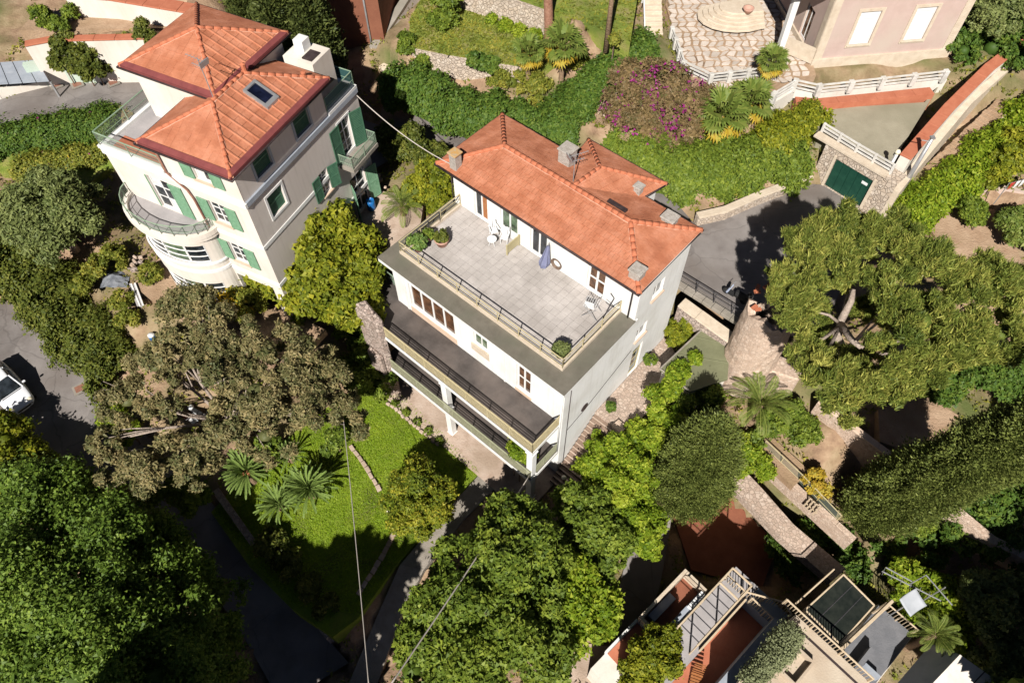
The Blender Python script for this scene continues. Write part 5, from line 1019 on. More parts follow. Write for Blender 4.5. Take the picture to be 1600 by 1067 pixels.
# ---------------------------------------------------------------- lower right house with pergolas
BF = Frame(W(1225, 940, 3), -48.2)
def terrace_house():
    t = thing('terrace_house', 'stepped house with beige roof terraces, red floors and pergolas at the lower right', 'house', BF.w(0, 0, -3), BF.yaw); Z = 3.0
    def bx(name, u0, u1, v0, v1, z0, z1, m, par=None, bevel=0): mb = MB(); mb.box(u0, u1, v0, v1, z0+Z, z1+Z); return mb.build(name, MATS[m], par or t, bevel=bevel)
    bx('main_block', .78, 5.1, -5.3, -.02, -5, 2.9, 'cream_wall'); f = bx('roof_terrace', .8, 5.08, -5.28, -.06, 2.9, 2.98, 'beige_floor'); bx('rear_block', 1.7, 5.09, -9, -5.3, -5, 2.88, 'cream_wall'); bx('rear_terrace', 1.72, 5.07, -8.9, -5.3, 2.88, 2.96, 'beige_floor'); bx('low_block', .2, 1.7, -9, -5.3, -5, 1.0, 'blue_grey')
    pl = BF.l(1270, 1037, 3); 
    for r in ((pl[0]-.9, pl[0], pl[1]-.12, pl[1]), (pl[0]-.9, pl[0], pl[1]-1.6, pl[1]-1.48), (pl[0]-.9, pl[0]-.78, pl[1]-1.48, pl[1]-.12), (pl[0]-.12, pl[0], pl[1]-1.48, pl[1]-.12)): bx('roof_kerb', *r, 2.98, 3.4, 'beige_floor')
    bx('drain_channel', .95, 4.9, -.62, -.5, 2.985, 3.0, 'gutter')
    railing(t, [(0, -.08, Z+2.98), (5.0, -.08, Z+2.98)], .7, 'beige_metal', 0, 1.6, None, .16, 'terrace_railing', .04, .05)
    # red terrace and steps down to the grey pergola floor
    bx('middle_block', -2.9, .78, -9, .62, -5, -.4, 'cream_wall'); bx('red_floor', -1.32, .2, -8.9, -.52, -.4, -.32, 'terracotta'); bx('grey_floor', -2.85, -1.34, -8.9, .58, -.4, .77, 'grey_tile'); bx('side_floor', -1.3, .77, -.5, .58, -.4, .76, 'blue_grey')
    bx('blue_ledge', .2, .78, -5.3, -.52, -.4, 2.0, 'blue_grey'); bx('planter_box', .8, 1.55, -4.6, -1.0, 2.98, 3.2, 'sand_trim')
    bx('dividing_wall', -1.42, -1.32, -4.4, -.52, .78, 1.0, 'beige_metal')
    # pergola
    zt = 2.9; pg = []
    P0, P1 = BF.l(1145, 887, zt), BF.l(1060, 977, zt); Q0, Q1 = BF.l(1170, 912, zt), BF.l(1095, 1012, zt); P0 = (P0[0], P0[1]); 
    mb = MB(); h = Z+zt
    u0, u1 = P0[0], Q0[0]+.15; v0, v1 = P1[1], P0[1]
    for a, b in (((u0, v0), (u0, v1)), ((u1, v0), (u1, v1)), ((u0, v1), (u1, v1)), ((u0, v1-1.1), (u1, v1-1.1))): mb.tube([(*a, h), (*b, h)], .06, 6)
    for a in ((u0, v0), (u1, v0), (u0, v1), (u1, v1), (u0, (v0+v1)/2), (u1, (v0+v1)/2)): mb.tube([(*a, Z+.75), (*a, h)], .05, 6)
    p = mb.build('pergola', MATS['beige_metal'], t)
    for i in range(7): v = v0+.15+(v1-1.25-v0)*i/6.5; mb = MB(); mb.tube([(u0, v, h), (u1, v, h)], .032, 5); mb.build('pergola_bar', MATS['rail_dark'], p)
    railing(t, [(u0, v1, Z+.77), (u1, v1, Z+.77), (.1, .56, Z+.77), (.75, .3, Z+.77)], .95, 'beige_metal', 0, 1.2, None, .16, 'terrace_railing', .04, .05)
    railing(t, [(-1.2, -.5, Z+.77), (.6, -.55, Z+.77)], .9, 'beige_metal', 0, 1.2, None, .16, 'terrace_railing', .04, .05)
    # sunken terrace on the left
    bx('left_block', -4.7, -2.92, -9, -1.5, -5, -.4, 'cream_wall'); bx('left_floor', -4.5, -3.1, -5.2, -1.7, -.4, -.32, 'terracotta_shaded'); bx('bench', -4.45, -4.0, -4.8, -3.0, -.32, .05, 'blue_grey')
    for r in ((-4.7, -4.52, -5.4, -1.52), (-4.5, -3.1, -1.7, -1.52), (-4.5, -2.95, -5.4, -5.22)): bx('parapet', *r, -.4, .55, 'sand_trim')
    bx('roof_sheet', -3.35, -2.96, -4.6, -1.9, .3, .36, 'blue_grey'); 
    for i in range(8): bx('storage_crate', -3.3, -3.05, -3.0+i*.16, -2.9+i*.16, .36, .5, 'plastic_white')
    bx('lower_floor', -4.6, -3.0, -7.8, -5.45, -.4, -.33, 'terracotta'); bx('lower_parapet', -4.75, -4.62, -7.9, -5.45, -.4, .2, 'white_trim')
    mb = MB(); c = [(-3.0-.9*(1-math.cos(a)), -6.0-2.2*math.sin(a)) for a in np.linspace(0, 1.3, 9)]; d = [(x+.22, y) for x, y in c]; mb.prism([*c, *d[::-1]], Z-.3, Z+1.2); mb.build('curved_wall', MATS['cream_wall'], t)
    # dark glazed canopies behind the railing
    def Bp(px, py, z): l = BF.l(px, py, z); return (l[0], l[1], z+Z)
    A, B, C, D = Bp(1258, 952, 2.2), Bp(1318, 897, 2.4), Bp(1366, 945, 2.2), Bp(1312, 1005, 2.0)
    mb = MB(); mb.add([A, B, C, D], [(0, 1, 2, 3)]); g = mb.build('glazed_canopy', MATS['dark_glass_roof'], t); 
    for a, b in ((A, B), (B, C), (C, D), (D, A)): mb = MB(); mb.tube([a, b], .05, 6); mb.build('canopy_frame', MATS['beige_metal'], g)
    for s in (.33, .66): a = [A[k]*(1-s)+D[k]*s for k in range(3)]; b = [B[k]*(1-s)+C[k]*s for k in range(3)]; mb = MB(); mb.tube([a, b], .025, 5); mb.build('canopy_bar', MATS['rail_dark'], g)
    A2, B2 = Bp(1244, 942, 2.0), Bp(1303, 889, 2.2); mb = MB(); mb.tube([A2, B2], .05, 6); mb.tube([(A2[0], A2[1], Z-4), A2], .05, 6); mb.tube([(B2[0], B2[1], Z-4), B2], .05, 6); r = mb.build('screen_frame', MATS['beige_metal'], t); mb = MB(); mb.add([(A2[0], A2[1], Z+.6), (B2[0], B2[1], Z+.8), B2, A2], [(0, 1, 2, 3)]); mb.build('screen_glass', MATS['glass_rail'], r)
    bx('canopy_room', 1.3, 3.2, .05, 3.2, -5, 1.4, 'cream_wall')
    # grey flat roof with beam and rail
    bx('grey_block', 3.75, 5.95, .0, 5.2, -5, -.3, 'cream_wall'); bx('grey_roof', 3.8, 5.9, .02, 5.15, -.3, -.22, 'grey_roofing_shaded')
    A, B = Bp(1316, 1012, 2.3), Bp(1394, 938, 2.3); mb = MB(); mb.tube([A, B], .1, 6); mb.tube([(B[0], B[1], Z-.3), B], .07, 6); mb.tube([(A[0], A[1], Z-.3), A], .07, 6); mb.build('roof_beam', MATS['beige_metal'], t)
    railing(t, [(3.9, 5.1, Z-.22), (5.8, 5.1, Z-.22)], .9, 'beige_metal', 0, 1.2, None, .16, 'roof_railing', .035, .045)
    bx('roof_upstand', 4.6, 4.85, .4, 2.6, -.22, .5, 'grey_roofing_shaded'); bx('roof_upstand', 4.9, 5.8, 1.6, 1.8, -.22, .3, 'blue_grey')
    # cream pitched roof at the frame's corner
    A, B = Bp(1500, 1022, 2.4), Bp(1440, 1085, 2.4); C, D = Bp(1585, 1082, 1.4), Bp(1520, 1150, 1.4); E_, F_ = Bp(1455, 1005, .6), Bp(1395, 1075, .6)
    mb = MB(); mb.add([A, B, D, C], [(0, 1, 2, 3)]); mb.build('pitched_roof', MATS['cream_wall'], t); mb = MB(); mb.add([A, E_, F_, B], [(0, 1, 2, 3)]); mb.build('pitched_roof', MATS['blue_grey'], t)  # slope turned from the sun is blue-grey, its shade painted in
    s = .45; a = [A[k]*(1-s)+C[k]*s+.01*(k == 2) for k in range(3)]; b = [B[k]*(1-s)+D[k]*s+.01*(k == 2) for k in range(3)]; mb = MB(); mb.tube([a, b], .025, 5); mb.build('roof_seam', MATS['gutter'], t)
terrace_house()
def dish():
    p = W(1408, 950, 3.0); t = thing('antenna_panel', 'white square antenna panel beside the roof beam', 'antenna', p); mb = MB(); mb.tube([(0, 0, -1.6), (0, 0, 1.2)], .035, 6); mb.build('mast', MATS['metal_grey'], t)
    mb = MB(); n = 8; V = []
    for i in range(n+1):
        for j in range(n+1):
            x, y = (i/n-.5), (j/n-.5); V.append((x*1.0, y*1.0, .25*(x*x+y*y)))
    Fs = [(i*(n+1)+j, (i+1)*(n+1)+j, (i+1)*(n+1)+j+1, i*(n+1)+j+1) for i in range(n) for j in range(n)]; mb.add(V, Fs); o = mb.build('panel', MATS['panel_grey'], t, True); o.location = (0, 0, 1.25); o.rotation_euler = (.5, -.25, .5); s = o.modifiers.new('solid', 'SOLIDIFY'); s.thickness = .04
    p = W(1455, 930, 3.0); t = thing('tv_antenna', 'grey television aerial with long booms next to the white panel', 'antenna', p); mb = MB(); mb.tube([(0, 0, -2.5), (0, 0, 1.5)], .035, 6); mb.build('mast', MATS['metal_grey'], t)
    def L(px, py, z=4.4): return W(px, py, z)-p
    for q in ([(1378, 892), (1470, 938)], [(1384, 886), (1425, 908)], [(1422, 912), (1447, 898), (1488, 945)]): mb = MB(); mb.tube([L(*c) for c in q], .035, 6); mb.build('boom', MATS['metal_grey'], t)
    for i in range(6):
        s = i/6; c = L(1380+85*s, 893+44*s); mb = MB(); mb.tube([c+np.array([-.12, -.16, .03]), c+np.array([.12, .16, .03])], .012, 4); mb.build('element', MATS['metal_grey'], t)
dish()
# ---------------------------------------------------------------- right-hand garden pieces
wallthing('garden_wall', 'brick-coped garden wall in the shade of the pine', [W(1270, 640, 2.6), W(1330, 688, 2.4), W(1392, 735, 2.2)], 1.1, .3, 'tower_stone', 'peach', 1.5)
wallthing('garden_wall', 'low brown wall beside the stone walk at the right', [W(1185, 715, .7), W(1250, 775, .6), W(1330, 848, .4)], .5, .2, 'tower_stone', 'tower_stone', 1.)
t = thing('fence', 'wire and glass fence along the stone walk near the small yellow shrub', 'fence', W(1190, 700, 1.2)); o = W(1190, 700, 1.2); railing(t, [W(1190, 700, 1.2)-o, W(1245, 752, 1.0)-o, W(1305, 815, .8)-o], 1.0, 'rail_cream', 1, 1.2, 'glass_rail', 0, 'fence_panel', .03)
t = thing('gate', 'small cream wooden gate at the stone walk', 'gate', W(1255, 790, .5), -.9)
for i in range(4): mb = MB(); mb.box(i*.22, i*.22+.08, -.04, .04, 0, 1.2); mb.build('gate_post', MATS['beige_metal'], t)
for z in (.3, 1.05): mb = MB(); mb.box(-.05, .8, .041, .08, z, z+.09); mb.build('gate_rail', MATS['beige_metal'], t)
wallthing('garden_wall', 'crumbling stone terrace wall in the dark lower right garden', [W(1480, 800, 1.6), W(1540, 850, 1.2), W(1600, 880, 1)], .8, .5, 'tower_stone')
wallthing('garden_wall', 'dark stone wall edging the shaded road at the lower left', [W(345, 775, -.2), W(420, 880, -1.2), W(520, 1000, -2.2)], 1.0, .4, 'rubble')
wallthing('garden_wall', 'stone terrace wall at the edge of the far right garden', [W(1490, 318, 6.6), W(1545, 300, 6.9), W(1600, 310, 7)], .6, .35, 'pink_wall')
wallthing('bin_wall', 'short brown stone pier beside the climbing plant', [W(958, 672, 2.4), W(972, 684, 2.4)], .9, .5, 'tower_stone', 'tower_stone')
# ---------------------------------------------------------------- trees and shrubs
def G(px, py, z):           # ground point under photograph position, at guessed height
    p = W(px, py, z); p[2] = GZ(p[0], p[1]); return p
def VB(px, py, ztop, zbase):
    p = W(px, py, ztop); p[2] = zbase; return p
tree('citrus_tree', 'dense yellow-green round tree between the two houses', 'tree', VB(505, 415, 7.5, 4), PB((505, 372, 8.8, 52), (450, 412, 8, 52), (552, 408, 8, 50), (500, 428, 8.2, 60), (548, 460, 7, 48), (446, 372, 8.2, 36), (465, 458, 7, 48), (572, 440, 6.5, 30), (510, 485, 6.2, 42), (430, 440, 6.8, 30)), 38000, .24, 'leaf_citrus', .22, spread=.17)
tree('feathery_tree', 'large brown-grey feathery tree with pale bare branches left of the lawn', 'tree', VB(345, 640, 6, 1.2), PB((330, 495, 9.0, 42, .7), (285, 545, 8.4, 46, .7), (245, 570, 7.8, 48, .7), (200, 625, 7.0, 48, .7), (255, 640, 7.6, 34, .6), (345, 570, 8.6, 52, .7), (400, 530, 8.6, 46, .7), (455, 560, 7.8, 46, .7), (505, 585, 7.0, 40, .7), (400, 610, 8.2, 55, .7), (530, 645, 5.8, 42, .7), (350, 665, 7.8, 42, .7), (310, 720, 7, 42, .7), (255, 725, 6.4, 50, .7), (200, 740, 5.8, 46, .7), (470, 640, 7.2, 52, .7), (415, 680, 6.8, 46, .7), (170, 690, 6, 30, .7)), 60000, .11, 'leaf_euca', .2, 'bark_grey', per=14, spread=.17, rough=.3, deep=.3, corek=.24, aspect=2.6, split=.55, tuft=(.14, .31))
bush('shrub', 'brown twiggy shrub growing at the foot of the round bay', 'shrub', G(310, 480, 5.5), PB((300, 470, 7, 32), (330, 480, 7, 30), (270, 480, 6.8, 24)), 5500, .14, 'leaf_euca', deep=.3, corek=.3)
bush('shrub', 'small yellow flowering shrub by the porch of the tall house', 'shrub', G(375, 480, 5.5), PB((372, 478, 6.9, 24), (395, 470, 6.9, 18)), 3500, .14, 'leaf_meadow', extra=[('blossom', 'flower_yellow', 250, .14)])
hedge('driveway_hedge', 'long loose olive green hedge along the driveway', [W(-30, 370, 4.9), W(40, 425, 4.4), W(100, 485, 3.6), W(150, 535, 2.9), W(205, 585, 2.2)], 4.2, 1.9, 42000, .17, 'leaf_drive', rough=.3)
tree('olive_tree', 'round silvery olive tree in front of the tall house', 'olive tree', VB(85, 345, 8, 5.6), PB((80, 325, 8.6, 52, .8), (48, 345, 8, 40, .8), (115, 345, 8, 40, .8), (85, 300, 8.2, 34), (80, 370, 7.6, 40), (125, 315, 8, 28), (30, 320, 7.8, 28)), 26000, .14, 'leaf_olive', .2, 'bark_grey', aspect=2.4, spread=.18)
tree('broad_tree', 'huge dark green broadleaf tree filling the lower left corner', 'tree', VB(200, 930, 3, -.8), PB((60, 800, 5.2, 66), (140, 850, 5.4, 72), (50, 900, 6.2, 74), (130, 960, 6.2, 78), (215, 910, 4.6, 62), (210, 1000, 5.4, 70), (290, 985, 3.8, 54), (40, 1010, 6.4, 78), (235, 845, 3.2, 46), (320, 1045, 3.6, 54), (120, 1060, 6.6, 80), (240, 1070, 5.6, 72), (300, 920, 2.2, 38), (180, 800, 3.6, 44), (350, 985, 2, 32), (20, 760, 4.8, 44), (120, 765, 3.8, 36), (345, 930, 1.2, 30), (270, 860, 1.8, 34)), 100000, .155, 'leaf_big', .4, per=12, spread=.26, rough=.25, deep=.26)
for x, y, zt, lab in ((25.8, 3.5, 11.5, 'tall evergreen outside the lower right corner'), (30.5, 7, 12, 'second evergreen outside the right edge'), (-12.5, -.2, 13.4, 'tall evergreen standing just outside the bottom edge, nearest the lawn'), (-16.8, -.6, 13.4, 'tall evergreen just outside the bottom edge, left of the other'), (-21, -1.2, 9, 'lower evergreen outside the bottom left edge')):
    bb = np.array([x, y, -2.5]); bl = [(np.array([x+dx, y+dy, zt-2.4+dz]), (2.3, 2.0, 1.9)) for dx, dy, dz in ((0, 0, .6), (1.8, .2, -.5), (-1.8, -.2, -.4), (.3, -1.6, -.6), (0, .8, -3), (1.6, -.6, -3.6), (-1.6, -.4, -3.4), (.6, .2, -6.2), (-1.2, .3, -6.6), (.4, .2, -9))]; tree('evergreen_tree', lab, 'tree', bb, bl, 8500, .5, 'leaf_big', .3)
tree('broad_tree', 'smaller sunlit green tree beside the white car', 'tree', VB(30, 735, 3.0, 1.0), PB((6, 688, 3.2, 38), (38, 725, 3.2, 36), (80, 752, 2.9, 32), (15, 735, 3.2, 42), (60, 775, 2.8, 34), (118, 765, 2.6, 26)), 15000, .2, 'leaf_citrus', .18, spread=.2)
bush('shrub', 'lime green shrub at the end of the driveway', 'shrub', G(170, 650, 1.6), PB((172, 645, 2.4, 20), (190, 670, 2.3, 18), (205, 678, 2.2, 15)), 3500, .16, 'leaf_lime')
bush('round_bush', 'round yellow-green bush standing on the lawn', 'bush', W(655, 790, 0), PB((650, 765, 1.7, 40), (630, 790, 1.4, 34), (680, 788, 1.5, 34), (655, 812, 1.2, 30)), 15000, .13, 'leaf_bush', rough=.22)
tree('shade_tree', 'wide dark green tree in front of the villa at the bottom', 'tree', VB(745, 930, 3, -1.4), PB((795, 825, 4.2, 46), (738, 888, 4.0, 50), (795, 885, 5.0, 58), (695, 958, 3.8, 50), (762, 955, 5.0, 60), (828, 838, 4.2, 40), (842, 900, 4.4, 46), (712, 1018, 4.2, 58), (790, 1020, 4.8, 64), (645, 1048, 3.2, 40), (830, 970, 4.2, 46), (672, 1000, 3.6, 40), (735, 1062, 4.2, 56), (850, 1040, 3.6, 40)), 62000, .19, 'leaf_mid', .3, spread=.17, rough=.2)
tree('loquat_tree', 'bright green leafy tree right of the wide dark tree', 'tree', VB(900, 950, 2, -2.4), PB((890, 920, 2.6, 44), (930, 945, 2.2, 34), (880, 970, 2.4, 40), (920, 985, 2, 34), (870, 890, 2.4, 30)), 17000, .2, 'leaf_lime', .14)
tree('garden_tree', 'shadowy mid-green tree under the lime climber', 'tree', VB(915, 820, 2, -.6), PB((905, 795, 2.8, 40), (935, 830, 2.6, 44), (900, 845, 2.4, 38), (950, 870, 2, 34)), 15000, .18, 'leaf_mid', .15)
b = W(842, 855, -.4); cypress('cypress', 'slim little cypress at the corner of the villa balcony', b, 4.6, .72, 9000, .12, 'leaf_cypress', blunt=1.3)
bush('climber', 'bright lime green climber spilling beside the villa stair', 'climber', VB(950, 720, 2.5, .6), PB((950, 705, 3.0, 30), (965, 722, 3.2, 36), (992, 690, 3.4, 30), (935, 742, 2.4, 32), (968, 758, 2.8, 40), (1002, 742, 3, 34), (938, 775, 2.2, 32), (985, 790, 2.4, 36), (1010, 820, 1.8, 28), (975, 830, 1.8, 34), (1020, 690, 3.2, 22), (1005, 850, 1.2, 24)), 42000, .15, 'leaf_lime', rough=.32, spread=.15, tuft=(.2, .42))
bush('climber', 'yellow-green climber on the olive-roofed shed', 'climber', VB(1040, 640, 3.4, 2.2), PB((1030, 625, 4.6, 22), (1045, 655, 4.2, 24), (1025, 675, 3.8, 20), (1062, 578, 5.2, 14), (1052, 600, 5.0, 16), (1040, 690, 3.4, 18), (1085, 560, 5.2, 10)), 14000, .15, 'leaf_lime', corek=.45)
bush('climber', 'dark ivy creeping over the lower edge of the shed roof', 'climber', VB(1085, 610, 4.6, 2.2), PB((1070, 625, 4.2, 20), (1108, 618, 4.2, 20), (1095, 640, 3.4, 22)), 7000, .14, 'leaf_mid', corek=.4)
bush('shrub', 'green shrub in the corner between villa wall and retaining wall', 'shrub', MW(1.6, 5.3, 3.1), PB((1070, 515, 4.3, 22), (1060, 530, 4, 18), (1085, 505, 4.4, 14)), 6000, .15, 'leaf_citrus')
cypress('cypress', 'broad rounded cypress below the ruined tower', W(1066, 782, -.2), 10.2, 2.05, 50000, .088, 'leaf_cypress', blunt=2.6, low=.2)
cypress('cypress', 'very tall cypress reaching out of the picture at the right', W(1342, 802, -.5), 19.5, 1.75, 80000, .09, 'leaf_cypress', blunt=2.4, low=.1, lean=(1.4, -2.6))
def pine():
    c = W(1312, 508, 13.0); base = np.array([*W(1318, 585, 3.6)[:2], 3.2]); bl = PB((1275, 478, 12.2, 30, .6), (1352, 478, 12.6, 28, .6), (1285, 530, 11.6, 26, .6), (1350, 565, 12, 34, .6), (1300, 440, 13, 26, .6), (1380, 505, 12.8, 30, .6), (1271, 395, 14.6, 42, .7), (1316, 355, 15.1, 44, .7), (1355, 375, 15.4, 48, .7), (1410, 375, 15.6, 44, .7), (1450, 420, 15.4, 46, .7), (1500, 450, 15.0, 46, .7), (1555, 450, 14.6, 48, .7), (1236, 440, 14.2, 36, .7), (1238, 505, 13.6, 32, .7), (1261, 555, 13.6, 34, .7), (1290, 582, 14.0, 38, .7), (1340, 605, 13.8, 48, .7), (1395, 605, 13.8, 38, .7), (1400, 560, 14.8, 40, .7), (1440, 500, 15.4, 48, .7), (1500, 530, 14.6, 48, .7), (1450, 570, 14.4, 44, .7), (1560, 520, 14.0, 46, .7), (1400, 455, 15.4, 42, .7), (1250, 450, 14.6, 36, .7), (1595, 450, 13.8, 42, .7), (1335, 412, 15.1, 40, .7), (1600, 500, 13.4, 38, .7), (1231, 475, 13.8, 24, .7), (1320, 640, 12.8, 32, .7))
    t = thing('pine_tree', 'broad spreading pine with a bare grey fork showing in its crown', 'pine', base); mb = MB(); f = Vector((c[0], c[1], 12.2)); mb.tube([tuple(base-np.array([0, 0, .5])), tuple((base*.6+np.array([c[0], c[1], 12.2])*.4)+np.array([.3, 0, .3])), tuple(f)], [.42, .34, .3], 10)
    def w(px, py, z): return Vector(W(px, py, z))
    for q, r in (([(1312, 505, 12.6), (1330, 470, 13.4), (1334, 452, 13.8)], .2), ([(1312, 505, 12.6), (1330, 530, 13.2), (1345, 543, 13.4)], .2), ([(1345, 543, 13.4), (1365, 525, 13.8), (1382, 527, 14.0)], .1), ([(1312, 510, 12.6), (1285, 530, 13.2), (1250, 532, 13.5)], .1), ([(1312, 505, 12.6), (1295, 492, 13.2), (1278, 488, 13.4)], .09), ([(1312, 510, 12.6), (1295, 545, 13.0), (1290, 570, 13.0)], .09)): mb.tube([w(*p) for p in q], [r, r*.8, r*.5], 8)
    g = Vector(base*.45+np.array([c[0], c[1], 12.2])*.55)
    for cc, r in bl[6::2]: cc = Vector(cc); m1 = g.lerp(cc, .6)+Vector((0, 0, -1.4)); mb.tube([g, m1, cc-Vector((0, 0, r[2]*.5))], [.1, .07, .03], 6)
    local(mb, base).build('trunk', MATS['bark_grey'], t, True); crown('crown', bl, 150000, .075, 'leaf_pine', t, base, per=16, spread=.13, rough=.28, aspect=5, up=1.0, deep=.24, corek=.3, tuft=(.22, .42), needle=True)
pine()
for px, py, h, lab in ((470, 165, 11, 'tall dark cypress just behind the roof of the tall house'), (515, 160, 10.5, 'dark cypress nearest to the brown house'), (430, 120, 10, 'dark cypress showing above the rear roof')): cypress('cypress', lab, G(px, py, 8), h, 1.55, 20000, .16, 'leaf_cypress_dark', blunt=2.2, group=None)
t0 = W(858, 66, 11); t = thing('tall_pine', 'tall reddish pine trunk rising out of the top of the picture', 'tree', t0); mb = MB(); mb.tube([(0, 0, -.4), (-.05, 0, 1), (-.3, 0, 5), (-.5, .1, 11), (-.4, .2, 15)], [.42, .33, .29, .26, .2], 10); mb.build('trunk', MATS['bark_red'], t, True)
bl = [(t0+np.array([dx, dy, 15+dz]), (2.2, 2.2, 1.2)) for dx, dy, dz in ((0, 0, 1), (2, 1, 0), (-2, .5, 0), (.5, 2.2, 0), (-.5, -1.8, .2))]; crown('crown', bl, 9000, .3, 'leaf_pine', t, t0)
t0 = W(948, 68, 12.6); t = thing('tall_pine', 'thin second trunk right of the reddish one', 'tree', t0); mb = MB(); mb.tube([(0, 0, -.6), (0, 0, 3), (-.1, 0, 9)], [.2, .15, .1], 8); mb.build('trunk', MATS['palm_trunk'], t, True); crown('crown', [(t0+np.array([0, 0, 9.3]), (1.3, 1.3, 1.0))], 3000, .22, 'leaf_palm', t, t0)
hedge('hedge', 'thick dark green hedge above the road wall behind the villa', [W(622, 140, 8.6), W(670, 160, 8.6), W(720, 185, 8.5), W(770, 200, 8.5), W(830, 208, 8.4), W(895, 215, 8.3)], 3.2, 1.7, 44000, .19, 'leaf_hedge', rough=.3)
hedge('hedge', 'dark green hedge climbing beside the rosy stone steps', [W(880, 195, 8.6), W(915, 155, 9.3), W(955, 118, 10), W(1010, 92, 10.4)], 2.5, 1.6, 24000, .18, 'leaf_hedge', rough=.2)
hedge('hedge', 'broad green hedge between bougainvillea and grey road', [W(960, 240, 7.3), W(1020, 268, 7.2), W(1090, 278, 7.1), W(1170, 268, 7.1), W(1230, 250, 7.3)], 4.6, 1.8, 52000, .18, 'leaf_mid', rough=.28)
hedge('hedge', 'sunny hedge by the platform fence left of the garage', [W(1180, 240, 7.6), W(1225, 225, 8), W(1265, 205, 8.4)], 2.6, 1.8, 15000, .18, 'leaf_citrus', rough=.3)
hedge('hedge', 'bright green hedge running beside the lane steps', [W(1400, 345, 6.6), W(1450, 320, 6.8), W(1510, 275, 7.3), W(1560, 230, 8), W(1620, 180, 8.6)], 2.8, 1.5, 32000, .18, 'leaf_lime', rough=.25)
bush('bougainvillea', 'large bougainvillea with magenta flowers beside the steps', 'bougainvillea', VB(1020, 170, 9, 8.4), PB((985, 150, 10, 40), (1030, 140, 10.3, 42), (1070, 160, 10, 38), (1000, 185, 9.4, 42), (1050, 190, 9.4, 42), (970, 185, 9, 30), (1085, 190, 9.2, 26)), 30000, .16, 'leaf_boug', extra=[('blossom', 'flower_magenta', 1200, .16)], rough=.2)
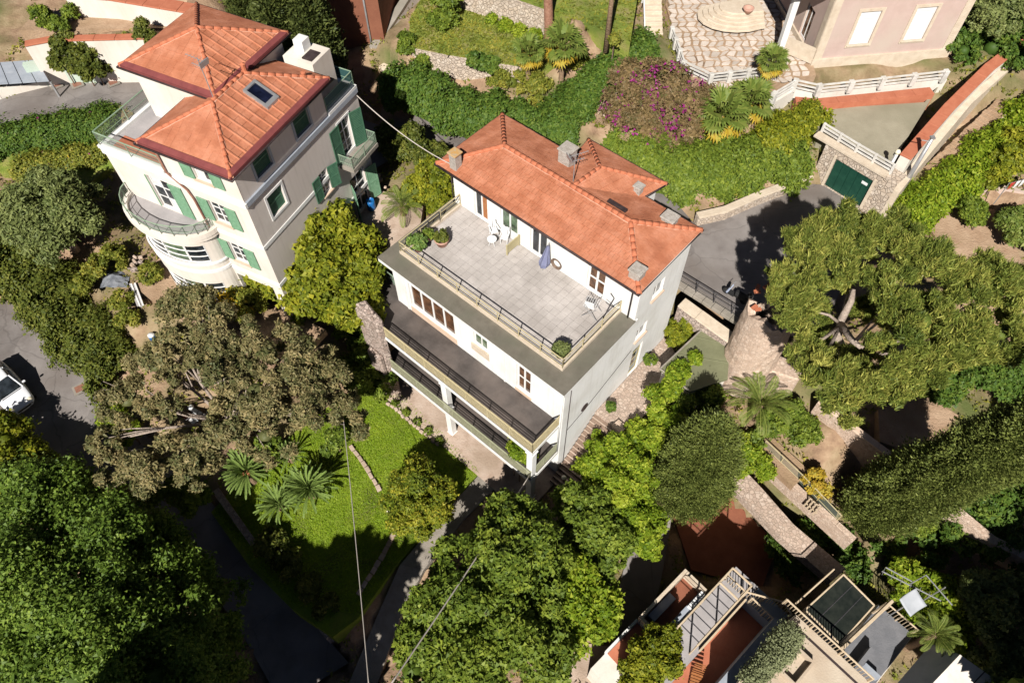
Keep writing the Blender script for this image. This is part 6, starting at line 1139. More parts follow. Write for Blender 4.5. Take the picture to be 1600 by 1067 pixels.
for lab, pts, n, m, lf in (('leafy shrub with big leaves against the lower terrace wall', [(742, 96, 11, 15), (765, 104, 10.8, 14)], 3000, 'leaf_hedge', .2), ('tall green shrub beside the beige ramp wall', [(695, 12, 12, 20), (690, 30, 11.6, 16), (640, 72, 10.8, 16), (655, 98, 10, 22)], 9000, 'leaf_mid', .18),
    ('row of leafy plants under the upper terrace wall', [(790, 40, 11.3, 9), (812, 48, 11.3, 9), (835, 56, 11.3, 9), (768, 30, 11.3, 7)], 2600, 'leaf_lime', .15), ('shrub behind the fan palms in the grass', [(905, 92, 11, 16), (960, 62, 13.2, 8)], 2600, 'leaf_meadow', .15),
    ('yellowish bushes below the thin palm trunk', [(800, 130, 10, 22), (840, 140, 9.8, 24), (780, 120, 10, 16)], 6000, 'leaf_meadow', .15), ('brownish green shrub by the road between the houses', [(625, 222, 8.6, 30), (660, 245, 8.2, 28), (605, 215, 8.6, 18), (690, 250, 8, 20)], 10000, 'leaf_drive', .16),
    ('bright shrub touching the left end of the orange roof', [(675, 285, 8.8, 30), (655, 300, 8.4, 26), (690, 310, 8.2, 20)], 8500, 'leaf_citrus', .17), ('dark shrubs beneath the left end of the balcony', [(575, 545, 3.4, 26), (560, 585, 2.6, 26), (590, 600, 2, 22), (545, 520, 3.6, 22)], 9000, 'leaf_mid', .18),
    ('shrub with white flecks beside the lane at upper left', [(105, 74, 11.2, 18), (135, 80, 10.8, 22), (150, 110, 9.6, 20), (95, 95, 10.4, 15), (128, 100, 10.2, 20)], 9000, 'leaf_drive', .18), ('small pointed shrub next to the rear roof', [(225, 52, 12, 12), (222, 38, 12.4, 8), (238, 62, 11.6, 10)], 3000, 'leaf_drive', .16),
    ('green bush on the terrace at the top left', [(65, 25, 12, 14), (90, 40, 11.8, 14), (110, 20, 12, 10)], 3500, 'leaf_mid', .17), ('dark evergreen mass behind the pink house', [(1520, 40, 11.6, 34), (1550, 75, 11, 30), (1580, 30, 12, 40), (1505, 80, 11, 22), (1600, 90, 11, 30)], 14000, 'leaf_hedge', .2),
    ('grey-brown tree crown above the boundary wall corner', [(1560, 25, 13, 34), (1595, 10, 13, 34), (1535, 5, 13, 26)], 9000, 'leaf_olive', .17), ('palmetto-like shrub in the far right garden', [(1585, 345, 7.6, 26), (1600, 370, 7.4, 24)], 5500, 'leaf_palm', .2), ('sunny yellow-green shrub beyond the lane hedge', [(1575, 250, 8.8, 26), (1600, 230, 9, 30), (1555, 285, 8.2, 20)], 8000, 'leaf_citrus', .18),
    ('round dark shrub near the brown bed at the far right', [(1520, 330, 7.4, 18), (1530, 345, 7.2, 14)], 3500, 'leaf_mid', .16), ('lime shrub next to the glazed canopy', [(1415, 895, .2, 22), (1455, 925, 0, 30), (1490, 965, 0, 28), (1430, 940, 0, 24), (1500, 1000, 0, 26), (1540, 1040, 0, 24)], 14000, 'leaf_lime', .17),
    ('grey-green shrub in the lower right corner', [(1560, 960, 1.6, 40), (1590, 1010, 1.4, 40), (1530, 920, 1.4, 30), (1590, 920, 1.4, 34), (1560, 1050, 1, 34)], 14000, 'leaf_olive', .18), ('dark undergrowth in the shade below the tall cypress', [(1540, 780, 1.8, 38), (1590, 740, 2.2, 44), (1500, 830, .6, 34), (1570, 850, .6, 44), (1450, 850, -.6, 34), (1600, 660, 3.4, 40)], 13000, 'leaf_hedge', .2),
    ('dark green thicket between the pine and the tall cypress', [(1500, 590, 4.4, 28), (1545, 580, 5, 32), (1590, 570, 5.4, 32), (1470, 610, 4, 20), (1600, 610, 4.6, 28)], 11000, 'leaf_hedge', .18), ('green ground plants at the foot of the tall cypress', [(1460, 790, 1.4, 22), (1440, 810, 1, 20), (1480, 770, 1.6, 18)], 4500, 'leaf_mid', .16), ('small yellow flowering shrub near the wire fence', [(1275, 752, 1.8, 15), (1285, 765, 1.6, 12)], 1800, 'leaf_palm_dry', .14), ('ivy on the walls left of the pine-shaded wall', [(1230, 650, 3, 24), (1255, 670, 2.6, 22), (1205, 660, 3, 20), (1180, 690, 2, 14)], 7000, 'leaf_mid', .15),
    ('light green bush below the date palm', [(1165, 700, 2, 20), (1190, 730, 1.4, 18), (1150, 730, 1.6, 16)], 6000, 'leaf_lime', .15), ('dark bushes in the shadow behind the pergola house', [(1280, 845, -2.6, 34), (1230, 850, -3, 30), (1330, 870, -2.4, 34), (1250, 880, -3, 28), (1380, 850, -1.6, 28)], 9000, 'leaf_hedge', .18), ('overhanging shrub beside the red lower patio', [(1020, 1010, 1.6, 26), (1045, 1000, 1.6, 22), (1000, 1035, 1.4, 28), (1035, 1030, 1.6, 28), (1000, 1070, 1.2, 26)], 11000, 'leaf_citrus', .15),
    ('dark shrub under the feathery tree beside the red vehicle', [(300, 770, 1.6, 28), (525, 690, 1.4, 22), (240, 765, 2, 24), (420, 700, 1.2, 20)], 7000, 'leaf_mid', .18), ('low hedge in the shade along the dark road', [(420, 850, .4, 22), (450, 885, .2, 22), (480, 920, 0, 20), (510, 950, -.2, 20)], 6000, 'leaf_drive', .16), ('green climber on the lower balcony corner', [(812, 705, 4.2, 13), (826, 712, 4.4, 10), (803, 698, 4.0, 9)], 2600, 'leaf_lime', .12), ('flowering plants on the dry bank below the bay', [(180, 400, 6.6, 18), (150, 420, 6.2, 18), (190, 470, 6.2, 14), (235, 430, 6.5, 14), (130, 445, 5.8, 16), (200, 500, 5.4, 16)], 7000, 'leaf_meadow', .15)):
    bl = PB(*pts); c = np.mean([b[0] for b in bl], 0); bush('shrub', lab, 'shrub', (c[0], c[1], GZ(c[0], c[1])), bl, n, lf, m)
# flower bank beside the tall house
hedge('flower_bed', 'wild flower bank below the upper left lane', [W(-20, 225, 7.5), W(60, 210, 7.6), W(120, 200, 7.7), W(185, 195, 7.7)], 3.4, .75, 20000, .15, 'leaf_hedge', cat='flower bed', extra=[('blossom', 'flower_magenta', 160, .13)])
hedge('flower_bed', 'yellow-green meadow strip in front of the flower bank', [W(30, 262, 6.9), W(90, 250, 7), W(170, 232, 7.1)], 2.6, .5, 13000, .14, 'leaf_meadow', cat='flower bed', extra=[('blossom', 'flower_magenta', 120, .13), ('yellow_blossom', 'flower_yellow', 140, .12)])
hedge('olive_hedge', 'clipped grey-green olive hedge in the planter on the beige roof terrace', [BF.w(1.18, -1.1, 3.2), BF.w(1.18, -2.6, 3.2), BF.w(1.1, -4.6, 3.2)], .95, .75, 9000, .09, 'leaf_grey', rough=.15)
# palms and cycads
PF = [frond_mesh('frond', 1.9, .62, .33, 30, 'leaf_palm', i, .35, .25, .02) for i in range(3)]; CF = [frond_mesh('frond', 1.15, .42, .075, 34, 'leaf_cycad', i, .25, .1, .014) for i in range(2)]
FF = [fan_mesh('frond', .7, .62, 17, 'leaf_palm', i) for i in range(2)]; FD = [fan_mesh('frond', .6, .55, 15, 'leaf_palm_dry', i) for i in range(2)]
for px, py, h, nf, sc, lab in ((386, 738, 1.3, 84, 1.45, 'cycad with orange-brown heart, leftmost of the cycads by the lawn'), (482, 764, 1.0, 80, 1.5, 'cycad nearest to the lawn'), (436, 788, .5, 60, 1.25, 'cycad lowest of the three beside the lawn'), (452, 712, .6, 36, 1.0, 'small shaded cycad behind the other three')):
    t = palm('cycad', lab, VB(px, py, h, 0), h, .24, CF, nf, -.25, 1.15, cat='cycad', sc=sc)
    if px == 386: mb = MB(); mb.lathe([(.26, -.1), (.3, .1), (.2, .28), (0, .34)], (0, 0, h), 12); mb.build('heart', MATS['ridge_tile'], t, True)
palm('date_palm', 'feathery palm between the ruined tower and the broad cypress', VB(1188, 632, 4.2, 2.0), 2.2, .2, PF, 24, -.35, 1.1, sc=1.15)
palm('date_palm', 'dark feathery palm by the grey roof at the lower right', VB(1462, 990, 1.6, -1.8), 3.4, .17, PF, 22, -.4, 1.1, sc=.75)
palm('date_palm', 'arching green palm next to the left end of the villa roof', VB(628, 322, 8.4, 6.2), 2.2, .2, PF, 26, -.4, 1.2, sc=.85)
for px, py, zt, zb, sc, lab in ((1128, 180, 10.2, 7.9, 1.6, 'fan palm with yellow skirt beside the bougainvillea'), (1172, 160, 10.4, 8, 1.35, 'fan palm between the yellow-skirted palm and the pale steps'), (1207, 98, 12.2, 10, .95, 'single fan palm standing against the terrace balustrade'), (880, 72, 13.2, 10.4, 1.3, 'fan palm with yellow fronds in front of the reddish trunk'), (826, 84, 12.6, 10, 1.0, 'pale fan palm left of the reddish trunk')):
    palm('fan_palm', lab, VB(px, py, zt, zb), zt-zb, .16, FF, 30, -.9, 1.2, dry=FD, sc=sc)
# short grass on the lawn and the upper terraces
def grass(name, label, poly, z, n, m, lf):
    P = np.array([p[:2] for p in poly]); lo, hi = P.min(0), P.max(0); q = RNG.uniform(lo, hi, (n, 2)); k = inside(poly, q[:, 0], q[:, 1]); q = q[k]
    pts = np.column_stack([q, np.full(len(q), z)+RNG.uniform(.01, .06, len(q))]); Nn = RNG.normal(size=pts.shape)*.5+np.array([0, 0, 1.0])
    pt = np.clip(.5+.28*np.sin(q[:, 0]*1.7+np.sin(q[:, 1]*1.3))*np.sin(q[:, 1]*1.9+.6*q[:, 0])+RNG.normal(0, .2, len(q)), 0, 1)
    tag(leafmesh(name, pts, Nn, lf*RNG.uniform(.5, 1.4, len(q)), pt, MATS[m], None, 2.4), label, 'grass', None, 'stuff')
grass('lawn_grass', 'mown grass of the garden lawn', pxs([(604, 596, 0), (645, 632, 0), (750, 736, 0), (690, 800, 0), (618, 882, 0), (560, 960, 0), (460, 945, 0), (395, 880, 0), (335, 800, 0), (405, 722, 0), (520, 635, 0)]), 0, 60000, 'leaf_grass', .05)
grass('terrace_grass', 'rough grass on the lower garden terrace', LOWT, 11, 9000, 'leaf_meadow', .10)
grass('terrace_grass', 'rough grass on the upper garden terrace', HIGHT, 12.9, 9000, 'leaf_meadow', .10)
def weeds(n=19000):
    """low weeds scattered over the open ground"""
    q = np.column_stack([RNG.uniform(-36, 42, n), RNG.uniform(6, 62, n)]); k = np.ones(n, bool)
    for p in SLABS: k &= ~inside(p, q[:, 0], q[:, 1])
    for fr, r in ((MF, (-13.2, 0, -7.8, 7.0)), (LF, (-10, 0, -1.5, 11))):
        u = (q-fr.O)@fr.a; v = (q-fr.O)@fr.b; k &= ~((u > r[0]) & (u < r[1]) & (v > r[2]) & (v < r[3]))
    nz = np.sin(q[:, 0]*.9+1.3*np.sin(q[:, 1]*.5))*np.sin(q[:, 1]*.8+np.sin(q[:, 0]*.6)); k &= nz > -.25; q = q[k]; z = np.array([GZ(*p) for p in q]); pts = np.column_stack([q, z]); per = 5
    P = np.repeat(pts, per, 0)+np.column_stack([RNG.normal(0, .13, (len(q)*per, 2)), RNG.uniform(.02, .28, len(q)*per)])
    tag(leafmesh('weeds', P, RNG.normal(size=P.shape)+np.array([0, 0, .6]), .12*RNG.uniform(.6, 1.4, len(P)), np.repeat(RNG.uniform(0, 1, len(q)), per)*.7+RNG.uniform(0, .3, len(P)), MATS['leaf_meadow'], None, 1.8), 'low weeds and grass over the open ground', 'weeds', None, 'stuff')
weeds()
# ---------------------------------------------------------------- vehicles and small things
def car(name, label, loc, rz, paint='paint_white'):
    t = thing(name, label, 'car', loc, rz); Lc, Wc = 4.3, 1.76
    # body: stations along x (front +x): half width, sill, belt height
    st = [(-2.12, .70, .38, .82), (-2.0, .80, .30, .92), (-1.2, .87, .26, .96), (0, .88, .26, .95), (.9, .88, .26, .93), (1.55, .85, .28, .86), (1.95, .76, .32, .76), (2.14, .60, .38, .64)]
    mb = MB(); V = []; Fs = []; m = 10
    for x, w, z0, z1 in st:
        V += [(x, -w*.85, z0), (x, -w, z0+.12), (x, -w*1.0, (z0+z1)/2), (x, -w*.96, z1-.06), (x, -w*.8, z1), (x, w*.8, z1), (x, w*.96, z1-.06), (x, w, (z0+z1)/2), (x, w, z0+.12), (x, w*.85, z0)]
    for i in range(len(st)-1):
        for k in range(m): Fs.append((i*m+k, (i+1)*m+k, (i+1)*m+(k+1) % m, i*m+(k+1) % m))
    Fs += [tuple(range(m-1, -1, -1)), tuple((len(st)-1)*m+k for k in range(m))]; mb.add(V, Fs); b = mb.build('body', MATS[paint], t, True); s = b.modifiers.new('sub', 'SUBSURF'); s.levels = 2; s.render_levels = 2
    mb = MB(); lo = [(-1.95, .74), (.95, .76)]; P = [(-1.98, -.72, .9), (.98, -.74, .9), (.98, .74, .9), (-1.98, .72, .9), (-1.55, -.58, 1.46), (.12, -.58, 1.48), (.12, .58, 1.48), (-1.55, .58, 1.46)]; mb.hexa(P); mb.build('cabin_glass', MATS['glass'], t, True, bevel=.06)
    mb = MB(); mb.hexa([(-1.58, -.6, 1.44), (.16, -.6, 1.46), (.16, .6, 1.46), (-1.58, .6, 1.44), (-1.45, -.5, 1.52), (.02, -.5, 1.53), (.02, .5, 1.53), (-1.45, .5, 1.52)]); mb.build('roof', MATS[paint], t, True, bevel=.04)
    for s in (-1, 1):
        for a, c in (((1.0, s*.75, .9), (.12, s*.59, 1.48)), ((-.75, s*.76, .9), (-.7, s*.6, 1.47)), ((-2.0, s*.72, .9), (-1.56, s*.59, 1.46))): mb = MB(); mb.tube([a, c], .045, 6); mb.build('pillar', MATS[paint], t)
        mb = MB(); mb.lathe([(0, 0), (.16, .0), (.17, .05), (.1, .1), (0, .1)], (0, 0, 0), 12); h = mb.build('headlight', MATS['lamp_globe'], t, True); h.location = (1.92, s*.56, .68); h.rotation_euler = (0, 1.15, 0)
        mb = MB(); mb.cbox((.75, s*.97, .98), .12, .2, .13); mb.build('mirror', MATS[paint], t, bevel=.03)
        for x in (-1.35, 1.35):
            mb = MB(); mb.lathe([(.2, -.1), (.31, -.1), (.33, -.04), (.33, .06), (.31, .1), (.2, .1)], (0, 0, 0), 20); w = mb.build('wheel', MATS['rubber'], t, True); w.location = (x, s*.78, .33); w.rotation_euler = (math.pi/2, 0, 0); mb = MB(); mb.lathe([(0, -.09), (.2, -.09), (.2, .09), (0, .09)], (0, 0, 0), 14); mb.build('rim', MATS['metal_grey'], w)
    mb = MB(); mb.box(2.08, 2.15, -.42, .42, .45, .56); mb.build('grille', MATS['rubber'], t); mb = MB(); mb.box(.99, 1.03, -.6, .6, .9, .93); mb.build('wiper', MATS['rubber'], t); mb = MB(); mb.box(2.15, 2.17, -.24, .24, .36, .44); mb.build('number_plate', MATS['plastic_white'], t)
    return t
a, b = W(-20, 560, 2.1), W(45, 635, 1.95); d = b-a; car('parked_car', 'white car parked at the left edge of the driveway', (*(W(6, 596, 2.1)[:2]+np.array([.75, -.75])), 2.02), math.atan2(d[1], d[0]))
def scooter(label, p, rz, body, accent, s=1.):
    t = thing('scooter', label, 'scooter', p, rz)
    for x in (-.6, .6):
        mb = MB(); mb.lathe([(.12, -.05), (.22, -.05), (.25, 0), (.22, .05), (.12, .05)], (0, 0, 0), 16); w = mb.build('wheel', MATS['rubber'], t, True); w.location = (x, 0, .25); w.rotation_euler = (math.pi/2, 0, 0)
    mb = MB(); mb.hexa([(-.85, -.16, .35), (0, -.16, .3), (0, .16, .3), (-.85, .16, .35), (-.95, -.14, .7), (0, -.17, .62), (0, .17, .62), (-.95, .14, .7)]); mb.build('body', MATS[body], t, bevel=.06); mb = MB(); mb.box(0, .45, -.17, .17, .28, .34); mb.build('footboard', MATS['rubber'], t)
    mb = MB(); mb.hexa([(.42, -.2, .3), (.55, -.2, .3), (.55, .2, .3), (.42, .2, .3), (.3, -.22, .85), (.4, -.22, .88), (.4, .22, .88), (.3, .22, .85)]); mb.build('leg_shield', MATS[accent], t, bevel=.04); mb = MB(); mb.hexa([(-.8, -.15, .7), (.02, -.15, .66), (.02, .15, .66), (-.8, .15, .7), (-.75, -.12, .8), (-.02, -.12, .76), (-.02, .12, .76), (-.75, .12, .8)]); mb.build('seat', MATS['rubber'], t, bevel=.03)
    mb = MB(); mb.tube([(.32, -.34, 1.02), (.36, 0, .98), (.32, .34, 1.02)], .02, 6); mb.tube([(.36, 0, .98), (.6, 0, .25)], .03, 6); mb.build('handlebar', MATS['metal_grey'], t); mb = MB(); mb.lathe([(0, 0), (.17, .03), (.19, .15), (.12, .27), (0, .3)], (-.85, 0, .8), 12); mb.build('top_case', MATS[body], t, True)
    return t
scooter('dark scooter with pale blue front parked by the road railing', W(1146, 466, 6.7), 2.4, 'rubber', 'paint_paleblue')
p = W(298, 655, 1.6); t = scooter('red and white scooter half hidden under the feathery tree', (p[0], p[1], 1.3), -.6, 'paint_red', 'plastic_white'); t.location.z = GZ(p[0], p[1])+.02
p = W(318, 650, 1.6); t = scooter('white motor scooter next to the red one under the feathery tree', (p[0], p[1], 1.3), -.5, 'plastic_white', 'paint_red'); t.location.z = GZ(p[0], p[1])+.02
def potplant(label, p, r, h, pm, lm, n=700, pl=.5, lf=.12, name='potted_plant'):
    t = thing(name, label, 'plant pot', p); mb = MB(); mb.lathe([(0, 0), (r*.7, 0), (r, h), (r*1.08, h), (r*1.08, h+.06), (r*.9, h+.06), (r*.85, h-.05), (0, h-.05)], (0, 0, 0), 16); mb.build('pot', MATS[pm], t, True)
    P, Nn, T = crown_pts([((0, 0, h+pl*.6), (pl, pl, pl*.8))], n, 6, .06, sub=False); leafmesh('plant', P, Nn, np.full(len(P), lf), T, MATS[lm], t)
zt = 10.02
potplant('pink pot of leafy plants in the left corner of the roof terrace', MW(-12.4, -3.55, zt), .3, .4, 'pot_pink', 'leaf_cycad', 700, .5, .16); potplant('wide pink tub near the left railing of the roof terrace', MW(-11.7, -2.35, zt), .42, .42, 'pot_pink', 'leaf_drive', 500, .4, .12); potplant('small plant beside the wide pink tub', MW(-12.5, -2.6, zt), .22, .3, 'pot_pink', 'leaf_mid', 400, .35)
potplant('round cactus-like plant at the front corner of the roof terrace', MW(-1.75, -3.75, zt), .34, .3, 'pot_pink', 'leaf_olive', 1500, .44, .08)
potplant('green plant in a white pot by the side door of the villa', MW(.25, 3.0, 3.2), .24, .3, 'pot_white', 'leaf_mid', 500, .38); potplant('dark plant in a white pot at the head of the villa stair', MW(.4, -1.2, 3.2), .2, .28, 'pot_white', 'leaf_hedge', 400, .3)
def chair(label, p, rz, m='plastic_white'):
    t = thing('garden_chair', label, 'chair', p, rz); mb = MB(); mb.box(-.22, .22, -.22, .22, .42, .46); mb.build('seat', MATS[m], t, bevel=.02)
    for i in range(4): mb = MB(); mb.hexa([(-.2+.11*i, .2, .46), (-.13+.11*i, .2, .46), (-.13+.11*i, .23, .46), (-.2+.11*i, .23, .46), (-.2+.11*i, .3, .95), (-.13+.11*i, .3, .95), (-.13+.11*i, .33, .95), (-.2+.11*i, .33, .95)]); mb.build('back_slat', MATS[m], t)
    for x in (-.2, .2):
        for y in (-.2, .2): mb = MB(); mb.tube([(x, y, 0), (x*.95, y*.95, .44)], .02, 6); mb.build('leg', MATS[m], t)
        mb = MB(); mb.box(x*1.15-.025, x*1.15+.025, -.2, .26, .64, .67); mb.build('armrest', MATS[m], t)
chair('white garden chair on the roof terrace nearest the wooden door', MW(-9.9, .1, zt), .3); chair('white garden chair on the roof terrace next to the beige divider', MW(-9.1, .15, zt), -.3)
t = thing('side_table', 'small white table between the chairs on the roof terrace', 'table', MW(-9.5, -.5, zt), MF.yaw); mb = MB(); mb.lathe([(0, .48), (.28, .48), (.28, .52), (0, .52)], (0, 0, 0), 14); mb.build('table_top', MATS['plastic_white'], t)
for k in range(3): a = k*2.1; mb = MB(); mb.tube([(.2*math.cos(a), .2*math.sin(a), 0), (.05*math.cos(a), .05*math.sin(a), .48)], .015, 5); mb.build('leg', MATS['plastic_white'], t)
t = thing('divider', 'beige screen board standing out from the upper wall', 'screen', MW(-8.35, .0, zt), MF.yaw); mb = MB(); mb.box(-.03, .03, -.55, .58, .12, .8); mb.build('board', MATS['cardboard'], t); 
for y in (-.5, .5): mb = MB(); mb.box(-.05, .05, y-.03, y+.03, 0, .83); mb.build('post', MATS['cardboard'], t)
t = thing('parasol', 'folded blue-grey parasol leaning against the upper wall', 'parasol', MW(-6.1, -.05, zt), MF.yaw); mb = MB(); mb.tube([(0, 0, 0), (0, .45, 1.9)], .02, 6); mb.build('pole', MATS['metal_grey'], t)
mb = MB(); n = 12; V = []
for z, r in ((.35, .2), (.6, .24), (1.1, .15), (1.75, .05)):
    for k in range(n): a = 2*math.pi*k/n; q = r*(1+.35*(k % 2)); V.append((q*math.cos(a), q*math.sin(a)+.45*z/1.9, z))
mb.add(V, [(i*n+k, i*n+(k+1) % n, (i+1)*n+(k+1) % n, (i+1)*n+k) for i in range(3) for k in range(n)]); mb.build('cloth', MATS['cloth_blue'], t)
t = thing('hose_reel', 'coiled hose hanging on the upper white wall', 'hose', MW(-5.55, .5, 10.55), MF.yaw)
for k in range(4):
    mb = MB(); r = .26+.03*k; mb.tube([(r*math.cos(a), -.02*k, r*math.sin(a)) for a in np.linspace(0, 2*math.pi, 25)], .028, 6); mb.build('coil', MATS['bark'], t, True)
t = thing('drying_rack', 'white folding drying rack at the right end of the roof terrace', 'drying rack', MW(-2.2, -.6, zt), MF.yaw+.3)
for s in (-1, 1):
    mb = MB(); mb.tube([(-.45, s*.35, 0), (.35, s*.35, .95)], .02, 5); mb.tube([(.45, s*.35, 0), (-.35, s*.35, .95)], .02, 5); mb.build('leg', MATS['metal_grey'], t)
for k in range(7): mb = MB(); mb.tube([(-.4+.12*k, -.38, .95), (-.4+.12*k, .38, .95)], .012, 5); mb.build('bar', MATS['plastic_white'], t)
mb = MB(); mb.box(-.42, .1, -.05, -.02, .45, .96); mb.build('towel', MATS['curtain'], t)
t = thing('exercise_bike', 'dark frame leaning on the right railing of the roof terrace', 'frame', MW(-1.55, .1, zt), MF.yaw); mb = MB(); mb.tube([(0, -.5, 0), (0, .3, .9), (-.3, .35, 1.05)], .025, 6); mb.tube([(0, .45, 0), (0, -.1, .75), (-.25, -.1, .8)], .025, 6); mb.build('tube_frame', MATS['rail_dark'], t)
# garden lamps
for px, py, z, h, lab in ((607, 797, 1.0, 1.0, 'white globe lamp standing on the lawn edge'), (881, 746, 2.0, 1.7, 'pale globe lamp at the foot of the villa stair'), (1035, 772, 1.6, 1.4, 'white globe lamp beside the broad cypress')):
    p = W(px, py, z); t = thing('garden_lamp', lab, 'lamp', (p[0], p[1], z-h)); mb = MB(); mb.tube([(0, 0, -.3), (0, 0, h-.12)], .03, 6); mb.build('post', MATS['rail_dark'], t); mb = MB(); mb.lathe([(.001, -.15), (.1, -.11), (.15, 0), (.1, .11), (.001, .15)], (0, 0, h), 14); mb.build('globe', MATS['lamp_globe'], t, True)
# odds and ends in the gardens
def barrel(label, p, m, r=.28, h=.75, lid=None):
    t = thing('barrel', label, 'barrel', p); mb = MB(); mb.lathe([(0, 0), (r*.9, 0), (r, h*.3), (r, h*.7), (r*.9, h), (r*.8, h), (r*.8, h-.04), (0, h-.04)], (0, 0, 0), 16); mb.build('body', MATS[m], t, True)
    if lid: mb = MB(); mb.lathe([(r*.95, 0), (r*.95, .05), (0, .08)], (0, 0, h), 16); mb.build('lid', MATS[lid], t, True)
    return t
barrel('blue barrel in the side yard of the tall house', W(581, 326, 7.6), 'plastic_blue'); p = W(1006, 768, .4); barrel('blue bin with dark lid beside the climber', (p[0], p[1], GZ(p[0], p[1])), 'plastic_blue', .26, .9, 'rubber'); p = W(232, 518, 5); barrel('white and blue container at the edge of the driveway hedge', (p[0], p[1], GZ(p[0], p[1])), 'plastic_blue', .22, .6, 'plastic_white')
p = W(178, 432, 5.8); t = thing('tarpaulin', 'crumpled dark grey tarpaulin over a heap below the bay', 'tarpaulin', (p[0], p[1], GZ(p[0], p[1]))); mb = MB(); n = 10; rg = random.Random(4); V = [((i/n-.5)*1.7, (j/n-.5)*1.3, .55*max(0, 1-abs(i/n-.5)*1.9)*max(0, 1-abs(j/n-.5)*1.9)+rg.uniform(0, .14)+.04) for i in range(n+1) for j in range(n+1)]; mb.add(V, [(i*(n+1)+j, (i+1)*(n+1)+j, (i+1)*(n+1)+j+1, i*(n+1)+j+1) for i in range(n) for j in range(n)]); o = mb.build('sheet', MATS['cloth_grey'], t)
a, b = W(204, 432, 6.1), W(222, 488, 6.1); p = (a+b)/2; d = b-a; t = thing('timber_stack', 'pale weathered planks lying on the dry ground below the bay', 'planks', (p[0], p[1], max(GZ(*p[:2]), 6.0)), math.atan2(d[1], d[0]))
for k in range(4): mb = MB(); mb.cbox((random.uniform(-.2, .2), -.15+.1*k, .06+.05*(k % 2)), 2.0, .09, .08, random.uniform(-.06, .06)); mb.build('plank', MATS['white_trim'] if k % 2 else MATS['grey_tile'], t)
for px, py, lab in ((212, 415, 'pile of broken reddish stones beside the planks'), (590, 285, 'heap of stones on the side yard of the tall house'), (1020, 640, 'dark rubble heap at the landing edge')):
    p = W(px, py, 6 if px < 300 else 7.6 if px < 700 else 3.2); t = thing('rubble_heap', lab, 'stones', p); rg = random.Random(px)
    for k in range(12): mb = MB(); mb.cbox((rg.gauss(0, .35), rg.gauss(0, .35), .1), rg.uniform(.15, .35), rg.uniform(.12, .28), rg.uniform(.12, .26), rg.uniform(0, 3)); mb.build('stone', MATS[rg.choice(['rubble', 'pink_paving', 'tower_stone'])], t, bevel=.04)
for px, py, z, lab in ((45 + 80, 607, 1.95, 'square rusty drain cover in the driveway'), (88, 134, 8.45, 'rusty drain cover by the mint green wall'), (121, 133, 8.42, 'small drain cover below the flecked shrub'), (177, 130, 8.38, 'drain cover at the end of the mint green wall')):
    p = W(px, py, z); p[2] = z+.06 if px != 125 else 1.92+.06; t = thing('drain_cover', lab, 'drain', p, .6); mb = MB(); mb.box(-.42, .42, -.36, .36, -.08, .0); mb.build('frame', MATS['concrete'], t); mb = MB(); mb.box(-.28, .28, -.24, .24, 0, .015); mb.build('lid', MATS['copper_pipe'], t)
t = thing('lounge_chair', 'brown wooden lounge chair on the red terrace', 'chair', BF.w(-.45, -5.6, -.32), BF.yaw+.5)
for k in range(8): mb = MB(); mb.box(-.3, .3, -.6+.15*k, -.49+.15*k, .32, .35); mb.build('slat', MATS['wood'], t)
for k in range(5): mb = MB(); z = .36+.13*k; mb.box(-.3, .3, .6+.08*k, .63+.08*k, z, z+.11); mb.build('slat', MATS['wood'], t)
for x in (-.28, .28):
    for y in (-.5, .5): mb = MB(); mb.box(x-.03, x+.03, y-.03, y+.03, 0, .32); mb.build('leg', MATS['wood'], t)
p = W(1170, 198, 8.6); t = thing('wall_tank', 'pale blue-grey tank in front of the platform hedge', 'tank', W(1270, 262, 6.75)); mb = MB(); mb.lathe([(0, 0), (.5, 0), (.5, .8), (.4, .95), (0, 1.0)], (0, 0, 0), 14); mb.build('body', MATS['blue_grey'], t, True)
t = thing('laundry', 'red and white cloths hung in the far right garden', 'laundry', W(1585, 302, 8), .3); mb = MB(); mb.tube([(-1.2, 0, 1.2), (1.2, 0, 1.2)], .012, 4); mb.tube([(-1.2, 0, -.6), (-1.2, 0, 1.25)], .03, 5); mb.tube([(1.2, 0, -.6), (1.2, 0, 1.25)], .03, 5); mb.build('line', MATS['metal_grey'], t)
for k in range(5): mb = MB(); mb.hexa([(-1+.42*k, -.03, .6), (-.66+.42*k, .05, .6), (-.66+.42*k, .06, .6), (-1+.42*k, -.02, .6), (-1+.42*k, -.006, 1.2), (-.66+.42*k, -.006, 1.2), (-.66+.42*k, .006, 1.2), (-1+.42*k, .006, 1.2)]); mb.build('cloth', MATS[['paint_red', 'plastic_white', 'plastic_white', 'paint_red', 'paint_paleblue'][k]], t)
# aerials on the roofs
def aerial(label, p, h, lean=0, az=0):
    t = thing('roof_aerial', label, 'antenna', p, az); mb = MB(); mb.tube([(0, 0, -.1), (0, 0, h)], .028, 6); mb.build('mast', MATS['metal_grey'], t)
    for z, L in ((h-.05, 1.1), (h-.45, .8)):
        mb = MB(); mb.tube([(-L*.3, 0, z), (L*.7, 0, z)], .018, 5); mb.build('boom', MATS['metal_grey'], t)
        for k in range(6): mb = MB(); x = -L*.25+L*.9*k/5; mb.tube([(x, -.22+.02*k, z), (x, .22-.02*k, z)], .008, 4); mb.build('element', MATS['metal_grey'], t)
    mb = MB(); mb.hexa([(-.35, -.25, h-.3), (-.3, -.25, h-.3), (-.3, .25, h-.3), (-.35, .25, h-.3), (-.4, -.3, h), (-.35, -.3, h), (-.35, .3, h), (-.4, .3, h)]); mb.build('reflector', MATS['metal_grey'], t)
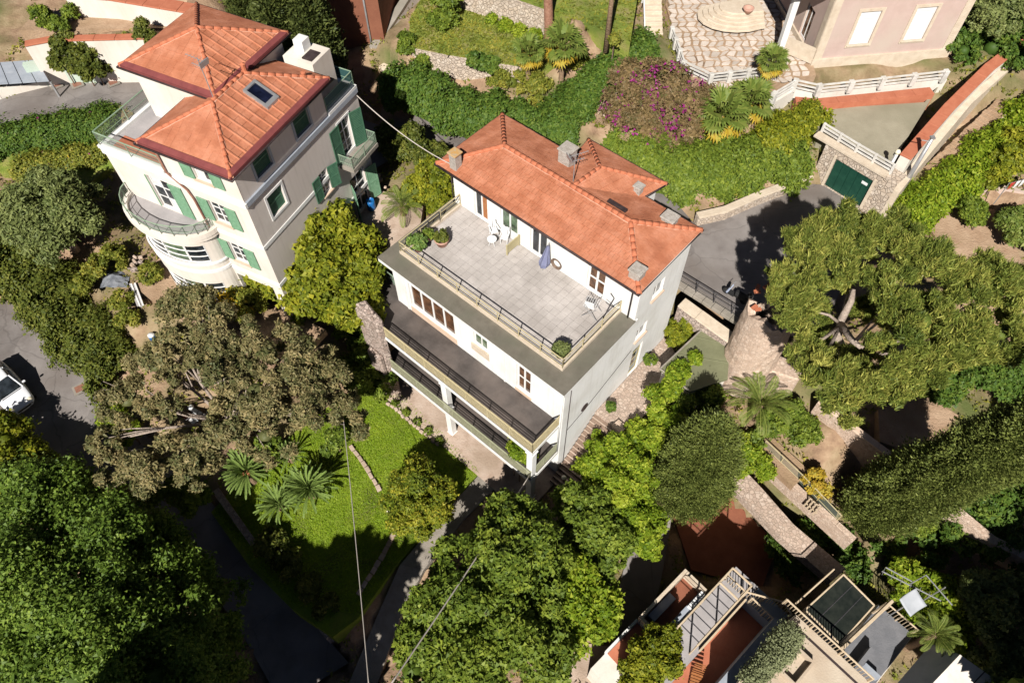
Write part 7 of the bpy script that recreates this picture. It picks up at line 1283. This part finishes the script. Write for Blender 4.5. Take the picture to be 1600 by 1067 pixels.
aerial('television aerial standing by the rear wing of the villa roof', MW(-6.9, 3.3, 13.85), 1.9, 0, .4); aerial('tall television aerial on the front roof of the tall house', LW(-2.95, 3.1, 19.25), 2.2, 0, 2.6)
# overhead cables
def wire(label, a, b, sag, r, n=24, m='cable', posts=False):
    a, b = np.array(a), np.array(b); t = thing('cable', label, 'cable', a); mb = MB(); mb.tube([tuple((b-a)*s+np.array([0, 0, -4*sag*s*(1-s)])) for s in np.linspace(0, 1, n)], r, 6); mb.build('strand', MATS[m], t, True); return t
wire('thick twisted cable from the villa balcony down to the bottom edge', MW(-.3, -7.7, 4.0), W(606, 1075, 9.5), .3, .036)
wire('thin cable hanging over the lawn to the bottom edge', W(535, 640, 5.5), W(577, 1080, 10), .25, .022); 
wire('pale cable from the tall house to the villa chimney', LW(-.3, 10.3, 15.3), MW(-13.3, .4, 13.2), .45, .03, 30)

# repeats share a group
GROUPS = {'cycad': 'cycads beside the lawn', 'fan_palm': 'fan palms in the upper gardens', 'date_palm': 'feather-leaved palms', 'garden_chair': 'white chairs on the roof terrace', 'garden_lamp': 'globe lamps in the garden', 'drain_cover': 'drain covers in the roads', 'scooter': 'parked scooters', 'roof_aerial': 'television aerials on the roofs', 'potted_plant': 'potted plants around the villa', 'cypress': 'cypress trees', 'hedge': 'hedges', 'shrub': 'garden shrubs', 'stone_wall': 'stone walls', 'garden_wall': 'garden walls', 'lane_wall': 'walls along the upper left lane', 'cable': 'overhead cables', 'barrel': 'barrels and bins', 'rubble_heap': 'heaps of stones', 'balustrade': 'white balustrades', 'climber': 'climbing plants', 'broad_tree': 'broadleaf trees at the lower left', 'evergreen_tree': 'evergreens outside the frame', 'garden_steps': 'garden steps', 'flower_bed': 'flower beds', 'edging': 'stone edgings on the lawn', 'tall_pine': 'tall trunks at the top edge', 'boundary_wall': 'boundary walls', 'terrace_wall': 'terrace walls'}
for o in list(COL.objects):
    if o.parent is None and 'label' in o:
        k = o.name.split('.')[0]
        if k in GROUPS and 'group' not in o: o['group'] = GROUPS[k]
